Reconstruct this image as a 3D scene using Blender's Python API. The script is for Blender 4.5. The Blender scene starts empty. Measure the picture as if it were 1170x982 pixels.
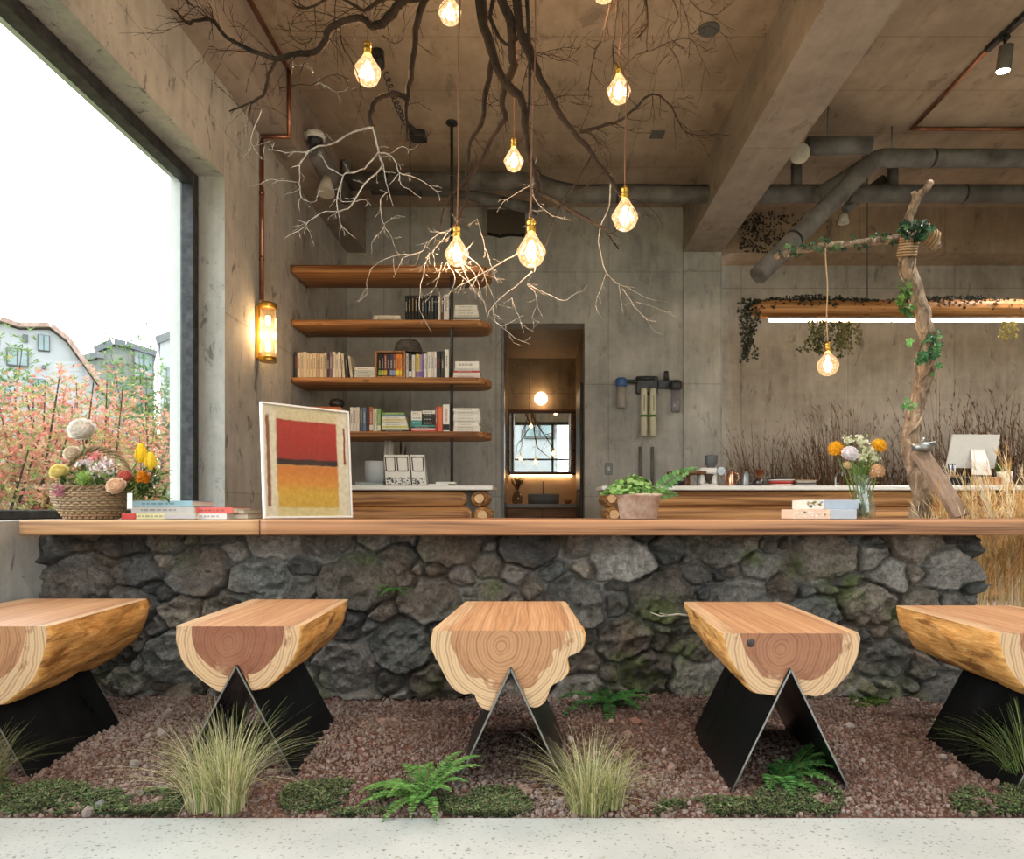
import bpy, math, random
import numpy as np
from mathutils import Vector, Matrix
PI = math.pi
rnd = random.Random(7)
C = bpy.context.scene.collection
CAMH, FPX, VX, VY = 0.8, 780.0, 613.0, 583.0      # lens and vanishing point, for a 1170x982 frame

def P(px, py, d):
    return Vector(((px - VX) / FPX * d, d, CAMH + (VY - py) / FPX * d))
def lin(h):
    h = h.lstrip('#')
    r = []
    for i in (0, 2, 4):
        c = int(h[i:i+2], 16) / 255
        r.append(c / 12.92 if c <= .04045 else ((c + .055) / 1.055) ** 2.4)
    return tuple(r)
def mixc(a, b, t): return tuple(a[i] * (1 - t) + b[i] * t for i in range(3))
def jit(c, a, r=None):
    r = r or rnd
    k = 1 + r.uniform(-a, a)
    return tuple(max(0, min(1, v * k * (1 + r.uniform(-a, a) * .25))) for v in c)

# ------------------------------------------------------------------ mesh builder
class MB:
    def __init__(s): s.V = []; s.F = []; s.mi = []; s.C = []; s.sm = []; s.m = 0; s.c = (1, 1, 1); s.smooth = False
    def face(s, f): s.F.append(f); s.mi.append(s.m); s.C.append(s.c); s.sm.append(s.smooth)
    def verts(s, vs):
        n = len(s.V); s.V.extend([tuple(v) for v in vs]); return n
    def box(s, x0, x1, y0, y1, z0, z1, M=None):
        vs = [Vector(v) for v in ((x0,y0,z0),(x1,y0,z0),(x1,y1,z0),(x0,y1,z0),(x0,y0,z1),(x1,y0,z1),(x1,y1,z1),(x0,y1,z1))]
        if M: vs = [M @ v for v in vs]
        n = s.verts(vs)
        for f in ((3,2,1,0),(4,5,6,7),(0,1,5,4),(1,2,6,5),(2,3,7,6),(3,0,4,7)): s.face(tuple(n + i for i in f))
        return s
    def bbox(s, x0, x1, y0, y1, z0, z1, b=.004, M=None):
        """box with chamfered edges"""
        b = min(b, (x1-x0)*.45, (y1-y0)*.45, (z1-z0)*.45)
        vs = []
        for (z, i) in ((z0, b), (z0 + b, 0), (z1 - b, 0), (z1, b)):
            X0, X1, Y0, Y1 = x0 + i, x1 - i, y0 + i, y1 - i
            vs += [(X0+b,Y0,z),(X1-b,Y0,z),(X1,Y0+b,z),(X1,Y1-b,z),(X1-b,Y1,z),(X0+b,Y1,z),(X0,Y1-b,z),(X0,Y0+b,z)]
        vs = [Vector(v) for v in vs]
        if M: vs = [M @ v for v in vs]
        n = s.verts(vs)
        for k in range(3):
            for i in range(8):
                j = (i + 1) % 8
                s.face((n+k*8+i, n+k*8+j, n+k*8+8+j, n+k*8+8+i))
        s.face(tuple(n + i for i in range(7, -1, -1))); s.face(tuple(n + 24 + i for i in range(8)))
        return s
    def tube(s, pts, rad, n=8, caps=True, smooth=True):
        pts = [Vector(p) for p in pts]
        if not isinstance(rad, (list, tuple)): rad = [rad] * len(pts)
        o = s.smooth; s.smooth = smooth
        t0 = (pts[1] - pts[0]).normalized()
        u = t0.cross(Vector((0, 0, 1)));
        if u.length < .05: u = t0.cross(Vector((1, 0, 0)))
        u.normalize(); base = len(s.V); m = len(pts)
        for i, p in enumerate(pts):
            t = (pts[min(i+1, m-1)] - pts[max(i-1, 0)])
            if t.length < 1e-9: t = t0
            t.normalize(); u = (u - t * u.dot(t))
            if u.length < 1e-6: u = t.orthogonal()
            u.normalize(); w = t.cross(u)
            for k in range(n):
                a = 2 * PI * k / n
                s.V.append(tuple(p + (u * math.cos(a) + w * math.sin(a)) * rad[i]))
        for i in range(m - 1):
            for k in range(n):
                k2 = (k + 1) % n
                s.face((base+i*n+k, base+i*n+k2, base+(i+1)*n+k2, base+(i+1)*n+k))
        s.smooth = False
        if caps and n > 2:
            s.face(tuple(base + k for k in range(n-1, -1, -1))); s.face(tuple(base+(m-1)*n+k for k in range(n)))
        s.smooth = o
        return s
    def lathe(s, prof, cx, cy, n=24, axis='z', cz=0, smooth=True, sx=1, sy=1, M=None):
        """prof: list of (r, z)"""
        o = s.smooth; s.smooth = smooth; base = len(s.V)
        for r, z in prof:
            for k in range(n):
                a = 2 * PI * k / n
                v = Vector((r*math.cos(a)*sx, r*math.sin(a)*sy, z))
                if M: v = M @ v
                if axis == 'y': v = Vector((v.x, v.z, v.y))
                if axis == 'x': v = Vector((v.z, v.x, v.y))
                s.V.append((v.x + cx, v.y + cy, v.z + cz))
        for i in range(len(prof) - 1):
            for k in range(n):
                k2 = (k + 1) % n
                s.face((base+i*n+k, base+i*n+k2, base+(i+1)*n+k2, base+(i+1)*n+k))
        s.smooth = False
        if prof[0][0] > 1e-4: s.face(tuple(base + k for k in range(n-1, -1, -1)))
        if prof[-1][0] > 1e-4: s.face(tuple(base+(len(prof)-1)*n+k for k in range(n)))
        s.smooth = o
        return s
    def ball(s, c, r, n=12, m=8, sx=1, sy=1, sz=1, M=None, noise=0, rr=None):
        o = s.smooth; s.smooth = True; base = len(s.V); rr = rr or rnd
        for i in range(m + 1):
            th = PI * i / m
            for k in range(n):
                a = 2 * PI * k / n
                q = r * (1 + (rr.uniform(-noise, noise) if 0 < i < m else 0))
                v = Vector((q*math.sin(th)*math.cos(a)*sx, q*math.sin(th)*math.sin(a)*sy, -q*math.cos(th)*sz))
                if M: v = M @ v
                s.V.append((v.x+c[0], v.y+c[1], v.z+c[2]))
        for i in range(m):
            for k in range(n):
                k2 = (k + 1) % n
                s.face((base+i*n+k, base+i*n+k2, base+(i+1)*n+k2, base+(i+1)*n+k))
        s.smooth = o
        return s
    def prism(s, outl, y0, y1, plane='xz'):
        """outline extruded along the missing axis"""
        n = len(outl)
        def v(p, t):
            return {'xz': (p[0], t, p[1]), 'xy': (p[0], p[1], t), 'yz': (t, p[0], p[1])}[plane]
        b = s.verts([v(p, y0) for p in outl] + [v(p, y1) for p in outl])
        s.face(tuple(b + i for i in range(n))); s.face(tuple(b + n + i for i in range(n-1, -1, -1)))
        for i in range(n):
            j = (i + 1) % n
            s.face((b+i, b+n+i, b+n+j, b+j))
        return s
    def leaf(s, p, d, up, L, W, bend=.0):
        d = d.normalized(); side = d.cross(up)
        if side.length < 1e-4: side = d.orthogonal()
        side.normalize(); nrm = side.cross(d)
        n = s.verts([p, p + d*L*.45 + side*W*.5 + nrm*L*bend, p + d*L, p + d*L*.45 - side*W*.5 + nrm*L*bend])
        s.face((n, n+1, n+2, n+3)); return s
    def build(s, name, mats, parent=None, origin=None, recalc=False):
        if not isinstance(mats, (list, tuple)): mats = [mats]
        V = np.array(s.V, dtype=np.float64)
        if origin is None:
            lo, hi = V.min(0), V.max(0); origin = Vector(((lo[0]+hi[0])/2, (lo[1]+hi[1])/2, lo[2]))
        origin = Vector(origin)
        V = V - np.array(origin)
        me = bpy.data.meshes.new(name)
        me.from_pydata([tuple(v) for v in V], [], s.F)
        for m in mats: me.materials.append(m)
        me.polygons.foreach_set('material_index', s.mi)
        me.polygons.foreach_set('use_smooth', s.sm)
        ls = np.zeros(len(me.polygons), dtype=np.int32); me.polygons.foreach_get('loop_total', ls)
        col = np.ones((len(s.C), 4), dtype=np.float32); col[:, :3] = np.array(s.C, dtype=np.float32)
        a = me.color_attributes.new('Col', 'FLOAT_COLOR', 'CORNER')
        a.data.foreach_set('color', np.repeat(col, ls, axis=0).ravel())
        me.update()
        o = bpy.data.objects.new(name, me); C.objects.link(o)
        link(o, origin, parent); return o
WORLD = {}
def link(o, world, parent):
    WORLD[o.name] = Vector(world)
    if parent: o.parent = parent; o.location = Vector(world) - WORLD[parent.name]
    else: o.location = world
def tag(o, label, cat, group=None, kind=None):
    if label: o['label'] = label
    if cat: o['category'] = cat
    if group: o['group'] = group
    if kind: o['kind'] = kind
    return o
def thing(name, label, cat, loc, group=None):
    o = bpy.data.objects.new(name, None); C.objects.link(o); o.empty_display_size = .05
    WORLD[o.name] = Vector(loc); o.location = loc
    return tag(o, label, cat, group)
def struct(name, mb, m, origin=None):
    o = mb.build(name, m, origin=origin); o['kind'] = 'structure'; return o

# ------------------------------------------------------------------ noise (numpy)
_T = {}
def vnoise(x, y, seed=0):
    if seed not in _T: _T[seed] = np.random.RandomState(seed).rand(256, 256)
    T = _T[seed]
    xi = np.floor(x).astype(int); yi = np.floor(y).astype(int); fx = x - xi; fy = y - yi
    fx = fx*fx*(3-2*fx); fy = fy*fy*(3-2*fy)
    g = lambda a, b: T[a % 256, b % 256]
    return (g(xi,yi)*(1-fx)+g(xi+1,yi)*fx)*(1-fy) + (g(xi,yi+1)*(1-fx)+g(xi+1,yi+1)*fx)*fy
def fbm(x, y, seed=0, o=4):
    t = 0; a = .5; n = 0
    for i in range(o):
        t = t + a * vnoise(x * 2**i, y * 2**i, seed + i); n += a; a *= .5
    return t / n - .5

# ------------------------------------------------------------------ materials
class NT:
    def __init__(s, name):
        s.m = bpy.data.materials.new(name); s.m.use_nodes = True; s.t = s.m.node_tree; s.t.nodes.clear()
        s.out = s.n('ShaderNodeOutputMaterial')
    def n(s, typ, **k):
        x = s.t.nodes.new(typ)
        for a, b in k.items(): setattr(x, a, b)
        return x
    def l(s, a, b): s.t.links.new(a, b)
    def pos(s, scale=(1,1,1), obj=False):
        if obj: src = s.n('ShaderNodeTexCoord').outputs['Object']
        else: src = s.n('ShaderNodeNewGeometry').outputs['Position']
        mp = s.n('ShaderNodeMapping'); mp.inputs['Scale'].default_value = scale; s.l(src, mp.inputs['Vector'])
        return mp.outputs[0]
    def noise(s, vec, scale, detail=4, rough=.55, dist=0):
        x = s.n('ShaderNodeTexNoise'); x.inputs['Scale'].default_value = scale; x.inputs['Detail'].default_value = detail
        x.inputs['Roughness'].default_value = rough; x.inputs['Distortion'].default_value = dist; s.l(vec, x.inputs['Vector'])
        return x.outputs['Fac']
    def ramp(s, fac, stops, interp='LINEAR'):
        r = s.n('ShaderNodeValToRGB'); e = r.color_ramp.elements; r.color_ramp.interpolation = interp
        while len(e) > 1: e.remove(e[-1])
        e[0].position = stops[0][0]; e[0].color = (*stops[0][1], 1)
        for p, c in stops[1:]:
            k = e.new(p); k.color = (*c, 1)
        s.l(fac, r.inputs[0]); return r.outputs[0]
    def mix(s, fac, a, b, mode='MIX'):
        x = s.n('ShaderNodeMix', data_type='RGBA', blend_type=mode)
        for val, i in ((fac, 0), (a, 6), (b, 7)):
            if hasattr(val, 'is_linked') or hasattr(val, 'links'): s.l(val, x.inputs[i])
            else: x.inputs[i].default_value = val if i == 0 else (*val, 1)
        return x.outputs[2]
    def math(s, op, a, b=0, c=None):
        x = s.n('ShaderNodeMath', operation=op)
        for i, v in enumerate((a, b) if c is None else (a, b, c)):
            if hasattr(v, 'links'): s.l(v, x.inputs[i])
            else: x.inputs[i].default_value = v
        return x.outputs[0]
    def mr(s, v, a, b, c=0, d=1):
        x = s.n('ShaderNodeMapRange'); s.l(v, x.inputs[0])
        for i, q in enumerate((a, b, c, d)): x.inputs[i+1].default_value = q
        return x.outputs[0]
    def bsdf(s, col, rough=.6, metal=0, h=None, bs=.3, dist=.01, spec=.5, emit=None, es=0, trans=0, sheen=0):
        b = s.n('ShaderNodeBsdfPrincipled')
        def st(k, v):
            if hasattr(v, 'links'): s.l(v, b.inputs[k])
            else: b.inputs[k].default_value = (*v, 1) if isinstance(v, tuple) else v
        st('Base Color', col); st('Roughness', rough); st('Metallic', metal); st('Specular IOR Level', spec)
        if trans: st('Transmission Weight', trans)
        if emit is not None: st('Emission Color', emit); st('Emission Strength', es)
        if h is not None:
            bp = s.n('ShaderNodeBump'); bp.inputs['Strength'].default_value = bs; bp.inputs['Distance'].default_value = dist
            s.l(h, bp.inputs['Height']); s.l(bp.outputs[0], b.inputs['Normal'])
        s.l(b.outputs[0], s.out.inputs[0]); return s.m
_mc = {}
def plain(name, col, rough=.5, metal=0, var=.12, scale=20, bump=.15, spec=.5, stretch=(1,1,1)):
    if name in _mc: return _mc[name]
    if isinstance(col, str): col = lin(col)
    t = NT(name); v = t.pos(stretch); f = t.noise(v, scale)
    c = t.ramp(f, [(.3, mixc(col, (0,0,0), var)), (.7, mixc(col, (1,1,1), var*.4))])
    _mc[name] = t.bsdf(c, rough, metal, h=f, bs=bump, dist=.004, spec=spec); return _mc[name]
def attrmat(name, rough=.6, var=.2, scale=60, bump=.2, metal=0, spec=.4, bdist=.004, trl=0):
    t = NT(name); a = t.n('ShaderNodeAttribute'); a.attribute_name = 'Col'
    f = t.noise(t.pos(), scale)
    g = t.ramp(f, [(.3, (1-var,)*3), (.7, (1+var*.4,)*3)])
    c = t.mix(1.0, a.outputs[0], g, 'MULTIPLY')
    m = t.bsdf(c, rough, metal, h=f, bs=bump, dist=bdist, spec=spec)
    if trl:
        b = [n for n in t.t.nodes if n.type == 'BSDF_PRINCIPLED'][0]
        tr = t.n('ShaderNodeBsdfTranslucent'); t.l(c, tr.inputs[0]); mx = t.n('ShaderNodeMixShader'); mx.inputs[0].default_value = trl
        t.l(b.outputs[0], mx.inputs[1]); t.l(tr.outputs[0], mx.inputs[2]); t.l(mx.outputs[0], t.out.inputs[0])
    return m
def glass(name, tint=(1,1,1), gloss=.06, solid=0.0, scol=(.8,.8,.8), fres=True, rough=.0):
    t = NT(name); tr = t.n('ShaderNodeBsdfTransparent'); tr.inputs[0].default_value = (*tint, 1)
    gl = t.n('ShaderNodeBsdfGlossy'); gl.inputs['Roughness'].default_value = rough
    mx = t.n('ShaderNodeMixShader')
    if fres:
        fr = t.n('ShaderNodeLayerWeight'); fr.inputs[0].default_value = .25
        t.l(t.math('MULTIPLY_ADD', fr.outputs['Facing'], .35, gloss), mx.inputs[0])
    else: mx.inputs[0].default_value = gloss
    t.l(tr.outputs[0], mx.inputs[1]); t.l(gl.outputs[0], mx.inputs[2]); o = mx.outputs[0]
    if solid:
        df = t.n('ShaderNodeBsdfDiffuse'); df.inputs[0].default_value = (*scol, 1); m2 = t.n('ShaderNodeMixShader'); m2.inputs[0].default_value = solid
        t.l(o, m2.inputs[1]); t.l(df.outputs[0], m2.inputs[2]); o = m2.outputs[0]
    t.l(o, t.out.inputs[0]); return t.m
def emis(name, col, st):
    t = NT(name); e = t.n('ShaderNodeEmission'); e.inputs[0].default_value = (*col, 1); e.inputs[1].default_value = st
    t.l(e.outputs[0], t.out.inputs[0]); return t.m
def concrete(name, c1, c2, axes='xz', bw=1.2, bh=.9, off=(0,0), stain=.35, streak=True, line=.2, blot=1.0, pockscale=6.5):
    t = NT(name); p = t.pos()
    sep = t.n('ShaderNodeSeparateXYZ'); t.l(p, sep.inputs[0])
    com = t.n('ShaderNodeCombineXYZ'); ix = {'x': 0, 'y': 1, 'z': 2}
    t.l(t.math('ADD', sep.outputs[ix[axes[0]]], off[0]), com.inputs[0]); t.l(t.math('ADD', sep.outputs[ix[axes[1]]], off[1]), com.inputs[1])
    br = t.n('ShaderNodeTexBrick'); br.offset = 0; br.inputs['Scale'].default_value = 1
    br.inputs['Brick Width'].default_value = bw; br.inputs['Row Height'].default_value = bh
    br.inputs['Mortar Size'].default_value = .006; br.inputs['Mortar Smooth'].default_value = .4; br.inputs['Bias'].default_value = 0
    br.inputs['Color1'].default_value = (.42,.42,.42,1); br.inputs['Color2'].default_value = (.58,.58,.58,1); br.inputs['Mortar'].default_value = (0,0,0,1)
    t.l(com.outputs[0], br.inputs['Vector'])
    big = t.noise(p, 1.3*blot, 5, .6); mid = t.noise(p, 6, 6, .65, .4)
    mp = t.n('ShaderNodeMapping'); mp.inputs['Scale'].default_value = (9, 9, 1.2) if streak else (6, 1.0, 6); t.l(p, mp.inputs[0])
    stk = t.noise(mp.outputs[0], 1.6, 5, .6)
    v = t.math('MULTIPLY', big, .5); v = t.math('MULTIPLY_ADD', mid, .28, v); v = t.math('MULTIPLY_ADD', stk, .25, v)
    bw_ = t.n('ShaderNodeRGBToBW'); t.l(br.outputs['Color'], bw_.inputs[0]); v = t.math('MULTIPLY_ADD', bw_.outputs[0], .14, v)
    c = t.ramp(v, [(.42, c1), (.72, c2)])
    mp2 = t.n('ShaderNodeMapping'); mp2.inputs['Scale'].default_value = (1, 1, .45) if streak else (1, .5, 1); t.l(p, mp2.inputs[0])
    sp = t.noise(mp2.outputs[0], pockscale, 5, .7, .6)
    spm = t.mr(sp, .585, .66)
    c = t.mix(t.math('MULTIPLY', spm, stain), c, mixc(c1, (0.02, .015, .01), .6))
    fine = t.noise(p, 28, 4, .7); c = t.mix(t.math('MULTIPLY', t.mr(fine, .62, .72), stain*.7), c, mixc(c1, (0, 0, 0), .6))
    ln = t.math('MULTIPLY', br.outputs['Fac'], line); c = t.mix(ln, c, mixc(c1, (0,0,0), .55))
    h = t.math('MULTIPLY_ADD', spm, -.4, mid); h = t.math('MULTIPLY_ADD', br.outputs['Fac'], -.5, h)
    return t.bsdf(c, .75, h=h, bs=.35, dist=.012, spec=.3)
def wood(name, dark, light, axis='x', scale=1.0, rough=.5, knots=True, bump=.25, obj=False):
    t = NT(name); st = {'x': (.35, 5, 5), 'y': (5, .35, 5), 'z': (5, 5, .35)}[axis]
    v = t.pos(tuple(q*scale for q in st), obj)
    big = t.noise(v, 1.2, 3, .5, .6)
    w = t.n('ShaderNodeTexWave'); w.wave_type = 'RINGS'; w.rings_direction = {'x': 'X', 'y': 'Y', 'z': 'Z'}[axis]
    w.inputs['Scale'].default_value = 1.6; w.inputs['Distortion'].default_value = 7; w.inputs['Detail'].default_value = 3; w.inputs['Detail Scale'].default_value = .7
    t.l(v, w.inputs[0])
    fine = t.noise(t.pos(tuple(q*scale*(14 if q > 1 else 3) for q in st), obj), 1, 3, .6)
    mid = t.noise(t.pos(tuple(q*scale*(5 if q > 1 else 2.2) for q in st), obj), 1, 3, .6, .5)
    f = t.math('MULTIPLY', w.outputs['Fac'], .16); f = t.math('MULTIPLY_ADD', big, .28, f); f = t.math('MULTIPLY_ADD', t.mr(mid, .36, .64), .32, f); f = t.math('MULTIPLY_ADD', t.mr(fine, .38, .62), .24, f)
    c = t.ramp(f, [(.32, dark), (.50, mixc(dark, light, .6)), (.68, light)])
    if knots:
        vo = t.n('ShaderNodeTexVoronoi'); vo.inputs['Scale'].default_value = 1.1; 
        t.l(t.pos({'x': (2.2, 6, 6), 'y': (6, 2.2, 6), 'z': (6, 6, 2.2)}[axis], obj), vo.inputs['Vector'])
        k = t.mr(vo.outputs['Distance'], .10, .04); c = t.mix(t.math('MULTIPLY', k, .8), c, mixc(dark, (0.02, .01, 0), .65))
    return t.bsdf(c, rough, h=f, bs=bump, dist=.004, spec=.35)
# ------------------------------------------------------------------ materials of the room
M_wallback = concrete('concrete_back', lin('#8e8d88'), lin('#c8c6bf'), 'xz', 1.25, 1.25, (.45, .3))
M_wallright = concrete('concrete_brown', lin('#898177'), lin('#bfb6aa'), 'xz', 1.25, 1.25, (.1, .35), stain=.5)
M_wallleft = concrete('concrete_left', lin('#8a8781'), lin('#c6c2ba'), 'yz', 2.4, 1.22, (.2, .3), stain=.75, line=.12, pockscale=10)
M_reveal = concrete('concrete_reveal', lin('#8d8b86'), lin('#c9c7c0'), 'yz', 9, 9, (3, 3), stain=.75, line=0, pockscale=11)
M_ceil = concrete('concrete_ceiling', lin('#8b7866'), lin('#b9a48e'), 'xy', 1.2, .62, (.3, .1), stain=.45, streak=False, line=.22)
M_beam = concrete('concrete_beam', lin('#80736a'), lin('#ad9f93'), 'yz', 1.8, 3, (0, 1), stain=.4, streak=False)
M_white = plain('white_render', '#e2e2df', .7, var=.05)
M_black = plain('black_metal', '#16181a', .45, .2)
M_framem = plain('window_frame_metal', '#14181b', .5, .3)
M_copper = plain('copper_pipe', '#b0663f', .35, .9, var=.3, scale=9)
M_brass = plain('brass', '#c79a3c', .3, 1, var=.1)
M_steelh = plain('grey_steel', '#8d8f90', .35, .8)
M_duct = plain('duct_insulation', '#57524c', .75, 0, var=.25, scale=6, bump=.5)
M_glass = glass('window_glass', (.97, .99, .98), .02)
M_clear = glass('clear_glass', (.93, .97, .95), .08, solid=.05)

# ------------------------------------------------------------------ room shell
WX, ZC, BZ = -2.11, 4.17, 3.665         # left wall face, ceiling, underside of beams
def quadbox(*a, **k): return MB().box(*a, **k)
# floor : terrazzo strip by the camera, screed behind the bar
t = NT('terrazzo'); p = t.pos()
base = t.ramp(t.noise(p, 2.5, 4), [(.35, lin('#a4a7a4')), (.7, lin('#b8bab6'))]); c = base
for sc, lo, col in ((55, .22, '#63645f'), (26, .15, '#8a8577'), (95, .26, '#85877f')):
    wv = t.n('ShaderNodeMapping'); wv.inputs['Rotation'].default_value = (0, 0, sc); wv.inputs['Scale'].default_value = (1, 1.5, 1)
    nz = t.n('ShaderNodeTexNoise'); nz.inputs['Scale'].default_value = sc*1.3; t.l(p, nz.inputs[0])
    ad = t.n('ShaderNodeVectorMath', operation='MULTIPLY_ADD'); t.l(nz.outputs['Color'], ad.inputs[0]); ad.inputs[1].default_value = (.018,)*3; t.l(p, ad.inputs[2])
    t.l(ad.outputs[0], wv.inputs[0])
    vo = t.n('ShaderNodeTexVoronoi'); vo.inputs['Scale'].default_value = sc; t.l(wv.outputs[0], vo.inputs['Vector'])
    rd = t.n('ShaderNodeSeparateColor'); t.l(vo.outputs['Color'], rd.inputs[0])
    k = t.math('MULTIPLY', t.mr(vo.outputs['Distance'], lo*1.2, lo*.9), t.mr(rd.outputs[0], .55, .6))
    c = t.mix(t.math('MULTIPLY', k, .8), c, lin(col))
M_terr = t.bsdf(c, .45, spec=.4)
M_screed = plain('screed', '#b3b0a8', .6, var=.12, scale=3)
struct('floor', quadbox(-2.3, 6.5, -2.7, 1.772, -.1, 0), M_terr)
b = MB(); b.box(-2.11, 6.5, 3.02, 8.3, -.1, -.001); b.box(2.62, 6.5, 1.772, 3.02, -.1, -.001); b.box(-.8, .8, 7.6, 9.6, -.1, -.0005)
struct('floor_screed', b, M_screed)
# left wall with the big window (y from -1.2 to 4.62, z .775 to 3.06)
WY0, WY1, WZ0, WZ1, XO = -1.2, 4.62, .755, 3.06, -2.47
b = MB(); b.box(XO, WX, 4.62, 8.2, -.1, ZC+.05); b.box(XO, WX, -2.7, WY0, -.1, ZC+.05)
b.box(XO, WX, WY0, WY1, WZ1, ZC+.05); b.box(XO, WX, WY0, WY1, -.1, WZ0)
for f in range(len(b.F)): b.mi[f] = 0
# reveal faces get the paler concrete
b.mi[0*6+2] = 1; b.mi[1*6+4] = 1; b.mi[2*6+0] = 1; b.mi[3*6+1] = 1; b.mi[3*6+3] = 1
for k in range(4): b.mi[k*6+5] = 2
struct('wall_left', b, [M_wallleft, M_reveal, M_white])
b = MB(); b.box(-2.475, -2.385, WY1-.012, WY1-.001, WZ0, WZ1); b.box(-2.475, -2.385, WY0, WY1-.012, WZ1-.012, WZ1-.001); b.box(-2.475, -2.385, WY0, WY1-.012, WZ0+.001, WZ0+.012)
struct('trim_1', b, M_white)
w = MB()
fx0, fx1 = -2.375, -2.285
w.bbox(fx0, fx1, WY1-.075, WY1-.0015, WZ0+.002, WZ1-.002, .006); w.bbox(fx0, fx1, WY0+.002, WY0+.07, WZ0+.002, WZ1-.002, .006)
w.bbox(fx0, fx1, WY0+.07, WY1-.075, WZ0+.002, WZ0+.047, .006); w.bbox(fx0, fx1, WY0+.07, WY1-.075, WZ1-.072, WZ1-.002, .006)
w.bbox(fx0+.02, fx1+.012, WY1-.10, WY1-.07, WZ0+.04, WZ1-.06, .004); w.bbox(fx0+.02, fx1+.012, WY0+.07, WY1-.1, WZ1-.095, WZ1-.065, .004)
wf = struct('window_1', w, M_framem)
g = MB().box(-2.335, -2.328, WY0+.06, WY1-.09, WZ0+.04, WZ1-.08).build('pane', M_glass, wf)
# back wall with the doorway, the right bay is set back
DX0, DX1, DZ = -.39, .536, 2.88
b = MB(); b.box(-2.11, DX0, 7.6, 7.85, -.05, ZC); b.box(DX1, 2.06, 7.6, 7.85, -.05, ZC); b.box(DX0, DX1, 7.6, 7.85, DZ, ZC)
struct('wall_back', b, M_wallback)
struct('wall_back_right', quadbox(2.06, 6.5, 8.0, 8.2, -.05, ZC), M_wallright)
struct('trim_2', quadbox(1.632, 2.058, 7.575, 7.6, 0, BZ), M_wallback)
# niche room beyond the doorway
M_niche = concrete('concrete_niche', lin('#6b5c4a'), lin('#a99274'), 'xz', .9, .6, (.1, 0), stain=.4)
M_tile = plain('warm_plaster', '#b59a78', .6, var=.15, scale=5)
struct('wall_niche', quadbox(-.6, .75, 9.36, 9.5, 0, DZ), M_niche)
struct('wall_niche_left', quadbox(-.5, DX0, 7.85, 9.36, 0, DZ), M_niche)
struct('wall_niche_right', quadbox(DX1, .65, 7.85, 9.36, 0, DZ), M_niche)
struct('ceiling_niche', quadbox(-.5, .65, 7.85, 9.5, DZ, DZ+.1), plain('niche_ceiling', '#a08f7a', .6))
# right wall (outside the frame) and facade behind the camera
struct('wall_right', quadbox(6.5, 6.7, -2.7, 8.2, -.05, ZC+.05), M_wallright)
struct('ceiling', quadbox(-2.47, 6.7, -2.7, 8.2, ZC, ZC+.2), M_ceil)
struct('ceiling_beam_left', quadbox(-2.11, -1.9, -2.7, 7.6, BZ, ZC), M_beam)
struct('ceiling_beam_right', quadbox(1.63, 2.06, -2.7, 7.6, BZ, ZC), M_beam)
struct('ceiling_beam_cross', quadbox(2.06, 6.5, 7.6, 8.0, BZ, ZC), concrete('concrete_crossbeam', lin('#806e5c'), lin('#b39d84'), 'xz', .95, 3, (.2, 0), stain=.5))
FY = -2.6
b = MB(); b.box(-2.47, 6.7, FY-.2, FY, 3.55, ZC+.1); b.box(-2.47, -2.1, FY-.2, FY, -.1, 3.55); b.box(6.2, 6.7, FY-.2, FY, -.1, 3.55)
struct('wall_front', b, M_wallright)
w = MB()
for x in (-2.08, -.72, .5, 1.75, 3.0, 4.6, 6.16): w.bbox(x-.035, x+.035, FY-.13, FY-.05, .0, 3.55, .005)
w.bbox(-2.1, 6.2, FY-.13, FY-.05, 3.45, 3.55); w.bbox(-2.1, 6.2, FY-.13, FY-.05, 0, .08); w.bbox(-2.1, 6.2, FY-.13, FY-.05, 2.35, 2.40)
wf2 = struct('window_2', w, M_framem)
MB().box(-2.1, 6.2, FY-.094, FY-.088, .02, 3.5).build('pane', M_glass, wf2)

# ------------------------------------------------------------------ planting bed
def ground_z(x, y):
    z = fbm(x*1.7+9, y*1.7+3, 5, 3)*.05 + fbm(x*7, y*7, 9, 3)*.014 + .002
    fr = np.clip((y-1.772)/.08, 0, 1); bk = np.clip((3.0-y)/.1, 0, 1)
    return z*fr - (1-fr)*.006 + (1-bk)*.012
t = NT('soil'); p = t.pos(); n1 = t.noise(p, 2.2, 5, .6); n2 = t.noise(p, 70, 4, .7)
c = t.ramp(t.math('MULTIPLY_ADD', n2, .5, t.math('MULTIPLY', n1, .6)), [(.38, lin('#2e1d17')), (.55, lin('#5c4037')), (.7, lin('#7d5f52'))])
M_soil = t.bsdf(c, .95, h=n2, bs=.8, dist=.01, spec=.15)
X0, X1, Y0, Y1, st = -2.11, 2.62, 1.772, 3.02, .022
nx, ny = int((X1-X0)/st)+1, int((Y1-Y0)/st)+1
gx, gy = np.meshgrid(np.linspace(X0, X1, nx), np.linspace(Y0, Y1, ny)); gz = ground_z(gx, gy)
b = MB(); b.smooth = True; b.V = [tuple(v) for v in np.stack([gx, gy, gz], -1).reshape(-1, 3)]
for j in range(ny-1):
    for i in range(nx-1): b.face((j*nx+i, j*nx+i+1, (j+1)*nx+i+1, (j+1)*nx+i))
struct('ground_bed', b, M_soil)
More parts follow.
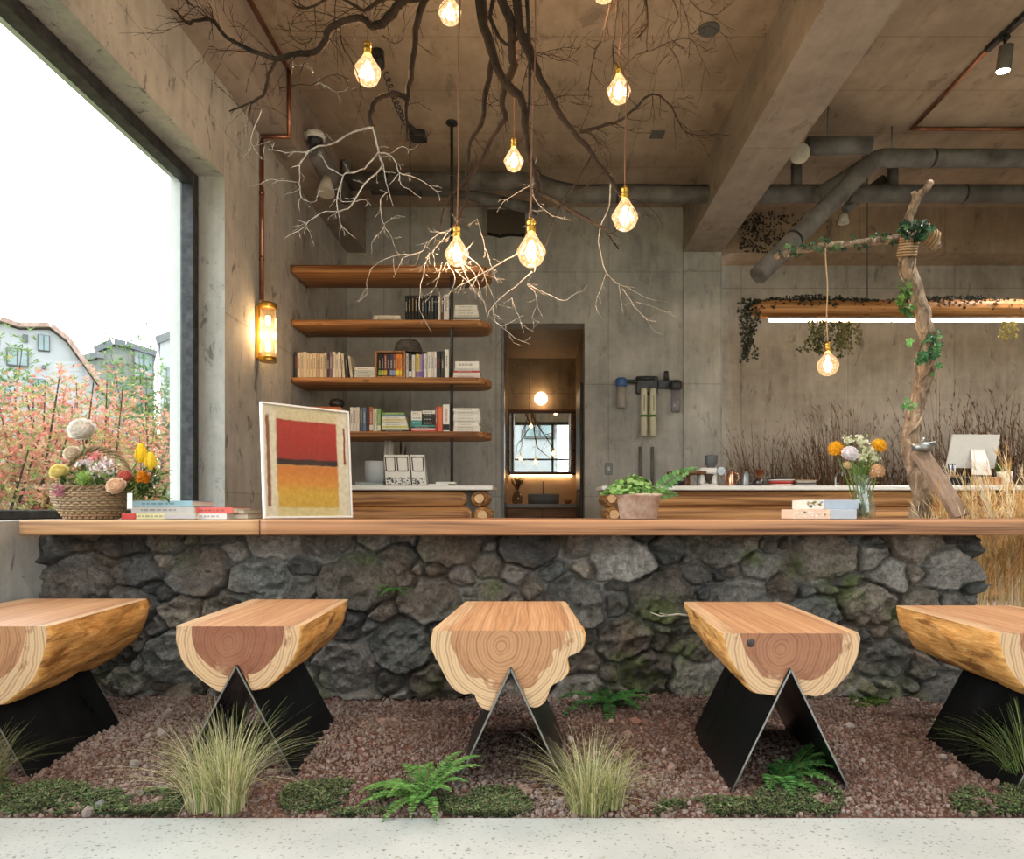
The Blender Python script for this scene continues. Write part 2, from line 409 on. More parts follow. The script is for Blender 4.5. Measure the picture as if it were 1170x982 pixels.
# gravel, one mesh of tumbled stones
def numpy_mesh(name, V, F, col, mat, smooth=True, percorner=False):
    me = bpy.data.meshes.new(name); k = F.shape[1]
    me.vertices.add(len(V)); me.vertices.foreach_set('co', V.astype(np.float32).ravel())
    me.loops.add(F.size); me.loops.foreach_set('vertex_index', F.astype(np.int32).ravel())
    me.polygons.add(len(F)); me.polygons.foreach_set('loop_start', np.arange(0, F.size, k, dtype=np.int32))
    me.polygons.foreach_set('loop_total', np.full(len(F), k, dtype=np.int32))
    me.polygons.foreach_set('use_smooth', np.full(len(F), smooth))
    me.update(calc_edges=True); me.validate()
    a = me.color_attributes.new('Col', 'FLOAT_COLOR', 'POINT'); cc = np.ones((len(V), 4), dtype=np.float32); cc[:, :3] = col
    a.data.foreach_set('color', cc.ravel()); me.materials.append(mat)
    o = bpy.data.objects.new(name, me); C.objects.link(o); WORLD[o.name] = Vector((0,0,0)); return o
_ph = (1+5**.5)/2
ICO = np.array([(-1,_ph,0),(1,_ph,0),(-1,-_ph,0),(1,-_ph,0),(0,-1,_ph),(0,1,_ph),(0,-1,-_ph),(0,1,-_ph),(_ph,0,-1),(_ph,0,1),(-_ph,0,-1),(-_ph,0,1)])/1.9
ICF = np.array([(0,11,5),(0,5,1),(0,1,7),(0,7,10),(0,10,11),(1,5,9),(5,11,4),(11,10,2),(10,7,6),(7,1,8),(3,9,4),(3,4,2),(3,2,6),(3,6,8),(3,8,9),(4,9,5),(2,4,11),(6,2,10),(8,6,7),(9,8,1)])
def pebbles(name, n, xr, yr, smin, smax, cols, seed, density=None):
    rs = np.random.RandomState(seed)
    x = rs.uniform(*xr, n); y = rs.uniform(*yr, n)
    if density is not None:
        k = rs.rand(n) < density(x, y); x, y = x[k], y[k]; n = len(x)
    s = smin + (smax-smin)*rs.rand(n)**2.5
    z = ground_z(x, y) + s*.25*rs.rand(n)
    R = rs.normal(size=(n, 4)); R /= np.linalg.norm(R, axis=1)[:, None]; w, a, b_, c_ = R.T
    Q = np.stack([np.stack([1-2*(b_*b_+c_*c_), 2*(a*b_-c_*w), 2*(a*c_+b_*w)], -1), np.stack([2*(a*b_+c_*w), 1-2*(a*a+c_*c_), 2*(b_*c_-a*w)], -1), np.stack([2*(a*c_-b_*w), 2*(b_*c_+a*w), 1-2*(a*a+b_*b_)], -1)], 1)
    sc = rs.uniform(.6, 1.15, (n, 1, 3)); L = ICO[None]*sc*rs.uniform(.8, 1.2, (n, 12, 1))*s[:, None, None]*.62
    V = np.einsum('nij,nkj->nki', Q, L) + np.stack([x, y, z], -1)[:, None]
    F = (ICF[None] + (np.arange(n)*12)[:, None, None]).reshape(-1, 3)
    cols = np.array(cols); pat = np.clip((fbm(x*1.3, y*2.0, seed+1, 3)+.5)*1.0, 0, 1)
    ci = np.clip((pat*.75 + rs.rand(n)*.45 - .1)*len(cols), 0, len(cols)-1).astype(int)
    col = cols[ci]*rs.uniform(.7, 1.25, (n, 1)); col = np.repeat(col, 12, axis=0)
    return numpy_mesh(name, V.reshape(-1, 3), F, col, M_peb, smooth=False)
M_peb = attrmat('pebble', .85, .25, 150, .4)
pc = [lin(h) for h in ('#4f3b31', '#634b40', '#735b50', '#7f6a60', '#87766d', '#8e7f77', '#8e8580')]
o = pebbles('gravel', 62000, (-2.1, 2.6), (1.785, 2.93), .005, .015, pc, 3)
tag(o, 'reddish brown volcanic gravel covering the planting bed under the stools', 'gravel', kind='stuff')
o = pebbles('pebble_scatter', 260, (-2.05, 2.6), (1.79, 2.9), .016, .038, [lin('#7d5a4c'), lin('#8e7468'), lin('#9b8d86'), lin('#6a6a68')], 8)
tag(o, 'larger rounded stones scattered over the finer gravel of the bed', 'stones', kind='stuff')

# ------------------------------------------------------------------ basalt wall under the bar
def stone_wall():
    rs = np.random.RandomState(12); L, T, H = 3.98, .34, .70; LU = L+T
    pts = []
    for r, tries in ((.15, 70), (.115, 320), (.08, 1500), (.055, 2600), (.032, 4200)):
        for _ in range(tries):
            u, v = rs.uniform(0, LU), rs.uniform(-.05, H+.05); q = r*rs.uniform(.85, 1.15)
            if all((u-a)**2 + ((v-b_)*1.25)**2 > (q*.93+c_*.93)**2 for a, b_, c_ in pts): pts.append((u, v, q))
    pts = np.array(pts); du = .0062
    nu, nv = int(LU/du)+1, int(H/du)+1
    U, Vv = np.meshgrid(np.linspace(0, LU, nu), np.linspace(0, H, nv))
    wu = U + fbm(U*9, Vv*9, 21, 4)*.05 + fbm(U*30, Vv*30, 25, 2)*.014; wv = Vv + fbm(U*9+50, Vv*9, 31, 4)*.05 + fbm(U*30, Vv*30+9, 27, 2)*.014
    D = np.sqrt((wu[..., None]-pts[:, 0])**2 + ((wv[..., None]-pts[:, 1])*1.25)**2) - pts[:, 2]*.95
    idx = np.argpartition(D, 2, axis=-1)[..., :2]; d2 = np.take_along_axis(D, idx, -1); so = np.argsort(d2, -1)
    idx = np.take_along_axis(idx, so, -1); d2 = np.take_along_axis(d2, so, -1); i1 = idx[..., 0]; e = d2[..., 1]-d2[..., 0]
    n = len(pts); dep = rs.uniform(.0, .04, n); tilt = rs.uniform(-.38, .38, (n, 2))
    s = np.clip(e/.034, 0, 1)**.8; s = s*s*(3-2*s)
    rough = fbm(U*24, Vv*24, 41, 5)*.060 - np.abs(fbm(U*13, Vv*13, 47, 4))*.09 + .012
    h = s*(.030 + dep[i1] + (wu-pts[i1, 0])*tilt[i1, 0] + (wv-pts[i1, 1])*tilt[i1, 1] + rough) + fbm(U*60, Vv*60, 51, 2)*.006
    h = np.clip(h, -.01, .10)
    base = np.array([lin(q) for q in ('#5a5650', '#6a6660', '#4c4a48', '#6e655b', '#5f5f5b', '#75706a', '#544d47', '#64605c')])[rs.randint(0, 8, n)]*rs.uniform(.85, 1.6, (n, 1))
    col = base[i1]*(1+fbm(U*14, Vv*14, 61, 4)[..., None]*1.0)
    brown = np.clip(fbm(U*4, Vv*4, 71, 3)*5-.3, 0, 1)[..., None]*.45; col = col*(1-brown)+np.array(lin('#75604e'))*brown
    moss = (np.clip(fbm(U*3.2+7, Vv*3.2, 81, 4)*9-1.5, 0, 1)*np.clip(fbm(U*20, Vv*20, 85, 3)*5+.5, 0, 1))[..., None]*.6
    moss = moss + (np.clip((.16-Vv)/.15, 0, 1)*np.clip(fbm(U*6, Vv*6, 86, 3)*7, 0, 1))[..., None]*.6
    for mu, mv, mr_ in ((2.63, .36, .10), (2.75, .20, .07), (3.42, .47, .10), (3.02, .60, .05), (3.20, .56, .06), (3.65, .36, .05)):
        q = np.exp(-(((U-mu)/mr_)**2+((Vv-mv)/(mr_*.8))**2))*np.clip(fbm(U*25, Vv*25, 87, 3)*4+.9, 0, 1); moss = np.maximum(moss, q[..., None]*.9)
    moss = np.clip(moss, 0, .85)
    col = col*(1-moss)+np.array(lin('#5d6638'))*moss
    crack = (1-np.clip(e/.018, 0, 1)); mort = crack*np.clip(fbm(U*5, Vv*5, 91, 3)*6+.35, 0, 1)
    col = col*(1-mort[..., None]*.75)+np.array(lin('#8f8d88'))*mort[..., None]*.75
    h = h + mort*.012
    yf = 2.95; x = np.where(U < L, -2.11+U, 1.87+h); y = np.where(U < L, yf-h, yf+(U-L)); 
    x = np.where((U >= L-.02) & (U < L), x+h*.6, x)
    V = np.stack([x, y, Vv*(.697/.70)], -1).reshape(-1, 3)
    jj, ii = np.meshgrid(np.arange(nv-1), np.arange(nu-1), indexing='ij'); a = (jj*nu+ii).ravel()
    F = np.stack([a, a+1, a+nu+1, a+nu], -1)
    return V, F, np.clip(col, .01, 1).reshape(-1, 3)
V, F, col = stone_wall()
t = NT('basalt'); a = t.n('ShaderNodeAttribute'); a.attribute_name = 'Col'; p = t.pos()
f1 = t.noise(p, 45, 6, .75); f2 = t.noise(p, 160, 3, .7)
vo = t.n('ShaderNodeTexVoronoi'); vo.inputs['Scale'].default_value = 130; t.l(p, vo.inputs['Vector'])
pore = t.mr(vo.outputs['Distance'], .15, .4); hh = t.math('MULTIPLY_ADD', pore, .35, f1)
c = t.mix(1., a.outputs[0], t.ramp(f1, [(.3, (.5,)*3), (.5, (1,)*3), (.72, (1.6,)*3)]), 'MULTIPLY')
c = t.mix(1., c, t.ramp(pore, [(0, (.6,)*3), (.6, (1.05,)*3)]), 'MULTIPLY')
M_basalt = t.bsdf(c, .9, h=hh, bs=.9, dist=.012, spec=.25)
sw = numpy_mesh('stone_wall', V, F, col, M_basalt); sw['kind'] = 'structure'
b = MB().box(-2.11, 1.85, 2.985, 3.29, -.01, .695).build('backing', plain('rubble_core', '#3a3835', .9), sw)

# ------------------------------------------------------------------ bar tops
def slab(x0, x1, y0, y1, z0, z1, b, m, name, label, cat='bar top', seed=1, wave=.004, rl=0, rr=0):
    r = np.random.RandomState(seed); nx = max(12, int((x1-x0)/.03)); mb = MB(); mb.smooth = True
    prof = [(y0+b, z0), (y0+b*.3, z0+b*.3), (y0, z0+b), (y0, (z0+z1)/2), (y0, z1-b), (y0+b*.3, z1-b*.3), (y0+b, z1), ((y0+y1)/2, z1), (y1-b, z1), (y1, z1-b), (y1, z0+b), (y1-b, z0), ((y0+y1)/2, z0)]
    k = len(prof); xs = np.linspace(x0, x1, nx)
    for x in xs:
        wv = (fbm(np.array([x*3.]), np.array([seed*3.3]), seed, 3)[0])*wave*2
        # rounded plan ends
        for (y, z) in prof:
            yy = y + (wv if y < (y0+y1)/2 else 0)
            for R, xe, sg in ((rl, x0, 1), (rr, x1, -1)):
                q = (x-xe)*sg
                if R and q < R:
                    mid = (y0+y1)/2; half = (y1-y0)/2; f = max(.02, math.sqrt(max(0, 1-(1-q/R)**2))); f = f*.75+.25
                    yy = mid + (yy-mid)*f
            mb.V.append((x, yy, z + (fbm(np.array([x*5.]), np.array([9.]), seed+2, 2)[0]*wave*.8 if z > (z0+z1)/2 and wave > .003 else 0)))
    for i in range(nx-1):
        for j in range(k):
            j2 = (j+1) % k; mb.face((i*k+j, i*k+j2, (i+1)*k+j2, (i+1)*k+j))
    mb.smooth = False; mb.face(tuple(range(k-1, -1, -1))); mb.face(tuple((nx-1)*k+j for j in range(k)))
    o = mb.build(name, m); es = None
    return tag(o, label, cat)
M_bar1 = wood('bar_wood_pale', lin('#75502f'), lin('#bd9268'), 'x', .9)
M_bar2 = wood('bar_wood_red', lin('#5c3a25'), lin('#af7e58'), 'x', .9)
slab(-2.06, -1.105, 2.72, 3.30, .698, .760, .008, M_bar1, 'bar_top', 'paler short timber bar top on the stone wall, left slab under the flower basket', seed=3)
slab(-1.1, 3.0, 2.72, 3.30, .698, .760, .008, M_bar2, 'bar_top', 'long reddish timber bar top on the stone wall, right of the joint by the painting', seed=5)

# ------------------------------------------------------------------ log stools
def stoolwood():
    t = NT('stool_wood'); v = t.pos((1, .18, 1), True)
    nz = t.n('ShaderNodeTexNoise'); nz.inputs['Scale'].default_value = 6; nz.inputs['Detail'].default_value = 3; t.l(v, nz.inputs[0])
    ad = t.n('ShaderNodeVectorMath', operation='MULTIPLY_ADD'); t.l(nz.outputs['Color'], ad.inputs[0]); ad.inputs[1].default_value = (.05, .0, .05); t.l(t.pos((1, .0, 1), True), ad.inputs[2])
    ln = t.n('ShaderNodeVectorMath', operation='LENGTH'); t.l(ad.outputs[0], ln.inputs[0]); r = ln.outputs['Value']
    nr = t.noise(v, 3, 2); rr = t.math('MULTIPLY_ADD', nr, .03, r)
    sn = t.math('SINE', t.math('MULTIPLY', rr, 640)); sn2 = t.math('SINE', t.math('MULTIPLY', rr, 223))
    rings = t.math('MULTIPLY_ADD', sn2, .20, t.math('MULTIPLY', sn, .30))
    a = t.n('ShaderNodeAttribute'); a.attribute_name = 'Col'; sp = t.n('ShaderNodeSeparateColor'); t.l(a.outputs[0], sp.inputs[0])
    rim = t.math('ADD', sp.outputs[0], t.math('MULTIPLY', t.math('SUBTRACT', nr, .5), .35)); jag = t.noise(t.pos((1, .05, 1), True), 26, 3, .7); rim = t.math('MULTIPLY_ADD', t.math('SUBTRACT', jag, .5), .28, rim)
    hf = t.mr(rim, .74, .80)                                    # 0 heartwood .. 1 sapwood
    edge = t.mr(rim, .66, .77); edge = t.math('MULTIPLY', edge, t.math('SUBTRACT', 1, hf))
    heart = t.mix(sp.outputs[1], lin('#bb8c63'), lin('#87543e')); sap = t.mix(sp.outputs[1], lin('#caa983'), lin('#c6a37d'))
    c = t.mix(hf, heart, sap); c = t.mix(t.math('MULTIPLY', edge, .45), c, lin('#6b3a24'))
    c = t.mix(t.mr(rings, -.05, .4, 0, .75), c, t.mix(.6, c, lin('#5b3320')))
    patch = t.noise(v, 9, 4, .6); c = t.mix(t.mr(patch, .45, .75, 0, .25), c, t.mix(.5, c, lin('#e2b183')))
    g = t.noise(t.pos((150, 4, 150), True), 1, 3); top = sp.outputs[2]; c = t.mix(t.math('MULTIPLY', t.mr(g, .42, .62, 0, .62), top), c, t.mix(.6, c, lin('#8a5230'))); g2 = t.noise(t.pos((34, 1.2, 34), True), 1, 3); c = t.mix(t.math('MULTIPLY', t.mr(g2, .45, .6, 0, .4), top), c, t.mix(.55, c, lin('#e0b488')))
    return t.bsdf(c, .5, h=rings, bs=.08, dist=.003, spec=.35)
def barkmat():
    t = NT('stripped_bark'); v = t.pos((1, .28, 1), True); n1 = t.noise(v, 14, 5, .65, .5); n2 = t.noise(t.pos((6, 1.2, 6), True), 9, 4, .6)
    c = t.ramp(n2, [(.3, lin('#bf7f3c')), (.6, lin('#e0a864')), (.8, lin('#edc489'))])
    c = t.mix(t.mr(n1, .56, .64, 0, .75), c, lin('#6f3d17'))
    return t.bsdf(c, .6, h=t.math('MULTIPLY_ADD', n2, .7, t.math('MULTIPLY', n1, -.6)), bs=.8, dist=.012, spec=.3)
M_stool, M_bark = stoolwood(), barkmat()
t = NT('blackened_steel'); n1 = t.noise(t.pos((1, 1, .4)), 5, 5, .6, .5)
M_steel = t.bsdf(t.ramp(n1, [(.3, lin('#0d0f11')), (.75, lin('#262a2e'))]), t.mr(n1, .3, .7, .22, .45), .75, spec=.5)
M_edge = plain('steel_edge', '#8d8b86', .35, .9)
# outlines (px, relative to the top centre of the front face, y down), left half first going round the bottom
OUT = {
 2: [(-73,0),(-73,17),(-66,40),(-52,56),(-33,71),(-19,78),(0,80),(17,75),(33,71),(53,52),(68,29),(73,0)],
 3: [(-88,0),(-91,19),(-80,43),(-67,66),(-53,75),(-41,74),(-36,86),(-26,94),(-4,93),(14,84),(25,90),(35,90),(44,82),(50,66),(63,58),(71,47),(69,32),(86,23),(89,4),(86,0)],
 4: [(-81,0),(-77,16),(-71,32),(-58,51),(-44,69),(-25,72),(-4,77),(14,72),(30,74),(47,67),(63,52),(77,28),(81,3),(79,0)],
 1: [(-98,0),(-96,25),(-84,48),(-66,70),(-50,84),(-26,92),(0,94),(20,92),(45,92),(62,80),(80,66),(92,42),(99,16),(98,0)],
 5: [(-92,0),(-90,18),(-80,42),(-64,62),(-48,72),(-30,80),(0,86),(28,86),(50,76),(70,58),(86,34),(92,10),(90,0)],
}
STO = {  # front distance, back distance, x centre front, x centre back, top z, back width factor, apex (x, z), foot half-width, heartwood tone
 1: (2.04, 2.68, -1.715, -1.765, .452, .95, .336, .19, .35, -1.70),
 2: (2.04, 2.66, -.891, -.919, .452, 1.0, .336, .178, 1.0, -.893),
 3: (1.97, 2.60, -.081, -.077, .452, .86, .345, .16, .25, -.074),
 4: (1.935, 2.60, .723, .747, .450, .94, .350, .17, .8, .717),
 5: (1.935, 2.50, 1.535, 1.53, .450, .96, .345, .19, .5, 1.535),
}
LABS = {
 1: 'half-log stool on black steel plates, leftmost of the five, cut off by the photo edge',
 2: 'half-log stool with dark reddish heartwood and smooth half-round end, second from left',
 3: 'half-log stool with pale lumpy ringed end, middle of the five facing the camera',
 4: 'half-log stool with dark jagged heartwood and a knot hole, second from right',
 5: 'half-log stool with orange mottled bark side, rightmost of the five at the photo edge'}
def refine(pts, n=4):
    out = []
    for i in range(len(pts)-1):
        p0 = pts[max(i-1, 0)]; p1 = pts[i]; p2 = pts[i+1]; p3 = pts[min(i+2, len(pts)-1)]
        for k in range(n):
            s = k/n; out.append(tuple(.5*((2*p1[j])+(-p0[j]+p2[j])*s+(2*p0[j]-5*p1[j]+4*p2[j]-p3[j])*s*s+(-p0[j]+3*p1[j]-3*p2[j]+p3[j])*s**3) for j in range(2)))
    out.append(pts[-1]); return out
def polar_outline(ol, ax, az, k):
    """outline as rays from the top centre, with the inverted V notch for the plates cut in"""
    an = [math.atan2(-z, x) for x, z in ol]; an[0] = PI; an[-1] = 0.0        # pi .. 0 measured downwards
    rr = [math.hypot(x, z) for x, z in ol]
    pr = sorted(zip(an, rr), reverse=True); A_ = np.array([p[0] for p in pr])[::-1]; R_ = np.array([p[1] for p in pr])[::-1]
    def ro(a): return float(np.interp(a, A_, R_))
    def rn(a):
        best = 1e9; dx, dz = math.cos(a), -math.sin(a)
        # lines x = ax + sg*k*(az - z), valid for z <= az
        for sg in (-1, 1):
            den = dx + sg*k*dz; num = ax + sg*k*az
            if abs(den) > 1e-9:
                t_ = num/den
                if t_ > 0 and t_*dz <= az+1e-9: best = min(best, t_)
        return best
    angs = list(np.linspace(PI, 0, 56)); inside = lambda a: rn(a) < ro(a)
    fine = np.linspace(PI, 0, 2001); st = [inside(a) for a in fine]
    for i in range(2000):
        if st[i] != st[i+1]: angs += [float(fine[i]), float(fine[i+1])]
    angs.append(math.atan2(-az, ax))
    res = []
    for a in sorted(set(angs), reverse=True):
        r0, r1 = ro(a), rn(a); r = min(r0, r1); res.append((math.cos(a)*r, -math.sin(a)*r, r/r0, r1 < r0))
    return res
def make_stool(k):
    d0, d1, xf, xb, zt, bw, za, fw, tone, ax = STO[k]
    sc = d0/FPX; ol0 = refine([(x*sc, -y*sc) for x, y in OUT[k]], 4)
    pol = polar_outline(ol0, ax-xf, za-zt-.003, fw/za); ol = [(p[0], p[1]) for p in pol]; n = len(ol)
    root = thing('log_stool', LABS[k], 'stool', ((xf+xb)/2, (d0+d1)/2, 0), 'half-log stools along the bar')
    m = MB(); NL = 26; cz = -.03
    for j in range(NL+1):                       # lateral skin
        s = j/NL; y = d0+(d1-d0)*s; xc = xf+(xb-xf)*s; w = 1+(bw-1)*s
        for i, (x, z) in enumerate(ol):
            f = 1+(fbm(np.array([i*.22]), np.array([s*5.]), 3*k, 3)[0])*.12*(0 if i in (0, n-1) else 1)*min(1, s*6)
            e = 1-.03*max(0, 1-min(s, 1-s)*28)
            if pol[i][3]: f = e = 1; ww = 1
            else: ww = w
            m.V.append((xc+x*ww*f*e, y, zt+z*ww*f*e))
    m.smooth = True; m.m = 1
    for j in range(NL):
        for i in range(n-1): m.face((j*n+i, (j+1)*n+i, (j+1)*n+i+1, j*n+i+1))
    m.smooth = False; m.m = 0; cols = {}
    NR = 8
    for (j, y, xc, w, flip) in ((0, d0, xf, .965, 0), (NL, d1, xb, bw*.965, 1)):   # ring-graded end grain
        prev = None
        for q in range(NR+1):
            f = 1-q/NR; cur = []
            for i, (x, z) in enumerate(ol):
                if q == 0: cur.append(j*n+i)
                else: vx, vy, vz = m.V[j*n+i]; cur.append(len(m.V)); m.V.append((xc+(vx-xc)*f, y, zt+(vz-zt)*f))
            if prev:
                for i in range(n-1):
                    m.c = ((1-(q-.5)/NR)*(pol[i][2]+pol[i+1][2])/2, tone, 0)
                    m.face((prev[i], prev[i+1], cur[i+1], cur[i]) if not flip else (prev[i], cur[i], cur[i+1], prev[i+1]))
            prev = cur
    # top, strips across
    NX = 16; tb = len(m.V)
    for j in range(NL+1):
        a = Vector(m.V[j*n]); b_ = Vector(m.V[j*n+n-1])
        for q in range(NX+1): m.V.append(tuple(a.lerp(b_, q/NX)))
    for j in range(NL):
        for q in range(NX):
            m.c = (abs((q+.5)/NX*2-1)*.97, tone*.15, 1)
            m.face((tb+j*(NX+1)+q, tb+j*(NX+1)+q+1, tb+(j+1)*(NX+1)+q+1, tb+(j+1)*(NX+1)+q))
    seat = m.build('seat', [M_stool, M_bark], root, origin=(xf+(.01 if k == 3 else 0), d0, zt+cz+.01))
    if k == 4:
        kn = MB(); kn.ball((xf-.115, d0+.001, zt-.028), .013, 12, 6, sy=.3, noise=.18); kn.build('knot', plain('dark_knot', '#2a1710', .8), seat)
    # saddle: the two plates rise into a notch cut in the log
    for sg in (-1, 1):
        pm = MB(); th = .005; zb = -.035
        hw = fw*(za-zb)/za
        A = Vector((ax, 0, za)); B = Vector((ax+sg*hw, 0, zb)); dr = (B-A).normalized(); nn = Vector((-dr.z, 0, dr.x))*th*.5*(1 if sg > 0 else -1)
        y0, y1 = d0-.012, d1-.14
        q = [A-nn, A+nn, B+nn, B-nn]
        if sg < 0: q = q[::-1]
        bi = pm.verts([(v.x, y0, v.z) for v in q]+[(v.x+(xb-xf)*.8, y1, v.z) for v in q])
        for fi, f in enumerate(((0,1,2,3),(7,6,5,4),(0,4,5,1),(1,5,6,2),(2,6,7,3),(3,7,4,0))):
            pm.m = 1 if fi == 0 else 0; pm.face(tuple(bi+i for i in f))
        pm.build('steel_plate', [M_steel, M_edge], root, origin=(ax+sg*.1, (y0+y1)/2, zb))
    return root
for k in (1, 2, 3, 4, 5): make_stool(k)
# ------------------------------------------------------------------ shelves and what stands on them
M_shelf = wood('shelf_wood', lin('#6b4122'), lin('#b98452'), 'x', 1.1)
M_cover = attrmat('book_cover', .55, .06, 40, .05); M_page = attrmat('book_pages', .8, .1, 300, .3)
M_obj = attrmat('painted', .4, .05, 30, .03); M_matte = attrmat('matte_paint', .8, .12, 30, .1)
SH = [  # top z of each plank at y 5.85..6.27
 (2.905, .068, 'topmost'), (2.435, .05, 'second highest'), (1.94, .05, 'middle'), (1.475, .05, 'lowest')]
SHN = ['topmost bare shelf plank, just below the twig tips', 'second shelf plank from the top, carrying black volumes', 'third shelf plank from the top, carrying the longest row of books', 'lowest shelf plank, its left part behind the framed painting']
for (zt, th, nm), lb in zip(SH, SHN):
    slab(-2.10, -.40, 5.85, 6.27, zt-th, zt, .012, M_shelf, 'shelf_plank', lb, 'shelf', seed=int(zt*10), wave=.0015, rr=.16)['group'] = 'hanging wooden shelf planks'
b = MB(); b.tube([(-.7355, 5.93, 1.006), (-.7355, 5.93, 4.168)], .0135, 10); b.lathe([(.05, 4.155), (.05, 4.169)], -.7355, 5.93, 16); 
o = b.build('shelf_rod', M_black); tag(o, 'thick black rod carrying the shelf planks from ceiling to log counter', 'rod')
b = MB(); b.tube([(-1.148, 6.2, 1.5), (-1.148, 6.2, 4.168)], .006, 6)
o = b.build('suspension_cable', M_black); tag(o, 'thin dark cable running from ceiling through the shelf planks left of the rod', 'cable')
WORDS_ = ['first', 'second', 'third', 'fourth', 'fifth', 'sixth', 'seventh', 'eighth', 'ninth', 'tenth', 'eleventh', 'twelfth', 'thirteenth', 'fourteenth', 'fifteenth', 'sixteenth', 'seventeenth']
def book_up(x0, x1, z, h, col, label, group, y=5.90, dep=.15, lean=0, band=None, name='book'):
    m = MB(); w = x1-x0-.002; t_ = min(.003, w*.16); col = lin(col) if isinstance(col, str) else col
    R = Matrix.Translation((x0, y, z)) @ Matrix.Rotation(lean, 4, 'Y')
    m.m = 0; m.c = col
    m.box(0, t_, 0, dep, 0, h, R); m.box(w-t_, w, 0, dep, 0, h, R); m.box(0, w, -.002, .002, 0, h, R)
    m.m = 1; m.c = lin('#d9cfb8'); m.box(t_, w-t_, .002, dep-.005, .003, h-.004, R)
    m.m = 0
    r = random.Random(int(x0*9999)); lum = sum(col)/3
    ink = mixc(lin('#2a2624') if lum > .25 else lin('#d8d2c4'), col, .45)
    if band: m.c = lin(band); m.box(.0003, w-.0003, -.0026, .0005, h*.05, h*.27, R)
    if w > .008:
        m.c = ink if r.random() < .75 else mixc(lin(r.choice(['#b33a2c', '#2f5f8f', '#c79a30'])), col, .4)
        zz = h*.36
        while zz < h*r.uniform(.7, .92):       # title strokes down the spine
            L = r.uniform(.006, .02); m.box(w*.3, w*.68, -.0029, .0005, zz, min(zz+L, h*.94), R); zz += L+.004
    o = m.build(name, [M_cover, M_page]); return tag(o, label, 'book', group)
def book_flat(x0, x1, y0, z0, z1, col, label, group, dep=.2, edge=True, rot=0, name='book', cat='book'):
    m = MB(); col = lin(col) if isinstance(col, str) else col; t_ = min(.003, (z1-z0)*.18)
    cx, cy = (x0+x1)/2, y0+dep/2; R = Matrix.Translation((cx, cy, 0)) @ Matrix.Rotation(rot, 4, 'Z') @ Matrix.Translation((-cx, -cy, 0))
    z1 = z1-.0006
    m.m = 0; m.c = col; m.box(x0, x1, y0, y0+dep, z0, z0+t_, R); m.box(x0, x1, y0, y0+dep, z1-t_, z1, R)
    if edge:
        m.box(x0, x1, y0-.001, y0+.003, z0, z1, R)
        m.c = mixc(lin('#2a2624') if sum(col)/3 > .25 else lin('#ddd8cc'), col, .55); zz = (z0+z1)/2; q = (z1-z0)*.16; x = x0+(x1-x0)*.15; r = random.Random(int(z0*7777))
        while x < x0+(x1-x0)*.7: L = r.uniform(.008, .025); m.box(x, x+L, y0-.0016, y0+.002, zz-q, zz+q, R); x += L+.006
    m.m = 1; m.c = lin('#e2dccb'); m.box(x0+.003, x1-.003, y0+.003, y0+dep-.004, z0+t_, z1-t_, R)
    o = m.build(name, [M_cover, M_page]); return tag(o, label, cat, group)
CN = {}
def sx_(zx, off=325, k=250/1170): return (off+zx*k-VX)/FPX*5.9       # crop pixels to metres on the shelf
# middle plank, standing row left
rowA = [(55,70,'#26303f','dark navy'),(70,88,'#dccbb0','cream'),(88,104,'#d8c6a6','cream'),(104,118,'#e4d6be','cream'),(118,134,'#d9c7a8','cream'),(134,152,'#dbcaae','cream'),(152,172,'#d6c3a2','yellowish cream'),(172,190,'#b9a182','tan'),(190,210,'#d9c9ae','cream'),(210,228,'#bfae98','beige'),(228,242,'#2e2638','dark purple'),(242,258,'#6f5f78','faded purple'),(258,274,'#dcd3c4','off-white'),(274,290,'#d6cdbd','off-white')]
for i, (a, b_, c, n_) in enumerate(rowA):
    h = .222*rnd.uniform(.92, 1.04) if i else .225
    book_up(sx_(a), sx_(b_), 1.942, h, jit(lin(c), .06), f'{n_} paperback, {WORDS_[i]} from the wall end of the third shelf', 'paperbacks at the wall end of the third shelf')
for i, (a, c, le, n_) in enumerate(((291,'#e8dfce',.08,'pale'),(306,'#cfc4b2',.14,'beige'),(322,'#2c2c30',.2,'black and white'),(338,'#c9c0b0',.27,'grey-beige'))):
    book_up(sx_(a+5*i), sx_(a+14+5*i), 1.9425+.001*i, .222-.012*i, c, f'{n_} paperback leaning left, {WORDS_[i]} of the leaning ones, third shelf', 'leaning paperbacks on the third shelf', lean=le*-.45)
for i in range(3): book_flat(sx_(378-4*(i==0)), sx_(484), 5.89, 1.943+i*.031, 1.943+i*.031+.029, ('#c9cbc5','#bfc6c4','#dedcd4')[i], ('bottom','middle','top')[i]+' white book of the flat pile left of the crate', 'flat white books left of the crate')
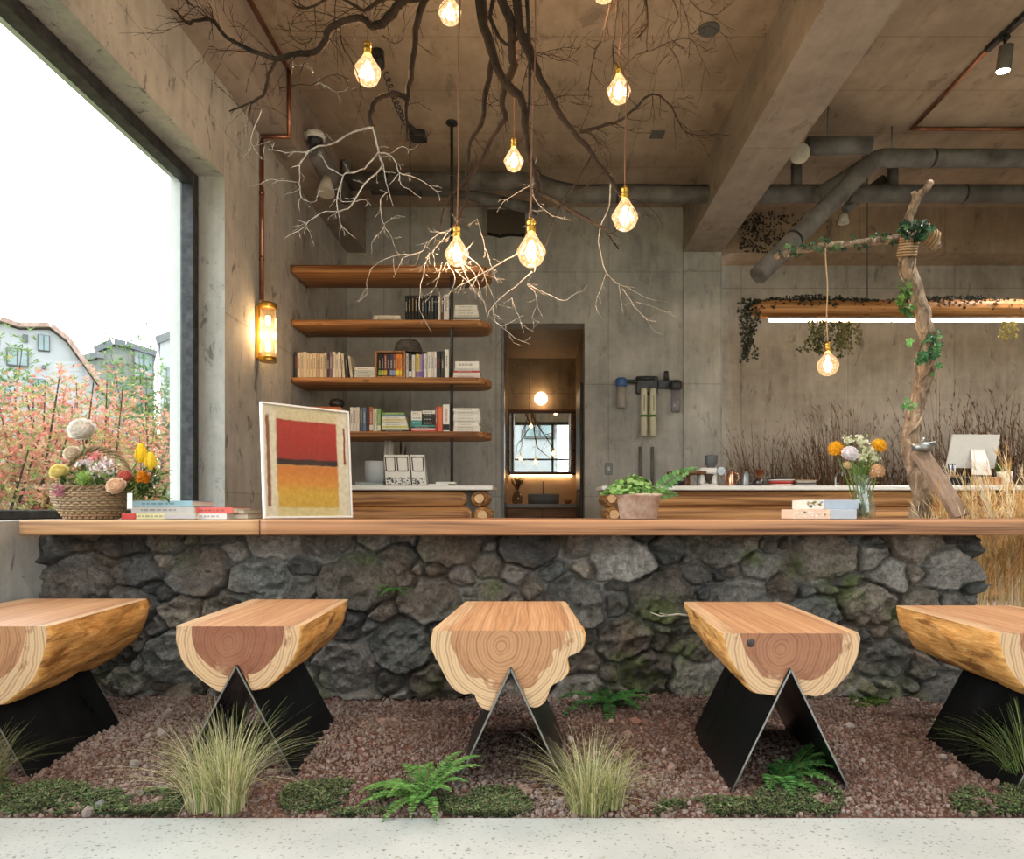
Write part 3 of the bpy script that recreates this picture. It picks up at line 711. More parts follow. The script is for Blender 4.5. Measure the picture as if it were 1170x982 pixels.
# slanted wooden crate with books
m = MB(); x0, x1 = sx_(487), sx_(648); zt = 1.942
for q in ((x0, x1, 5.875, 6.09, zt, zt+.010), (x0, x1, 5.875, 6.09, zt+.218, zt+.228), (x0, x0+.018, 5.875, 6.09, zt+.010, zt+.218), (x1-.012, x1, 5.875, 6.09, zt+.010, zt+.218), (x0+.018, x1-.012, 6.08, 6.09, zt+.010, zt+.218)): m.bbox(*q, .002)
M_crate = wood('crate_wood', lin('#8a5f3b'), lin('#c69a6c'), 'z', 2)
o = m.build('book_crate', M_crate); tag(o, 'small open wooden crate holding dark books on the third shelf', 'crate')
for i, (a, b_, c, bd, n_) in enumerate(((505,520,'#17181a','#8fb05a','black'),(520,535,'#1b2320','#c7c25a','black-green'),(535,552,'#6d2f2a','#d0b24a','maroon'),(552,566,'#3b2a26','#2d2d33','dark brown'),(566,584,'#2f3a57','#8f9dc0','dark blue'),(584,600,'#8a4a2b','#8fa2c4','rust'),(600,618,'#d9822f','#d9d23f','orange'),(618,632,'#e08a3a','#d9c23f','bright orange'))):
    book_up(sx_(a), sx_(b_), 1.9525, .192, c, f'{n_} book inside the wooden crate, {WORDS_[i]} from its left side', 'books in the wooden crate', band=bd, y=5.885)
rowB = [(650,664,'#cfd0cb',.21,'silver-grey',None),(664,682,'#2a2f45',.213,'navy','#d8d8d8'),(682,700,'#d9d7cf',.2,'white',None),(704,722,'#d9c65a',.205,'yellow and purple','#8f73b5'),(722,734,'#b9a9cf',.2,'lilac','#7f62ac'),(734,748,'#8c6f9f',.21,'purple','#6f5590'),(748,762,'#dedbd4',.21,'white',None),(765,786,'#e4e2d9',.226,'white',None),(786,800,'#cfc9c2',.226,'grey-white',None),(800,814,'#e0d9d6',.228,'white',None),(814,836,'#2a2b28',.232,'black',None),(838,855,'#3c3a3a',.232,'charcoal',None),(857,880,'#e3e1d8',.246,'tall white',None)]
for i, (a, b_, c, h, n_, bd) in enumerate(rowB):
    book_up(sx_(a), sx_(b_), 1.942, h, c, f'{n_} book, {WORDS_[i]} to the right of the crate on the third shelf', 'books between crate and rod on the third shelf', band=bd)
for i, (h0, h1, c, n_) in enumerate(((0,.022,'#d9c9c0','pale pink'),(.022,.044,'#dcdad2','white'),(.044,.062,'#b54a44','red-edged'),(.062,.084,'#cfd2ce','grey-white'),(.084,.142,'#e8e4db','thick white'))):
    book_flat(sx_(902+3*i), sx_(1048-2*i), 5.89, 1.942+h0, 1.942+h1, c, f'{n_} book, {WORDS_[i]} up in the pile right of the rod, third shelf', 'flat pile right of the rod, third shelf')
# dark dome hat behind the books
m = MB(); prof = [(.17, 0), (.172, .008), (.13, .016), (.118, .05), (.105, .09), (.075, .118), (.035, .13), (.0, .132)]
cx, cy = sx_(650), 6.17
# hat hangs on the wall side of the plank, resting on the book crate
m.lathe(prof, cx, cy-.17, 28, cz=2.172, sy=.62)
o = m.build('hat', plain('hat_felt', '#3b332b', .9, var=.2)); tag(o, 'dark brown round hat lying on top of the books on the third shelf', 'hat')
# second plank
for i in range(2): book_flat(sx_(473+6*i), sx_(624-4*i), 5.9, 2.437+i*.024, 2.437+i*.024+.022, ('#cbc6ba', '#dcd8cd')[i], ('lower','upper')[i]+' cream book of the flat pair, second shelf left', 'flat cream books on the second shelf')
for i in range(10):
    a = 645+i*17.5; m_ = book_up(sx_(a), sx_(a+16), 2.437, .218, '#191a1b', f'black volume, {WORDS_[i]} from left in the matching set, second shelf', 'black volumes on the second shelf', y=5.9)
for i, (a, b_, c, n_) in enumerate(((821,836,'#d8d4c8','white'),(837,851,'#5a3b3a','dark red'),(852,880,'#d2d1cb','thick grey-white'))):
    book_up(sx_(a), sx_(b_), 2.437, (.21, .2, .226)[i], c, f'{n_} book standing right of the black volumes, second shelf', 'books beside the rod, second shelf')
for i, (h0, h1, c, n_) in enumerate(((0,.014,'#d8d6ce','white'),(.014,.030,'#2a2a2b','black'),(.030,.052,'#c9c6bd','grey'),(.052,.078,'#dad8d0','pale'),(.078,.104,'#d2cfc4','cream'),(.104,.134,'#e0ded6','white'))):
    book_flat(sx_(903+2*i), sx_(1046-3*i), 5.9, 2.437+h0, 2.437+h1, c, f'{n_} book, {WORDS_[i]} up in the pile at the second shelf\'s right end', 'flat pile at the right of the second shelf')
# lowest plank
S4 = 1.477
for i, (h0, h1, a, b_, c, n_) in enumerate(((0,.10,280,345,'#8c8f92','grey lettered'),(.10,.135,200,300,'#c06a3c','orange'))):
    book_flat(sx_(a-(60 if i==0 else 50)), sx_(b_), 5.9, S4+h0*1.6, S4+h1*1.6+(.0), c, f'{n_} box-like book at the left end of the lowest shelf behind the painting', 'books behind the painting, lowest shelf')
m = MB(); m.lathe([(.0, 0), (.05, .004), (.066, .03), (.06, .07), (.02, .085), (0, .088)], sx_(262), 6.0, 20, cz=S4+.217); 
o = m.build('cap', M_black); tag(o, 'small black domed cap lying on the orange book, lowest shelf', 'cap')
rowC = [(352,368,'#ddd9d0',.212,'white'),(368,386,'#d8d0cd',.21,'pale pink-white'),(386,402,'#dad8d2',.212,'white'),(404,420,'#4b545c',.208,'slate'),(420,438,'#5c7090',.21,'steel blue'),(440,455,'#3f342f',.215,'dark brown'),(455,474,'#a8633a',.215,'rust-brown'),(474,480,'#d9d4ca',.2,'thin white'),(481,495,'#d5dac8',.2,'pale green'),(496,516,'#7fa05c',.2,'green and white')]
for i, (a, b_, c, h, n_) in enumerate(rowC):
    book_up(sx_(a), sx_(b_), S4, h, c, f'{n_} book standing {WORDS_[i]} right of the grey box on the lowest shelf', 'standing books, lowest shelf', band='#dcd9cf' if i in (6, 9) else None)
pl = [(.0,.016,'#2d2d2c','black'),(.016,.032,'#e4e1d8','white'),(.032,.052,'#c9cf7a','lime'),(.052,.070,'#e2e0d8','white'),(.070,.096,'#cdd0c4','pale grey'),(.096,.112,'#d9c88a','buff'),(.112,.132,'#dfe0da','white'),(.132,.146,'#5f7fae','blue'),(.146,.166,'#7fa35a','green')]
for i, (h0, h1, c, n_) in enumerate(pl):
    book_flat(sx_(520+rnd.uniform(0, 5)), sx_(668-i*3.5), 5.9, S4+h0, S4+h1, c, f'{n_} book, {WORDS_[i]} up in the colourful pile, lowest shelf', 'colourful flat pile, lowest shelf')
pr = [(.0,.014,'#c8453a','red'),(.014,.030,'#e6cfc7','pink'),(.030,.044,'#3b3b3d','charcoal'),(.044,.058,'#3e8f8a','teal'),(.058,.092,'#1f1f21','black'),(.092,.124,'#222224','black'),(.124,.154,'#29292b','black'),(.154,.184,'#d9d7cf','white')]
for i, (h0, h1, c, n_) in enumerate(pr):
    book_flat(sx_(678 if i < 4 else 738), sx_(806), 5.9, S4+h0, S4+h1, c, f'{n_} book, {WORDS_[i]} up in the black and red pile, lowest shelf', 'black and red pile, lowest shelf')
for i in range(3): book_flat(sx_(678), sx_(734), 5.9, S4+.059+i*.04, S4+.059+i*.04+.039, ('#3f938f','#e4e2da','#dedcd4')[i], ('teal','white','off-white')[i]+' short book stacked left of the black ones, lowest shelf', 'short books beside the black ones')
for i, (a, b_, c, h, bd, n_) in enumerate(((808,820,'#a83a35',.222,None,'dark red'),(821,846,'#d8664a',.215,None,'orange-red'),(848,884,'#e2e0d8',.236,'#1c1c1e','tall white and black'))):
    book_up(sx_(a), sx_(b_), S4, h, c, f'{n_} book standing left of the rod on the lowest shelf', 'books left of the rod, lowest shelf', band=bd)
for i in range(8):
    book_flat(sx_(903+rnd.uniform(0, 6)), sx_(1050-rnd.uniform(0, 10)), 5.9, S4+i*.0255, S4+i*.0255+.025, ('#e4e1d7','#d8d3c6','#e6e4dc','#cfcac0','#dedbd0','#e4e2da','#d0ccc1','#e2dfd6')[i], f'off-white book, {WORDS_[i]} up in the tall white pile, lowest shelf', 'white pile, lowest shelf')

# ------------------------------------------------------------------ log counters
M_log = wood('debarked_log', lin('#7d5231'), lin('#c4935f'), 'x', .8, bump=.5)
M_logend = attrmat('log_end', .7, .25, 60, .4)
M_quartz = plain('white_countertop', '#dcdad4', .3, var=.05)
def log(x0, x1, y, z, r, seed, axis='x', taper=0):
    m = MB(); n = 16; L = 40; rs = np.random.RandomState(seed)
    for j in range(L+1):
        s = j/L; q = min(s, 1-s)*(x1-x0)
        e = 1 if q > .06 else (.55+.45*math.sqrt(max(0, 1-(1-q/.06)**2)))
        for k in range(n):
            a = 2*PI*k/n; f = (1+fbm(np.array([math.cos(a)*1.3+seed*7]), np.array([math.sin(a)*1.3+s*(x1-x0)*1.6]), seed, 3)[0]*.22)*e
            u, v_ = math.cos(a)*r*f, math.sin(a)*r*f*.97
            m.V.append((x0+(x1-x0)*s, y+u, z+v_) if axis == 'x' else (y+u, x0+(x1-x0)*s, z+v_))
    m.smooth = True
    for j in range(L):
        for k in range(n):
            k2 = (k+1) % n; f = (j*n+k, j*n+k2, (j+1)*n+k2, (j+1)*n+k); m.face(f if axis == 'x' else f[::-1])
    m.smooth = False; m.m = 1; m.c = lin('#d8b184')
    m.face(tuple(range(n)) if axis == 'x' else tuple(range(n-1, -1, -1))); m.face(tuple(L*n+k for k in (range(n-1, -1, -1) if axis == 'x' else range(n))))
    return m
def log_counter(x0, x1, y, label, ends, ztop):
    root = thing('log_counter', label, 'counter', ((x0+x1)/2, y+.3, 0), None)
    m = MB().bbox(x0-.02, x1+.02, y-.05, y+.62, ztop-.038, ztop, .006); m.build('worktop', M_quartz, root)
    n = 7; r = (ztop-.04)/n/2
    for i in range(n):
        z = r+i*2*r
        xa = x0+.17*(ends[0])+(.04 if i % 2 else 0); xb = x1-.17*(ends[1])-(.0 if i % 2 else .04)
        log(xa, xb, y+.09, z, r*1.04, 60+i+int(x0*10), 'x').build('log', [M_log, M_logend], root)
        for e, xe in zip(ends, (x0+.085, x1-.085)):
            if e:
                s_ = .012*((i % 2)*2-1)
                log(y+.0+.02*(i % 2), y+.56, xe+s_, z, r*1.05, 40+i, 'y').build('log', [wood_y, M_logend], root)
    MB().box(x0+.1, x1-.1, y+.19, y+.5, .0, ztop-.045).build('core', M_screed, root)
    return root
wood_y = wood('debarked_log_end_on', lin('#7d5231'), lin('#c4935f'), 'y', .9, bump=.5)
log_counter(-2.08, -.385, 5.75, 'log-built counter with white top under the bookshelves, left of the doorway', (0, 1), 1.005)
log_counter(.585, 6.4, 5.95, 'long log-built counter with white top running right from the doorway', (1, 0), 1.010)

# things on the left counter (top z 1.005)
Z1 = 1.0055
def q5(zx): return (330+zx*250/1170-VX)/FPX*5.85
m = MB(); m.smooth = True; m.c = lin('#a9b1b8'); m.lathe([(.088, 0), (.094, .004), (.099, .18), (.096, .183), (.09, .17), (.085, .012), (0, .010)], q5(448), 5.98, 32, cz=Z1+.036)
tag(m.build('planter_bowl', M_obj), 'pale grey-blue cylindrical bowl on the teal books of the left counter', 'bowl')
book_flat(q5(357), q5(500), 5.87, Z1, Z1+.018, '#8fb5a6', 'mint-green book at the bottom of the pair on the left counter', 'books under the grey bowl', dep=.24)
book_flat(q5(352), q5(498), 5.87, Z1+.018, Z1+.035, '#7e8a8f', 'blue-grey book on the mint-green one, left counter', 'books under the grey bowl', dep=.24)
for i in range(3):
    xa = q5((518, 580, 660)[i]); xb = q5((588, 658, 742)[i]); root = thing('paper_bag', ('white paper pouch with black frame print, left one on the left counter', 'white paper pouch with black frame print, middle one on the left counter', 'white paper pouch with black frame print and rounded corner, right one on the left counter')[i], 'pouch', ((xa+xb)/2, 5.9, Z1), 'printed pouches on the left counter')
    H = .272; dpt = .11; w_ = (xb-xa)-.012; X = xa
    m = MB(); m.smooth = False
    def sec(z): return dpt*(1-.75*(z/H)**2)
    for j in range(7):
        z = H*j/6; dd = sec(z); ss = .02*math.sin(z/H*PI)
        for (u, v) in ((0, -dd/2), (w_, -dd/2), (w_, dd/2), (0, dd/2)): m.V.append((X+u-.028*(z/H)+ss*.0, 5.93+v, Z1+z))
    for j in range(6):
        for k in range(4): k2 = (k+1) % 4; m.c = lin('#dddbd4'); m.face((j*4+k, j*4+k2, (j+1)*4+k2, (j+1)*4+k))
    m.face((3,2,1,0)); m.face((24,25,26,27)); m.c = lin('#dddbd4')
    m.build('pouch', M_obj, root)
    def pt(u, z, off=-.0015): return Vector((X+u*w_-.028*(z/H), 5.93-sec(z)/2+off, Z1+z))
    m = MB(); m.c = lin('#1d1d1e')
    loop = [(.12, .13), (.88, .13), (.9, .25), (.1, .25), (.12, .13)]
    for a in range(4): m.tube([pt(*loop[a]), pt((loop[a][0]+loop[a+1][0])/2, (loop[a][1]+loop[a+1][1])/2), pt(*loop[a+1])], .0045, 5)
    m.build('printed_frame', M_obj, root, label) if False else m.build('printed_frame', M_obj, root)
    m = MB(); r = random.Random(i)
    for _ in range(34):
        u, z = r.uniform(.06, .94), r.uniform(.006, .075); p = pt(u, z, -.003); m.c = lin(r.choice(['#1b1b1c', '#1b1b1c', '#2a2a2a', '#8f8f8c']))
        s_ = r.uniform(.004, .011); m.prism([(p.x-s_, p.z), (p.x, p.z-s_*.6), (p.x+s_, p.z), (p.x, p.z+s_*.7)], p.y, p.y+.004)
    m.c = lin('#1b1b1c'); m.box(X+.004, X+w_-.004, 5.93-sec(0)/2-.0012, 5.93-sec(0)/2+.001, Z1+.002, Z1+.012); m.build('printed_landscape', M_obj, root)
for i, (a, b_, z0, z1, c, n_) in enumerate(((745,850,0,.018,'#d9dcdc','white lower'),(785,890,.018,.036,'#e5e3da','cream upper'))):
    book_flat(q5(a), q5(b_), 5.86, Z1+z0, Z1+z1, c, f'{n_} thin booklet of the two at the right end of the left counter', 'booklets on the left counter', dep=.15)
for i, (a, h, c) in enumerate(((475,.47,'#cfc9bb'),(487,.46,'#bdb7aa'),(500,.47,'#d8d2c4'),(512,.44,'#c8c2b3'))):
    m = MB(); m.c = lin(c); m.tube([(q5(a), 6.12, Z1), (q5(a)+.006, 6.13, Z1+h*.92)], .0125, 10); m.c = lin('#7a756b'); m.tube([(q5(a)+.006, 6.13, Z1+h*.92), (q5(a)+.006, 6.13, Z1+h*.93)], .008, 8)
    tag(m.build('paper_roll', M_obj), f'upright off-white paper roll, {WORDS_[i]} from left behind the grey bowl', 'paper roll', 'paper rolls behind the bowl')
m = MB(); m.lathe([(.03, 0), (.036, .01), (.036, .1), (.033, .1), (.033, .012), (0, .01)], q5(560), 6.17, 16, cz=Z1)
hr = m.build('utensil_cup', M_steelh); tag(hr, 'steel cup holding brushes behind the printed pouches', 'cup')
for i, (dx, h, c) in enumerate(((-.02, .40, '#8a6a3a'), (0, .43, '#2c2a28'), (.014, .41, '#b79a62'), (.022, .38, '#3a3734'))):
    m = MB(); m.c = lin(c); m.tube([(q5(560)+dx*.4, 6.17, Z1+.014), (q5(560)+dx*1.6, 6.16, Z1+h*.7)], .003, 6); m.tube([(q5(560)+dx*1.6, 6.16, Z1+h*.7), (q5(560)+dx*1.9, 6.16, Z1+h*.85), (q5(560)+dx*2.1, 6.16, Z1+h)], [.006, .01, .003], 8)
    tag(m.build('brush', M_matte), f'{("brown","black","straw","dark")[i]} brush standing in the steel cup behind the pouches', 'brush', 'brushes in the steel cup')

# things on the right counter
Z2 = 1.0105
def r5(zx): return (680+zx*220/1170-VX)/FPX*6.2
M_dwood = wood('dark_wood', lin('#4c2f1c'), lin('#8a5d3c'), 'x', 2)
m = MB(); cx = r5(570)
m.lathe([(.045, 0), (.04, .008), (.03, .02), (.028, .09), (.034, .1), (.175*1.0, .112), (.18, .12), (.176, .134), (0, .134)], cx-.05*.6, 6.15, 36, cz=Z2)
tag(m.build('cake_stand', M_dwood), 'dark wooden cake stand with flat round top on the right counter', 'cake stand')
m = MB(); m.c = lin('#1b1b1c'); m.lathe([(.03, 0), (.048, .02), (.052, .045), (.049, .045), (.045, .02), (0, .008)], r5(500)-.02, 6.02, 24, cz=Z2)
tag(m.build('bowl', M_obj), 'small black bowl under the edge of the wooden cake stand', 'bowl')
# coffee grinder
gx = r5(672); root = thing('coffee_grinder', 'white coffee grinder with grey hopper on the right counter', 'coffee grinder', (gx, 6.15, Z2))
m = MB(); m.smooth = False; m.c = lin('#dfddd7')
m.bbox(gx-.075, gx+.075, 6.06, 6.26, Z2, Z2+.02, .006); m.bbox(gx-.075, gx-.035, 6.09, 6.24, Z2+.02, Z2+.11, .008); m.bbox(gx+.035, gx+.075, 6.09, 6.24, Z2+.02, Z2+.11, .008)
m.bbox(gx-.083, gx+.083, 6.06, 6.25, Z2+.11, Z2+.165, .012); m.build('housing', M_obj, root)
m = MB(); m.c = lin('#4a3b33'); m.lathe([(.012, 0), (.02, .02), (.055, .07), (.055, .075), (0, .075)], gx, 6.12, 20, cz=Z2+.035); m.build('portafilter_funnel', M_obj, root)
m = MB(); m.c = lin('#5d6163'); m.lathe([(.03, 0), (.035, .01), (.055, .05), (.058, .10), (.055, .115), (0, .118)], gx+.035, 6.15, 24, cz=Z2+.165); m.build('bean_hopper', M_obj, root)
m = MB(); m.lathe([(.036, 0), (.04, .008), (.04, .02), (.02, .026), (0, .026)], gx+.1, 6.05, 24, axis='y', cz=Z2+.135); m.build('dial', M_steelh, root)
def kettle(x, y, r, h, mat, label, spout=True, nm='kettle'):
    root = thing(nm, label, 'kettle', (x, y, Z2), 'metal pots on the right counter')
    m = MB(); m.lathe([(r*.95, 0), (r, .006), (r*.92, h*.5), (r*.72, h*.92), (r*.75, h*.94)], x, y, 24, cz=Z2); m.build('body', mat, root)
    m = MB(); m.lathe([(r*.75, h*.94), (r*.5, h*.99), (.006, h*1.01), (.01, h*1.05), (0, h*1.08)], x, y, 20, cz=Z2); m.build('lid', mat, root)
    m = MB(); m.tube([(x+r*.7, y, Z2+h*.85), (x+r*1.7, y, Z2+h*.8), (x+r*1.75, y, Z2+h*.45), (x+r*.95, y, Z2+h*.25)], .005, 8); m.build('handle', mat, root)
    if spout: m = MB(); m.tube([(x-r*.9, y, Z2+h*.2), (x-r*1.5, y, Z2+h*.5), (x-r*1.8, y, Z2+h*.88)], [.009, .006, .004], 8); m.build('spout', mat, root)
kettle(r5(818), 6.15, .038, .145, plain('polished_copper', '#d19a78', .22, 1), 'copper pot with domed lid, tallest of the pots right of the coffee grinder')
kettle(r5(900), 6.12, .042, .125, M_steelh, 'ribbed steel pot with a handle, right of the copper pot on the counter', False)
m = MB(); m.lathe([(.03, 0), (.048, .02), (.05, .05), (.035, .06), (.028, .075)], r5(975), 6.1, 24, cz=Z2); m.tube([(r5(975)-.045, 6.1, Z2+.05), (r5(975)-.09, 6.08, Z2+.02)], .007, 8)
tag(m.build('milk_pitcher', plain('dark_steel', '#5a5b5c', .3, .9)), 'low dark steel jug with a side handle below the copper dripper', 'jug', 'metal pots on the right counter')
m = MB(); m.lathe([(.018, 0), (.014, .008), (.022, .02), (.048, .07), (.05, .07), (.05, .074), (.0, .03)], r5(975), 6.1, 24, cz=Z2+.0755)
tag(m.build('dripper', plain('copper_dripper', '#c07a52', .28, 1)), 'copper coffee dripper sitting on the dark steel jug', 'dripper')
for i, (a, r, h) in enumerate(((1035, .028, .10), (1062, .022, .085))):
    m = MB(); m.smooth = True; m.lathe([(r, 0), (r*1.05, h), (r*.98, h), (r*.92, .006), (0, .005)], r5(a), 6.2, 20, cz=Z2)
    tag(m.build('glass_tumbler', M_clear), ('taller' , 'shorter')[i]+' clear glass between the copper dripper and the plates', 'glass', 'clear glasses on the right counter')
for i, (z0, z1, r, c, n_) in enumerate(((0,.02,.115,'#dad6cf','white'),(.02,.045,.12,'#c4473f','red'),(.045,.062,.118,'#e2dfd8','white upper'),(.062,.082,.11,'#20242a','navy'))):
    m = MB(); m.c = lin(c); m.lathe([(r*.7, z0), (r, z0+(z1-z0)*.6), (r, z1-.001), (r*.95, z1-.001), (r*.6, z0+.004), (0, z0+.004)], r5(1110)+.01, 6.14, 32, cz=Z2, sy=.8)
    tag(m.build('plate', M_obj), f'{n_} dish, {WORDS_[i]} up in the round dish pile on the right counter', 'dish', 'pile of round dishes')
xx = (914-VX)/FPX*6.2
for i, (z0, z1, w_, c, n_) in enumerate(((0,.022,.09,'#7b7a76','grey'),(.022,.028,.1,'#2c2b2a','black'),(.028,.05,.085,'#96918a','beige-grey'),(.05,.056,.105,'#c9a985','wooden'))):
    m = MB(); m.c = lin(c); m.bbox(xx-w_, xx+w_, 6.05, 6.24, Z2+z0, Z2+z1-.0006, .003)
    tag(m.build('tray', M_obj), f'{n_} tray, {WORDS_[i]} up in the tray pile right of the round dishes', 'tray', 'pile of trays')
fx = (957-VX)/FPX*6.25
m = MB(); m.lathe([(.022, 0), (.022, .012), (.01, .016), (.009, .10)], fx, 6.3, 16, cz=Z2); m.tube([(fx, 6.3, Z2+.095), (fx, 6.25, Z2+.13), (fx, 6.16, Z2+.125), (fx, 6.15, Z2+.10)], .008, 10); m.tube([(fx, 6.3, Z2+.03), (fx+.035, 6.3, Z2+.036)], .005, 8)
tag(m.build('counter_tap', M_steelh), 'small chrome tap on the right counter, left of the flower vase', 'tap')
# computer
mx = (1112-VX)/FPX*6.3; root = thing('computer_monitor', 'white all-in-one screen seen from behind on the right counter', 'monitor', (mx, 6.3, Z2+.10))
R = Matrix.Translation((mx, 6.3, Z2+.33)) @ Matrix.Rotation(.16, 4, 'X') @ Matrix.Rotation(-.12, 4, 'Z')
m = MB(); m.c = lin('#d9d9d6'); m.prism([(-.225+.0, -.155), (.195, -.155), (.215, .155), (-.195, .155)], -.008, .012); m.V = [tuple(R @ Vector(v)) for v in m.V]; m.build('screen_housing', M_obj, root)
m = MB(); m.c = lin('#e4e3df'); 
m.V = []; pts = [Vector((.03, -.012, .02)), Vector((.035, -.075, -.09)), Vector((.04, -.11, -.205))]
for i, p_ in enumerate(pts): m.verts([R @ (p_+Vector((-.06-.012*i, 0, 0))), R @ (p_+Vector((.06+.012*i, 0, 0))), R @ (p_+Vector((.06+.012*i, .006, 0))), R @ (p_+Vector((-.06-.012*i, .006, 0)))])
for i in range(2):
    for k in range(4): k2 = (k+1) % 4; m.face((i*4+k, i*4+k2, i*4+4+k2, i*4+4+k))
m.face((3,2,1,0)); m.face((8,9,10,11)); m.build('stand', M_obj, root)
bx_ = (1122-VX)/FPX*6.2
m = MB(); m.bbox(bx_-.11, bx_+.11, 6.08, 6.44, Z2, Z2+.085, .005); tag(m.build('wooden_box', M_crate), 'pale wooden box under the screen on the right counter', 'box')
tx = (1092-VX)/FPX*6.3
m = MB(); m.c = lin('#17181a'); m.bbox(tx-.15, tx+.085, 6.2, 6.45, Z2, Z2+.09, .006); tag(m.build('cash_drawer', M_obj), 'black cash drawer left of the wooden box on the right counter', 'cash drawer')
cx = (1095-VX)/FPX*6.15
m = MB(); m.c = lin('#9b7a55'); m.bbox(cx-.045, cx+.05, 6.22, 6.29, Z2+.091, Z2+.108, .003); tag(m.build('pen_tray', M_obj), 'small wooden pen tray on the black cash drawer', 'tray')
for i, (dx, c) in enumerate(((-.025,'#24324a'),(-.008,'#f0f0ee'),(.008,'#2b4c7a'),(.026,'#d9d9d6'))):
    m = MB(); m.c = lin(c); m.tube([(cx+dx, 6.25, Z2+.1085), (cx+dx*1.15, 6.25, Z2+.2)], .0065, 8); m.c = lin('#1c1c1e'); m.tube([(cx+dx*1.15, 6.25, Z2+.2), (cx+dx*1.16, 6.25, Z2+.215)], [.006, .003], 8)
    tag(m.build('marker', M_obj), f'{("navy","white","blue","silver")[i]} marker upright before the screen, {WORDS_[i]} from left', 'marker', 'markers by the screen')
px_ = (1148-VX)/FPX*6.2; root = thing('potted_plant', 'small green plant in a white pot right of the screen', 'plant', (px_, 6.2, Z2))
m = MB(); m.c = lin('#e3e2dd'); m.lathe([(.045, 0), (.06, .10), (.063, .135), (.057, .135), (.054, .115), (0, .115)], px_, 6.2, 24, cz=Z2); m.build('pot', M_obj, root)
M_leaf = attrmat('leaf', .5, .2, 40, .1, trl=.3)
m = MB(); r = random.Random(2)
for _ in range(60):
    a = r.uniform(0, 2*PI); p0 = Vector((px_+r.uniform(-.03,.03), 6.2+r.uniform(-.03,.03), Z2+.115)); m.c = jit(lin('#4f7a33'), .3, r); m.leaf(p0, Vector((math.cos(a)*.4, math.sin(a)*.4, 1)), Vector((math.sin(a), 1, 0)), r.uniform(.06, .12), .014, .05)
m.build('foliage', M_leaf, root)

# ------------------------------------------------------------------ water filter, switch
root = thing('water_filter', 'wall-mounted water filter with black manifold and two cream cartridges', 'water filter', ((748-VX)/FPX*7.6, 7.55, 1.3))
F = lambda x, y: ((x-VX)/FPX*7.6, CAMH+(VY-y)/FPX*7.6)
x, z = F(751, 440); m = MB(); x0, zt = F(726, 431); x1, zb = F(770, 451)
m.bbox(x0, x0+.24, 7.53, 7.599, zb, zt, .01); m.bbox(x0+.24, x1, 7.55, 7.599, zb+.06, zt-.04, .01); m.tube([(x0-.13, 7.54, zt-.06), (x0+.02, 7.54, zt-.06)], .022, 10); m.tube([(x1-.1, 7.53, zt-.05), (x1-.1, 7.53, zt+.05)], [.03, .025], 10); m.tube([(x0+.02, 7.52, zt-.03), (x0+.2, 7.52, zt-.03)], .02, 10)
m.build('manifold', plain('black_plastic', '#17191c', .4), root)
def canister(px, capcol, bodmat, r, y0, y1, yc, nm, lab):
    x, z0 = F(px, y1); _, z1 = F(px, y0); _, zc = F(px, yc)
    mm = MB(); mm.lathe([(r*.8, z0), (r, z0+.02), (r, z1)], x, 7.5, 20); bd = mm.build(nm, bodmat, root); 
    if lab: bd['label'] = lab
    mm = MB(); mm.lathe([(r*1.15, z1-.01), (r*1.3, z1+.01), (r*1.3, zc-.02), (r*.9, zc)], x, 7.5, 20); mm.tube([(x, 7.5, (z1+zc)/2), (x, 7.599, (z1+zc)/2)], .02, 8); c_ = mm.build('filter_cap', capcol, root); return x
canister(708.5, plain('blue_plastic', '#2c5f9e', .4), plain('grey_canister', '#a39c94', .5), .05, 443, 468, 434, 'filter_canister', 'grey canister under the blue cap')
canister(770, plain('black_plastic2', '#202225', .4), glass('smoky_glass', (.75, .72, .78), .08, solid=.25, scol=(.4, .38, .42)), .052, 446, 473, 437, 'clear_canister', 'see-through smoky canister')
for px_2 in (734, 744.5):
    x, z0 = F(px_2, 500); _, z1 = F(px_2, 448); _, zm = F(px_2, 477)
    m = MB(); m.c = lin('#d4d0b4'); m.lathe([(.03, z0), (.036, z0+.01), (.036, z1), (.03, z1+.02)], x, 7.5, 20); bb = m.build('cartridge', M_obj, root); bb['label'] = 'cream cartridge with a green band'
    m = MB(); m.c = lin('#3f7d3a'); m.lathe([(.0375, zm-.012), (.0375, zm+.012)], x, 7.5, 20); m.c = lin('#8a8f7a'); m.box(x-.006, x+.006, 7.462, 7.47, zm+.05, z1-.05); m.build('label_band', M_obj, bb)
m = MB(); m.c = lin('#b8b2a6')
for a, b_ in ((731, 731), (745, 745)):
    xs, z0 = F(738, 499); xe, ze = F(a, 510); _, zz = F(a, 562); m.tube([(xs, 7.55, z0), (xe, 7.575, ze), (xe, 7.58, zz)], .006, 6)
m.c = lin('#6f6a63')
for a in (731, 745): xe, ze = F(a, 511); _, zz = F(a, 562); m.tube([(xe, 7.58, ze), (xe, 7.58, zz)], .017, 8)
m.build('hose', M_obj, root)
x, z = F(695.5, 536); m = MB(); m.c = lin('#7e8284'); m.bbox(x-.042, x+.042, 7.588, 7.599, z-.065, z+.065, .004)
root = m.build('wall_switch', M_obj); tag(root, 'grey wall plate with a small white socket beside the doorway', 'socket plate'); WORLD[root.name] = root.location.copy()
m = MB(); m.c = lin('#c9ccce'); m.bbox(x-.014, x+.014, 7.583, 7.5885, z-.022, z+.022, .003); m.build('rocker', M_obj, root)

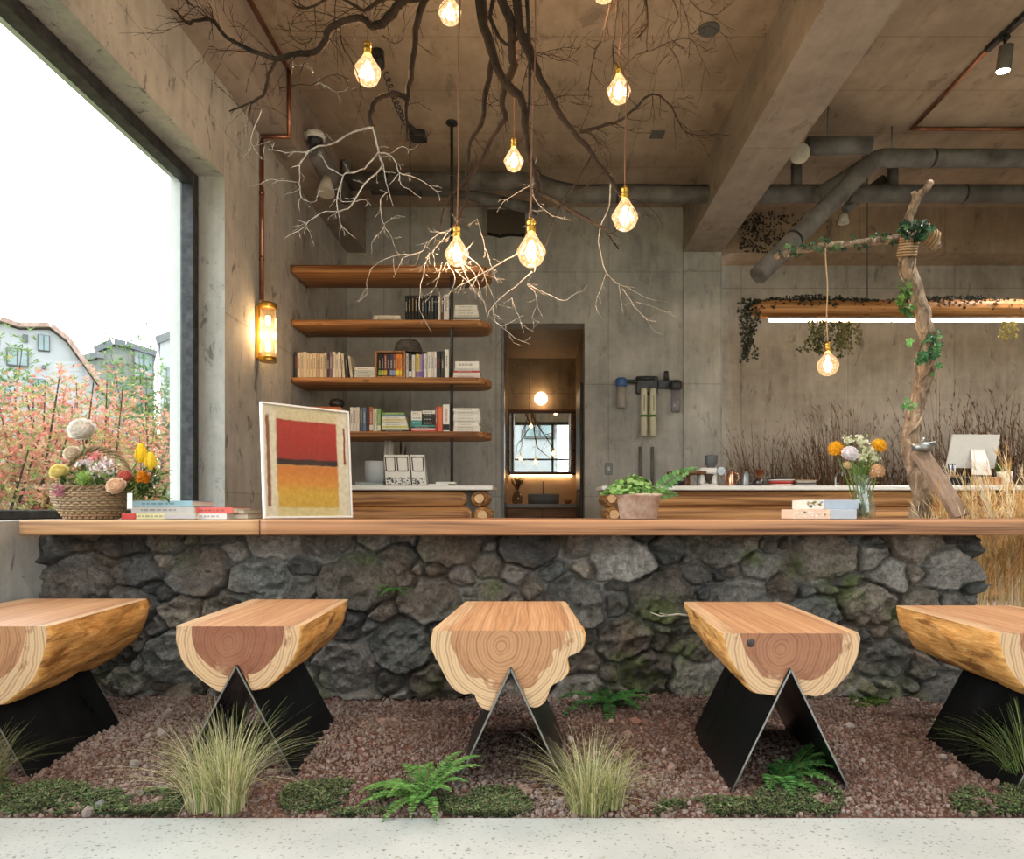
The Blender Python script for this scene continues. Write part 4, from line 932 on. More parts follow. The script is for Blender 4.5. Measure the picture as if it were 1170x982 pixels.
# ------------------------------------------------------------------ niche: mirror, basin, lamp, door
M_mirror = NT('mirror'); g_ = M_mirror.n('ShaderNodeBsdfGlossy'); g_.inputs[0].default_value = (.9, .92, .9, 1); g_.inputs[1].default_value = .0; M_mirror.l(g_.outputs[0], M_mirror.out.inputs[0]); M_mirror = M_mirror.m
G = lambda x, y, d=9.3: ((x-VX)/FPX*d, CAMH+(VY-y)/FPX*d)
x0, z0 = G(579, 543); x1, z1 = G(657.5, 468.5)
m = MB(); f = .042; M_walnut = wood('walnut', lin('#3a2213'), lin('#7a4c2c'), 'x', 2.2)
m.bbox(x0, x1, 9.27, 9.355, z1-f, z1, .004); m.bbox(x0, x1, 9.27, 9.355, z0, z0+f, .004); m.bbox(x0, x0+f, 9.27, 9.355, z0+f, z1-f, .004); m.bbox(x1-f, x1, 9.27, 9.355, z0+f, z1-f, .004)
root = m.build('wall_mirror', M_walnut); tag(root, 'square mirror in a dark wooden frame on the niche wall', 'mirror')
MB().box(x0+f, x1-f, 9.318, 9.324, z0+f, z1-f).build('mirror_glass', M_mirror, root)
MB().box(x0+.05, x1-.05, 9.33, 9.35, z0-.012, z0-.001).build('light_strip', emis('led_warm', (1, .62, .30), 22), root)
x, z = G(618, 456, 9.3); m = MB(); m.ball((x, 9.27, z), .088, 24, 16); root = thing('wall_globe_lamp', 'glowing round globe lamp above the niche mirror', 'lamp', (x, 9.3, z))
m.build('globe', emis('globe_glow', (1, .66, .36), 5.5), root); m = MB(); m.lathe([(.05, 0), (.05, .02)], x, 9.338, 20, axis='y', cz=z); m.build('wall_plate', M_brass, root)
m = MB(); za = .80+(VY-576)/FPX*8.8; m.bbox(DX0+.002, DX1-.002, 8.75, 9.358, za-.05, za, .004); root = m.build('vanity_countertop', plain('vanity_stone', '#8f8f8c', .5)); tag(root, 'grey vanity counter spanning the niche below the mirror', 'vanity counter')
root = thing('vanity_cabinet', 'brown two-door cabinet under the grey vanity top', 'cabinet', (.07, 9.0, 0)); MB().bbox(DX0+.004, DX1-.004, 8.79, 9.35, 0, za-.051, .002).build('carcass', M_dwood, root)
for sx2 in (0, 1): MB().bbox(DX0+.01+sx2*.458, DX0+.455+sx2*.458, 8.768, 8.789, .04, za-.06, .004).build('door', wood('cabinet_door%d' % sx2, lin('#6d4a33'), lin('#99704f'), 'x', 2), root)
MB().box(DX0+.001, DX1-.001, 9.352, 9.3595, za+.0005, z0-.02).build('trim_3', M_tile)['kind'] = 'structure'
x, z = G(621, 580, 8.95); m = MB(); m.c = lin('#7f8386'); m.lathe([(.17, 0), (.205, .004), (.21, .125), (.20, .128), (.19, .12), (.17, .03), (0, .025)], x, 9.02, 36, cz=za+.0006); tag(m.build('wash_basin', M_matte), 'round grey vessel basin on the vanity top', 'basin')
m = MB(); m.tube([(x, 9.29, za+.0006), (x, 9.29, za+.33)], .012, 10); m.tube([(x, 9.29, za+.32), (x, 9.15, za+.31), (x, 9.14, za+.28)], .009, 8); m.tube([(x, 9.29, za+.1), (x+.05, 9.29, za+.11)], .006, 8); tag(m.build('basin_tap', plain('dark_bronze', '#54402c', .3, .8)), 'slim bronze tap behind the grey basin', 'tap')
x = G(591, 575, 9.0)[0]; m = MB(); m.smooth = True; m.lathe([(.05, 0), (.07, .02), (.072, .09), (.045, .15), (.035, .17), (.03, .165), (.04, .14), (0, .02)], x, 9.1, 24, cz=za+.0006); tag(m.build('glass_vase', glass('amber_glass', (.55, .42, .25), .1, solid=.3, scol=(.3, .2, .1))), 'small amber glass vase on the vanity top, left of the basin', 'vase')
m = MB(); r = random.Random(4); m.c = lin('#5b4636')
for _ in range(50):
    a, b2 = r.uniform(0, 2*PI), r.uniform(.0, .12); top = Vector((x+math.cos(a)*b2*.9, 9.1+math.sin(a)*b2*.6, za+.28+r.uniform(0, .09))); m.c = jit(lin('#5d4b3c'), .4, r)
    m.tube([(x+r.uniform(-.01,.01), 9.1, za+.05), (x, 9.1, za+.17), top], .0022, 4); 
    for __ in range(5): m.leaf(top-Vector((0,0,r.uniform(0,.06))), Vector((r.uniform(-1,1), r.uniform(-1,1), 1)), Vector((1,0,0)), .03, .014)
tag(m.build('dried_bouquet', M_leaf), 'dark dried flowers in the amber vase', 'flowers')
x = G(650, 575, 9.0)[0]; m = MB(); m.c = lin('#a97a54'); m.lathe([(.03, 0), (.07, .03), (.075, .055), (.07, .055), (.06, .03), (0, .01)], x-.01, 9.15, 20, cz=za+.0006, sx=.8); tag(m.build('soap_dish', M_matte), 'small brown dish at the right end of the vanity top', 'dish')
m = MB(); m.bbox(DX1-.035, DX1-.001, 7.87, 8.66, .005, 2.27, .004); root = m.build('door_1', M_black); root['kind'] = 'structure'
MB().ball((DX1-.055, 7.95, 1.02), .02, 12, 8).build('door_handle', M_steelh, root)
MB().bbox(DX0-.0, DX0+.03, 7.59, 7.86, 0, DZ, .002).build('trim_4', plain('jamb_grey', '#6f7274', .4, .4))['kind'] = 'structure'

# ------------------------------------------------------------------ pipes, conduits, ceiling fittings
def duct(px_pts, r, label, mat=None, caps=None, name='duct'):
    pts = [P(*q) for q in px_pts]; pp = []
    for i, p in enumerate(pts):      # rounded elbows
        if 0 < i < len(pts)-1:
            a, b_ = (pts[i-1]-p), (pts[i+1]-p); t_ = min(a.length, b_.length, r*2.2)*.8
            A, B = p+a.normalized()*t_*.6, p+b_.normalized()*t_*.6
            for k in range(5): s = k/4; pp.append((A*(1-s)**2+p*2*s*(1-s)+B*s*s))
        else: pp.append(p)
    m = MB(); m.tube(pp, r, 20); o = m.build(name, mat or M_duct); WORLD[o.name] = Vector(o.location)
    tag(o, label, 'pipe'); 
    mb = MB(); n = 0
    for i in range(len(pts)-1):
        d = pts[i+1]-pts[i]; L = d.length; k = .5
        while k < L-.3: mb = MB(); c = pts[i]+d.normalized()*k; mb.tube([c-d.normalized()*.012, c+d.normalized()*.012], r*1.03, 20); mb.build('tape_band', M_black, o); k += 1.1
    return o
duct([(385,207,6.6),(600,207,6.6),(645,221.5,6.5),(1400,221.5,6.5)], .083, 'long grey insulated pipe crossing under the ceiling and behind the big beam')
duct([(425,216,6.9),(520,219,6.9),(615,240,6.9)], .055, 'thinner grey pipe sloping just below the long one, behind the branches')
duct([(355,168,5.7),(380,208,6.2),(392,222,6.7)], .095, 'short grey pipe elbow by the camera dome at the left')
duct([(866,315,5.6),(1000,181,6.0),(1400,181,6.0)], .078, 'grey pipe running level at right then slanting down to a closed end')
duct([(922,167,5.7),(994,166,5.7)], .072, 'short level grey pipe stub with a white end, right of the beam')
duct([(994,185,6.15),(935,222,6.25)], .06, 'short slanting grey pipe linking the level stub with the long pipe')
duct([(910,188,6.5),(910,214,6.5)], .05, 'short upright grey stub left on the long pipe right of the beam', name='pipe_stub')
duct([(1020,192,6.5),(1020,214,6.5)], .05, 'short upright grey stub between the two level pipes at right', name='pipe_stub')
duct([(965,240,6.6),(1010,205,6.6)], .045, 'small slanting grey pipe below the long pipe at right', name='pipe_stub')
duct([(396,172,6.6),(396,207,6.6)], .05, 'short upright grey stub at the left end of the long pipe', name='pipe_stub')
def cone(px, py, d, lab, ax=(0, 0, -1), L=.17, r0=.05, r1=.085):
    m = MB(); p = P(px, py, d); a = Vector(ax).normalized(); m.c = lin('#b9b3a6'); m.tube([p-a*L*.5, p-a*L*.2, p+a*L*.5], [r0*.7, r0, r1], 20); tag(m.build('pipe_end', M_matte), lab, 'pipe end')
cone(916, 175, 5.65, 'pale grey cone end on the short pipe stub right of the beam', (-.4, -.6, -.35), .15, .06, .08)
cone(964, 250, 6.6, 'pale round end under the small slanting pipe at right', (0, 0, -1), .09, .04, .05)
cone(373, 212, 5.8, 'pale grey cone nozzle below the pipe elbow at left', (0, -.2, -1), .15, .045, .075)
# hangers
for i, (px, py, d, lab) in enumerate(((946, 160, 5.7, 'pipe stub'), (1019, 172, 6.0, 'level pipe'), (985, 212, 6.5, 'long pipe'))):
    p = P(px, py, d); m = MB(); m.tube([p, (p.x, p.y, ZC-.001)], .006, 6); m.bbox(p.x-.02, p.x+.02, p.y-.02, p.y+.02, p.z-.015, p.z+.02, .003); tag(m.build('pipe_hanger', M_steelh), f'thin steel hanger rod holding the {lab} right of the beam', 'hanger', 'pipe hangers')
# black cable draped on the long pipe
m = MB(); m.tube([P(635, 207, 6.4), P(660, 212, 6.4), P(700, 211, 6.4), P(808, 212, 6.4)], .008, 6); m.tube([P(635, 207, 6.4), P(618, 200, 6.4), P(612, 190, 6.4)], .008, 6)
tag(m.build('black_cable', M_black), 'black cable running along the top of the long grey pipe', 'cable')
# copper conduits
cpt = [P(301, 346, 5.2), P(301, 168, 5.2)]; xw = WX+.018
c1 = [(xw, 5.2, 2.40), (xw, 5.2, BZ-.02), (-1.885, 5.2, BZ-.02), (-1.885, 5.2, ZC-.02), (-1.95+.07, 3.2, ZC-.02), (-1.87, 1.0, ZC-.02)]
m = MB(); 
for a in range(len(c1)-1): m.tube([c1[a], c1[a+1]], .016, 10)
for q in c1[1:-1]: m.ball(q, .0165, 10, 6)
for z_ in (2.7, 3.2): m.tube([(xw, 5.2, z_), (xw, 5.2, z_+.03)], .02, 10)
tag(m.build('copper_conduit', M_copper), 'copper conduit climbing the left wall from the sconce to the ceiling', 'conduit')
c2 = [P(1260, 147, 6.0), P(1042, 143.5, 6.0)]; c2 = [(v.x, v.y, ZC-.02) for v in c2]; t1 = P(1128, 60, 4.97); c2.append((t1.x, t1.y, ZC-.02)); 
m = MB(); m.tube([c2[0], c2[1]], .015, 10); m.tube([c2[1], c2[2]], .015, 10); m.ball(c2[1], .016, 10, 6); tag(m.build('copper_conduit', M_copper), 'copper conduit turning a corner on the ceiling at upper right', 'conduit')
t2 = P(1210, -22, 4.35); m = MB(); 
dr = (Vector((t2.x, t2.y, 0))-Vector((t1.x, t1.y, 0))).normalized(); s2 = Vector((-dr.y, dr.x, 0))*.02
A, B = Vector((t1.x, t1.y, 0)), Vector((t2.x, t2.y, 0)); n = m.verts([A-s2+Vector((0,0,ZC-.035)), B-s2+Vector((0,0,ZC-.035)), B+s2+Vector((0,0,ZC-.035)), A+s2+Vector((0,0,ZC-.035)), A-s2+Vector((0,0,ZC-.001)), B-s2+Vector((0,0,ZC-.001)), B+s2+Vector((0,0,ZC-.001)), A+s2+Vector((0,0,ZC-.001))])
for f in ((3,2,1,0),(4,5,6,7),(0,1,5,4),(1,2,6,5),(2,3,7,6),(3,0,4,7)): m.face(tuple(n+i for i in f))
tag(m.build('lighting_track', M_black), 'black lighting track on the ceiling at the upper right corner', 'track')
def spot(px, py, d, zc, lab, dirv, mat, on):
    p = P(px, py, d); dv = Vector(dirv).normalized(); root = thing('spotlight', lab, 'spotlight', p, None)
    m = MB(); m.tube([(p.x, p.y, p.z+.0), (p.x, p.y, zc)], .009, 8); m.bbox(p.x-.03, p.x+.03, p.y-.02, p.y+.02, zc-.03, zc, .004); m.build('bracket', M_black, root)
    m = MB(); m.tube([p-dv*.09, p-dv*.085, p+dv*.07, p+dv*.075], [.03, .046, .048, .046], 24, caps=True); m.build('lamp_housing', mat, root)
    m = MB(); m.tube([p+dv*.0755, p+dv*.078], .041, 24); m.build('lens', on, root); return p, dv
M_spotlens = emis('spot_lens', (1, .80, .55), 30)
sp, sd = spot(1148, 68, 4.8, ZC-.036, 'lit grey cylinder spotlight on the track at upper right', (-.05, .15, -1), plain('grey_can', '#6f6a62', .5), M_spotlens)
L = bpy.data.lights.new('spot_beam', 'SPOT'); L.energy = 55; L.color = (1, .82, .6); L.spot_size = 1.5; L.spot_blend = .8; L.shadow_soft_size = .04
lo = bpy.data.objects.new('spot_beam', L); C.objects.link(lo); lo.location = sp+sd*.1; lo.rotation_euler = (-sd).to_track_quat('Z', 'Y').to_euler()
spot(432, 66, 5.0, ZC-.001, 'unlit black spotlight hanging near the upper left bulb', (.1, -.3, -1), M_black, plain('dark_lens', '#202020', .2))
m = MB(); A = P(441, 84, 5.1); B = P(476, 150, 6.05); pts = []
for i in range(120):
    s = i/119; q = A.lerp(B, s); q.z = min(q.z, ZC-.03) - .10*math.sin(s*PI); pts.append(q+Vector((math.cos(i*.9)*.022, 0, math.sin(i*.9)*.022)))
m.tube(pts, .005, 6); tag(m.build('coiled_cable', M_black), 'coiled black cable between the black spotlight and the ceiling box', 'cable')
p = P(478, 156, 6.1); m = MB(); m.bbox(p.x-.07, p.x+.07, p.y-.07, p.y+.07, ZC-.06, ZC-.001, .01); tag(m.build('junction_box', M_black), 'dark junction box on the ceiling beside the shelf rod', 'box')
p = P(352, 160, 5.6); root = thing('security_camera', 'white and black dome camera fixed to the left beam', 'camera', p)
x = -1.90; m = MB(); m.c = lin('#d8d6d0'); m.lathe([(.075, 0), (.08, .02), (.075, .05), (.05, .065), (0, .067)], x+.085, p.y, 28, cz=p.z); m.tube([(x, p.y, p.z+.04), (x+.06, p.y, p.z+.04)], .03, 12); m.build('mount', M_obj, root)
m = MB(); m.lathe([(0, -.06), (.03, -.055), (.058, -.032), (.068, 0)], x+.085, p.y, 28, cz=p.z); m.build('dome', plain('black_dome', '#0d0d0f', .08), root)
for i, (px, py, sh, lab) in enumerate(((810, 33, 0, 'round grey speaker cover flush in the ceiling left of the big beam'), (751, 153, 1, 'square grey plate flush in the ceiling near the right twigs'), (392, 190, 2, None))):
    if sh == 2: continue
    d = (ZC-CAMH)*FPX/(VY-py); p = P(px, py, d); m = MB(); m.c = lin('#5f605c')
    if sh == 0: m.lathe([(.07, -.012), (.075, -.008), (.075, 0)], p.x, p.y, 28, cz=ZC-.001)
    else: m.bbox(p.x-.06, p.x+.06, p.y-.06, p.y+.06, ZC-.014, ZC-.001, .003)
    tag(m.build('ceiling_plate', M_matte), lab, 'ceiling plate')
# recess box high on the back wall
x0, z1 = F(551, 240); x1, z0 = F(600, 268); m = MB(); m.c = lin('#5d5448'); m.box(x0+.06, x1, 7.585, 7.599, z0, z1); m.c = lin('#8f897f'); m.box(x0, x0+.05, 7.57, 7.6, z0-.02, z1+.02); m.c = lin('#17130f'); m.tube([(x0+.06, 7.58, z0), (x0+.2, 7.58, z0-.03), (x0+.3, 7.58, z0-.01), (x1, 7.58, z0-.02)], .016, 6)
tag(m.build('wall_hatch', M_matte), 'brown patched hatch with ragged lower edge high on the back wall', 'hatch')

# sconce on the left wall
d = 5.15; zb, zt = .8+(VY-414)/FPX*d, .8+(VY-347)/FPX*d; x = WX+.085
root = thing('wall_sconce', 'ribbed glass and brass cylinder sconce on the left wall', 'wall lamp', (x, d, zb))
m = MB(); m.lathe([(.058, zb), (.062, zb+.006), (.062, zb+.035), (.055, zb+.04)], x, d, 28); m.lathe([(.055, zt-.04), (.062, zt-.035), (.062, zt-.006), (.058, zt)], x, d, 28); m.bbox(WX+.001, WX+.025, d-.03, d+.03, zb+.02, zt-.02, .004); m.tube([(x-.06, d, zt-.02), (WX+.01, d, zt-.02)], .008, 8); m.tube([(x-.06, d, zb+.02), (WX+.01, d, zb+.02)], .008, 8)
m.tube([(x, d, zt), (x, d, zt+.012), (WX+.02, 5.2, zt+.03)], .008, 8); m.build('brass_mount', M_brass, root)
m = MB(); m.smooth = False; n = 48
for z_ in (zb+.04, zt-.04):
    for k in range(n): a = 2*PI*k/n; rr = .056 if k % 2 else .050; m.V.append((x+math.cos(a)*rr, d+math.sin(a)*rr, z_))
for k in range(n): k2 = (k+1) % n; m.face((k, k2, n+k2, n+k))
m.build('ribbed_glass', glass('ribbed_glass', (1, .93, .82), .12, solid=.12, scol=(.9, .75, .5)), root)
m = MB()
for zz in (zb+.12, zt-.13): m.tube([(x, d, zz-.035), (x, d, zz-.03), (x, d, zz+.03), (x, d, zz+.035)], [.01, .018, .018, .01], 14)
m.build('lamp_tube', emis('sconce_glow', (1, .62, .28), 15), root)
L = bpy.data.lights.new('sconce_light', 'POINT'); L.energy = 5; L.color = (1, .68, .38); L.shadow_soft_size = .03; lo = bpy.data.objects.new('sconce_light', L); C.objects.link(lo); lo.location = (x+.0, d, (zb+zt)/2)
# ------------------------------------------------------------------ bulbs
def bulb(px, py, d, w, label, shape='diamond', cordmat=None, cord_top=None, power=7, group='glowing bulbs among the branches'):
    """px,py: centre of the glass; w: glass width in pixels"""
    c = P(px, py, d); R = w/2/FPX*d; root = thing('hanging_bulb', label, 'bulb', c, group)
    if shape == 'diamond': prof = [(0, -1.0), (.35, -.97), (.72, -.72), (.97, -.12), (1.0, .0), (.93, .2), (.52, .85), (.30, 1.22), (.27, 1.32)]
    else: prof = [(R*0, -1.0), (.38, -.92), (.71, -.70), (.92, -.38), (1.0, 0), (.92, .38), (.71, .7), (.42, .98), (.30, 1.2), (.28, 1.35)]
    n = 10 if shape == 'diamond' else 28
    m = MB(); m.lathe([(r*R, z*R) for r, z in prof], c.x, c.y, n, cz=c.z, smooth=(shape != 'diamond')); m.build('glass', M_bulbglass if shape == 'diamond' else M_bulbround, root, origin=c)
    m = MB(); r = random.Random(int(px*7+py))
    for k in range(6):
        a0 = k*PI/3; q = .34*R
        m.tube([(c.x+math.cos(a0)*q*.3, c.y+math.sin(a0)*q*.3, c.z+R*.75), (c.x+math.cos(a0)*q*1.25, c.y+math.sin(a0)*q*1.25, c.z-R*.1), (c.x+math.cos(a0)*q*.5, c.y+math.sin(a0)*q*.5, c.z-R*.6)], R*.022, 5)
    m.build('filament', M_filament, root)
    m = MB(); zt = c.z+R*1.28; m.lathe([(R*.25, zt), (R*.30, zt+R*.06), (R*.28, zt+R*.3), (R*.33, zt+R*.34), (R*.28, zt+R*.4), (R*.28, zt+R*.62), (R*.32, zt+R*.66), (R*.25, zt+R*.86), (R*.12, zt+R*1.0), (0, zt+R*1.02)], c.x, c.y, 20); m.build('socket', M_brass, root)
    top = cord_top if cord_top is not None else (c.x+.02, c.y, 3.35); z0 = zt+R*.98; m = MB(); pts = []
    for i in range(14):
        s = i/13; pts.append((c.x+(top[0]-c.x)*s+math.sin(s*7+px)*.006*(1-s)*s*4, c.y+(top[1]-c.y)*s, z0+(top[2]-z0)*s))
    m.tube(pts, .0035, 6); m.build('cord', cordmat or M_cord, root)
    L = bpy.data.lights.new('bulb_light', 'POINT'); L.energy = power*1.25; L.color = (1, .70, .46); L.shadow_soft_size = R*.45
    lo = bpy.data.objects.new('bulb_light', L); C.objects.link(lo); lo.location = c
def bulbglass(name, st, col, transp):
    t = NT(name); tr = t.n('ShaderNodeBsdfTransparent'); tr.inputs[0].default_value = (1, .93, .82, 1)
    vo = t.n('ShaderNodeTexVoronoi'); vo.inputs['Scale'].default_value = 70; t.l(t.pos(obj=True), vo.inputs['Vector'])
    cc = t.ramp(vo.outputs['Distance'], [(.1, (1, .74, .46)), (.55, (1, .52, .22))])
    e = t.n('ShaderNodeEmission'); t.l(cc, e.inputs[0]); t.l(t.mr(vo.outputs['Distance'], .1, .6, st*1.3, st*.75), e.inputs[1])
    gl = t.n('ShaderNodeBsdfGlossy'); gl.inputs['Roughness'].default_value = .05
    m1 = t.n('ShaderNodeMixShader'); m1.inputs[0].default_value = .08; t.l(tr.outputs[0], m1.inputs[1]); t.l(gl.outputs[0], m1.inputs[2])
    m2 = t.n('ShaderNodeMixShader'); m2.inputs[0].default_value = 1-transp; t.l(m1.outputs[0], m2.inputs[1]); t.l(e.outputs[0], m2.inputs[2]); t.l(m2.outputs[0], t.out.inputs[0]); return t.m
M_bulbglass = bulbglass('bulb_glass', 1.1, None, .5); M_bulbround = bulbglass('bulb_glass_round', 1.0, None, .6)
M_filament = emis('filament', (1, .62, .26), 14); M_cord = plain('rusty_cord', '#7a4a2a', .7); M_jute = plain('pale_cord', '#b3946c', .8)
for px, py, d, w, lab, pw in ((420, 82, 3.2, 31, 'glowing bulb beside the black spotlight at upper left', 9), (514, 14, 3.5, 27, 'glowing bulb highest and left of the centre trunk, cut by the top edge', 9), (707, 104, 3.5, 28, 'glowing bulb under the right hand branch tangle', 9),
    (587, 184, 3.6, 23, 'smallest glowing bulb, hanging behind the centre branches', 6), (522, 290, 3.1, 28, 'glowing bulb before the end of the topmost shelf', 9), (607, 288, 2.9, 34, 'largest glowing bulb, lowest in the middle above the doorway', 9), (714, 248, 3.0, 31, 'glowing bulb at the tip of the long right limb', 9), (690, -12, 3.3, 28, 'glowing bulb just above the top edge of the photo', 9)):
    bulb(px, py, d, w, lab, power=pw)

# ------------------------------------------------------------------ hanging branches
def barkm(name, c1, c2):
    t = NT(name); f = t.noise(t.pos(), 60, 5, .65); f2 = t.noise(t.pos(), 7, 3)
    c = t.ramp(t.math('MULTIPLY_ADD', f2, .5, t.math('MULTIPLY', f, .5)), [(.35, c1), (.65, c2)]); return t.bsdf(c, .85, h=f, bs=.7, dist=.006, spec=.2)
M_limb = barkm('dark_bark', lin('#1d1510'), lin('#463629')); M_twig = barkm('pale_twig', lin('#7d7266'), lin('#cbc3b8')); M_twigd = barkm('brown_twig', lin('#241811'), lin('#453224'))  # twigs: bark tone, with daylight painted in as pale below, dark above
brnd = random.Random(99)
def dsm(px, py, ph): return .16*math.sin(px*.013+ph)+.10*math.sin(py*.021+ph*2.3)
def limb(m, pts, r0, r1, d, ph=0, sides=8, wob=.004):
    """pts: (px,py) polyline traced on the photo; depth wanders around d"""
    q = []
    n = len(pts)
    for i in range(n-1):
        p0 = pts[max(i-1, 0)]; p1 = pts[i]; p2 = pts[i+1]; p3 = pts[min(i+2, n-1)]
        for k in range(3):
            s = k/3; q.append(tuple(.5*((2*p1[j])+(-p0[j]+p2[j])*s+(2*p0[j]-5*p1[j]+4*p2[j]-p3[j])*s*s+(-p0[j]+3*p1[j]-3*p2[j]+p3[j])*s**3) for j in range(2)))
    q.append(pts[-1]); W = []
    for i, (x, y) in enumerate(q):
        W.append(P(x, y, d+dsm(x, y, ph))+Vector([brnd.uniform(-wob, wob) for _ in range(3)]))
    R = [r0+(r1-r0)*i/(len(W)-1) for i in range(len(W))]; R = [r*brnd.uniform(.9, 1.12) for r in R]
    m.tube(W, R, sides); return W, R
def twig(m, p, dr, L, r, depth, spread=.6, droop=0.0):
    n = max(3, int(L/.035)); pts = [p]; d_ = dr.normalized()
    for i in range(n):
        d_ = (d_+Vector([brnd.uniform(-.22, .22) for _ in range(3)])+Vector((0, 0, -droop))).normalized(); pts.append(pts[-1]+d_*(L/n))
        if depth > 0 and brnd.random() < .55:
            ax = Vector([brnd.uniform(-1, 1) for _ in range(3)]); twig(m, pts[-1], (d_+ax*spread), L*brnd.uniform(.25, .6), r*.6, depth-1, spread, droop)
    m.tube(pts, [max(.0008, r*(1-.75*i/n)) for i in range(n+1)], 4)
def sprout(m, W, every, L, r, depth=1, up=0, s0=0):
    for i in range(s0, len(W)-1):
        if brnd.random() < every:
            t_ = (W[i+1]-W[i]).normalized(); ax = Vector([brnd.uniform(-1, 1) for _ in range(3)]); ax = ax-t_*ax.dot(t_); twig(m, W[i], t_*.6+ax+Vector((0, 0, up)), L*brnd.uniform(.4, 1.2), r, depth)
HUB = P(575, -150, 3.05)
def do_branch(label, d, ph, limbs, twigs_p, twigs_d, cable):
    root = thing('hanging_branch', label, 'branch', P(*limbs[0][0][0], d), 'branches hung from the ceiling')
    for pts, r0, r1, den, L in limbs:
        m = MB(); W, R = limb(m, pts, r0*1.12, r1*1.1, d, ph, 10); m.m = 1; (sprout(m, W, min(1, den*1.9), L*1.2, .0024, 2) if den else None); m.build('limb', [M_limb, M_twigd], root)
        pass
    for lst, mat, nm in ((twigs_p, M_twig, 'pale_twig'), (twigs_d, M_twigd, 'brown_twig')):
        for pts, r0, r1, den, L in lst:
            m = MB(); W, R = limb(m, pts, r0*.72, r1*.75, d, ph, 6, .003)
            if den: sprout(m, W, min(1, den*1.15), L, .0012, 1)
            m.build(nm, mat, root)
    m = MB()
    for c in cable: p = P(c[0], c[1], d+dsm(c[0], c[1], ph)); m.tube([p, (p.x, p.y, ZC-.001)], .002, 5)
    m.build('steel_wire', M_steelh, root)
    return root
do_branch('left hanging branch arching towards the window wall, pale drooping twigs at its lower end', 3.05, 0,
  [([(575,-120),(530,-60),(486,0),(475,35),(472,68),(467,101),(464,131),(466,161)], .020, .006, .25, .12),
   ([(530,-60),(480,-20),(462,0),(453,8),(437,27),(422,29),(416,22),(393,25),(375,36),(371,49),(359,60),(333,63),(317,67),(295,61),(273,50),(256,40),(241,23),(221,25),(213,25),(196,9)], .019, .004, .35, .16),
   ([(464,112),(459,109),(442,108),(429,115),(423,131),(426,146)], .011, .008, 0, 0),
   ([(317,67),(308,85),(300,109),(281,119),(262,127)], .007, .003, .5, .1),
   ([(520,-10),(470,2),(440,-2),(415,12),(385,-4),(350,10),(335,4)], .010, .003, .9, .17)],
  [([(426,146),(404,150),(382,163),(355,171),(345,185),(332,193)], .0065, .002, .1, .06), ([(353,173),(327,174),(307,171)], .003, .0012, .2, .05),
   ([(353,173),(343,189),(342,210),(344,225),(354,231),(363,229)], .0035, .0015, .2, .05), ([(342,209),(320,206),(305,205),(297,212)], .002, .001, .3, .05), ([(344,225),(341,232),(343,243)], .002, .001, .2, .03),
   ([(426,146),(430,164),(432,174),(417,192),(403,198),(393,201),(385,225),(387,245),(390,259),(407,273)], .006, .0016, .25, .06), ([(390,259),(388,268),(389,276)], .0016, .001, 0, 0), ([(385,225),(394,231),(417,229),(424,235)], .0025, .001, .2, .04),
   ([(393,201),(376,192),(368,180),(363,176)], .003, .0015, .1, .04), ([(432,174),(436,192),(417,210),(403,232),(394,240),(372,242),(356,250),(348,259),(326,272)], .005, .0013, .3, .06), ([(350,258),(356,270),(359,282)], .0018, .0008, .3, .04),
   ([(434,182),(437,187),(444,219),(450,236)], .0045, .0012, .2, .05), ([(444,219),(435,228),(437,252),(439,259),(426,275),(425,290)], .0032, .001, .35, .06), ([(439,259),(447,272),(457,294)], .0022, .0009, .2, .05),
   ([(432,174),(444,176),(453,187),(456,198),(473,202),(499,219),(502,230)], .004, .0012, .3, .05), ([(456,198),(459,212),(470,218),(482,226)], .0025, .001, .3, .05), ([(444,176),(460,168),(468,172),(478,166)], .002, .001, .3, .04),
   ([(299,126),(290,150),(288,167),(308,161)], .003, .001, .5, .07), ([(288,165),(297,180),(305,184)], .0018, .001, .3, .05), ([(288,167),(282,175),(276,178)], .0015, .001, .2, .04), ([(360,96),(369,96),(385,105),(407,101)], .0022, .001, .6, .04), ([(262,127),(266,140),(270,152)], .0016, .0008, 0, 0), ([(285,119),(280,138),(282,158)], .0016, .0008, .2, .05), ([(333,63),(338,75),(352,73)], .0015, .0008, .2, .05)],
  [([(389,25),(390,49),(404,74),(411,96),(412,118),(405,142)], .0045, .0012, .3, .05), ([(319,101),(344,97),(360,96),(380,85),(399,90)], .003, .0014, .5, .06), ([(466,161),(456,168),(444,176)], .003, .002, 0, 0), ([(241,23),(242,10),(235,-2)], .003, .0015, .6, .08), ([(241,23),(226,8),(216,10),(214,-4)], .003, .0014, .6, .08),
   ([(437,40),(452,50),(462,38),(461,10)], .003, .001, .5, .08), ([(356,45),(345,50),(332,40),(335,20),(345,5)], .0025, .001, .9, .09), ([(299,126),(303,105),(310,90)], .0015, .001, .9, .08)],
  [(530,-60), (422,29)])
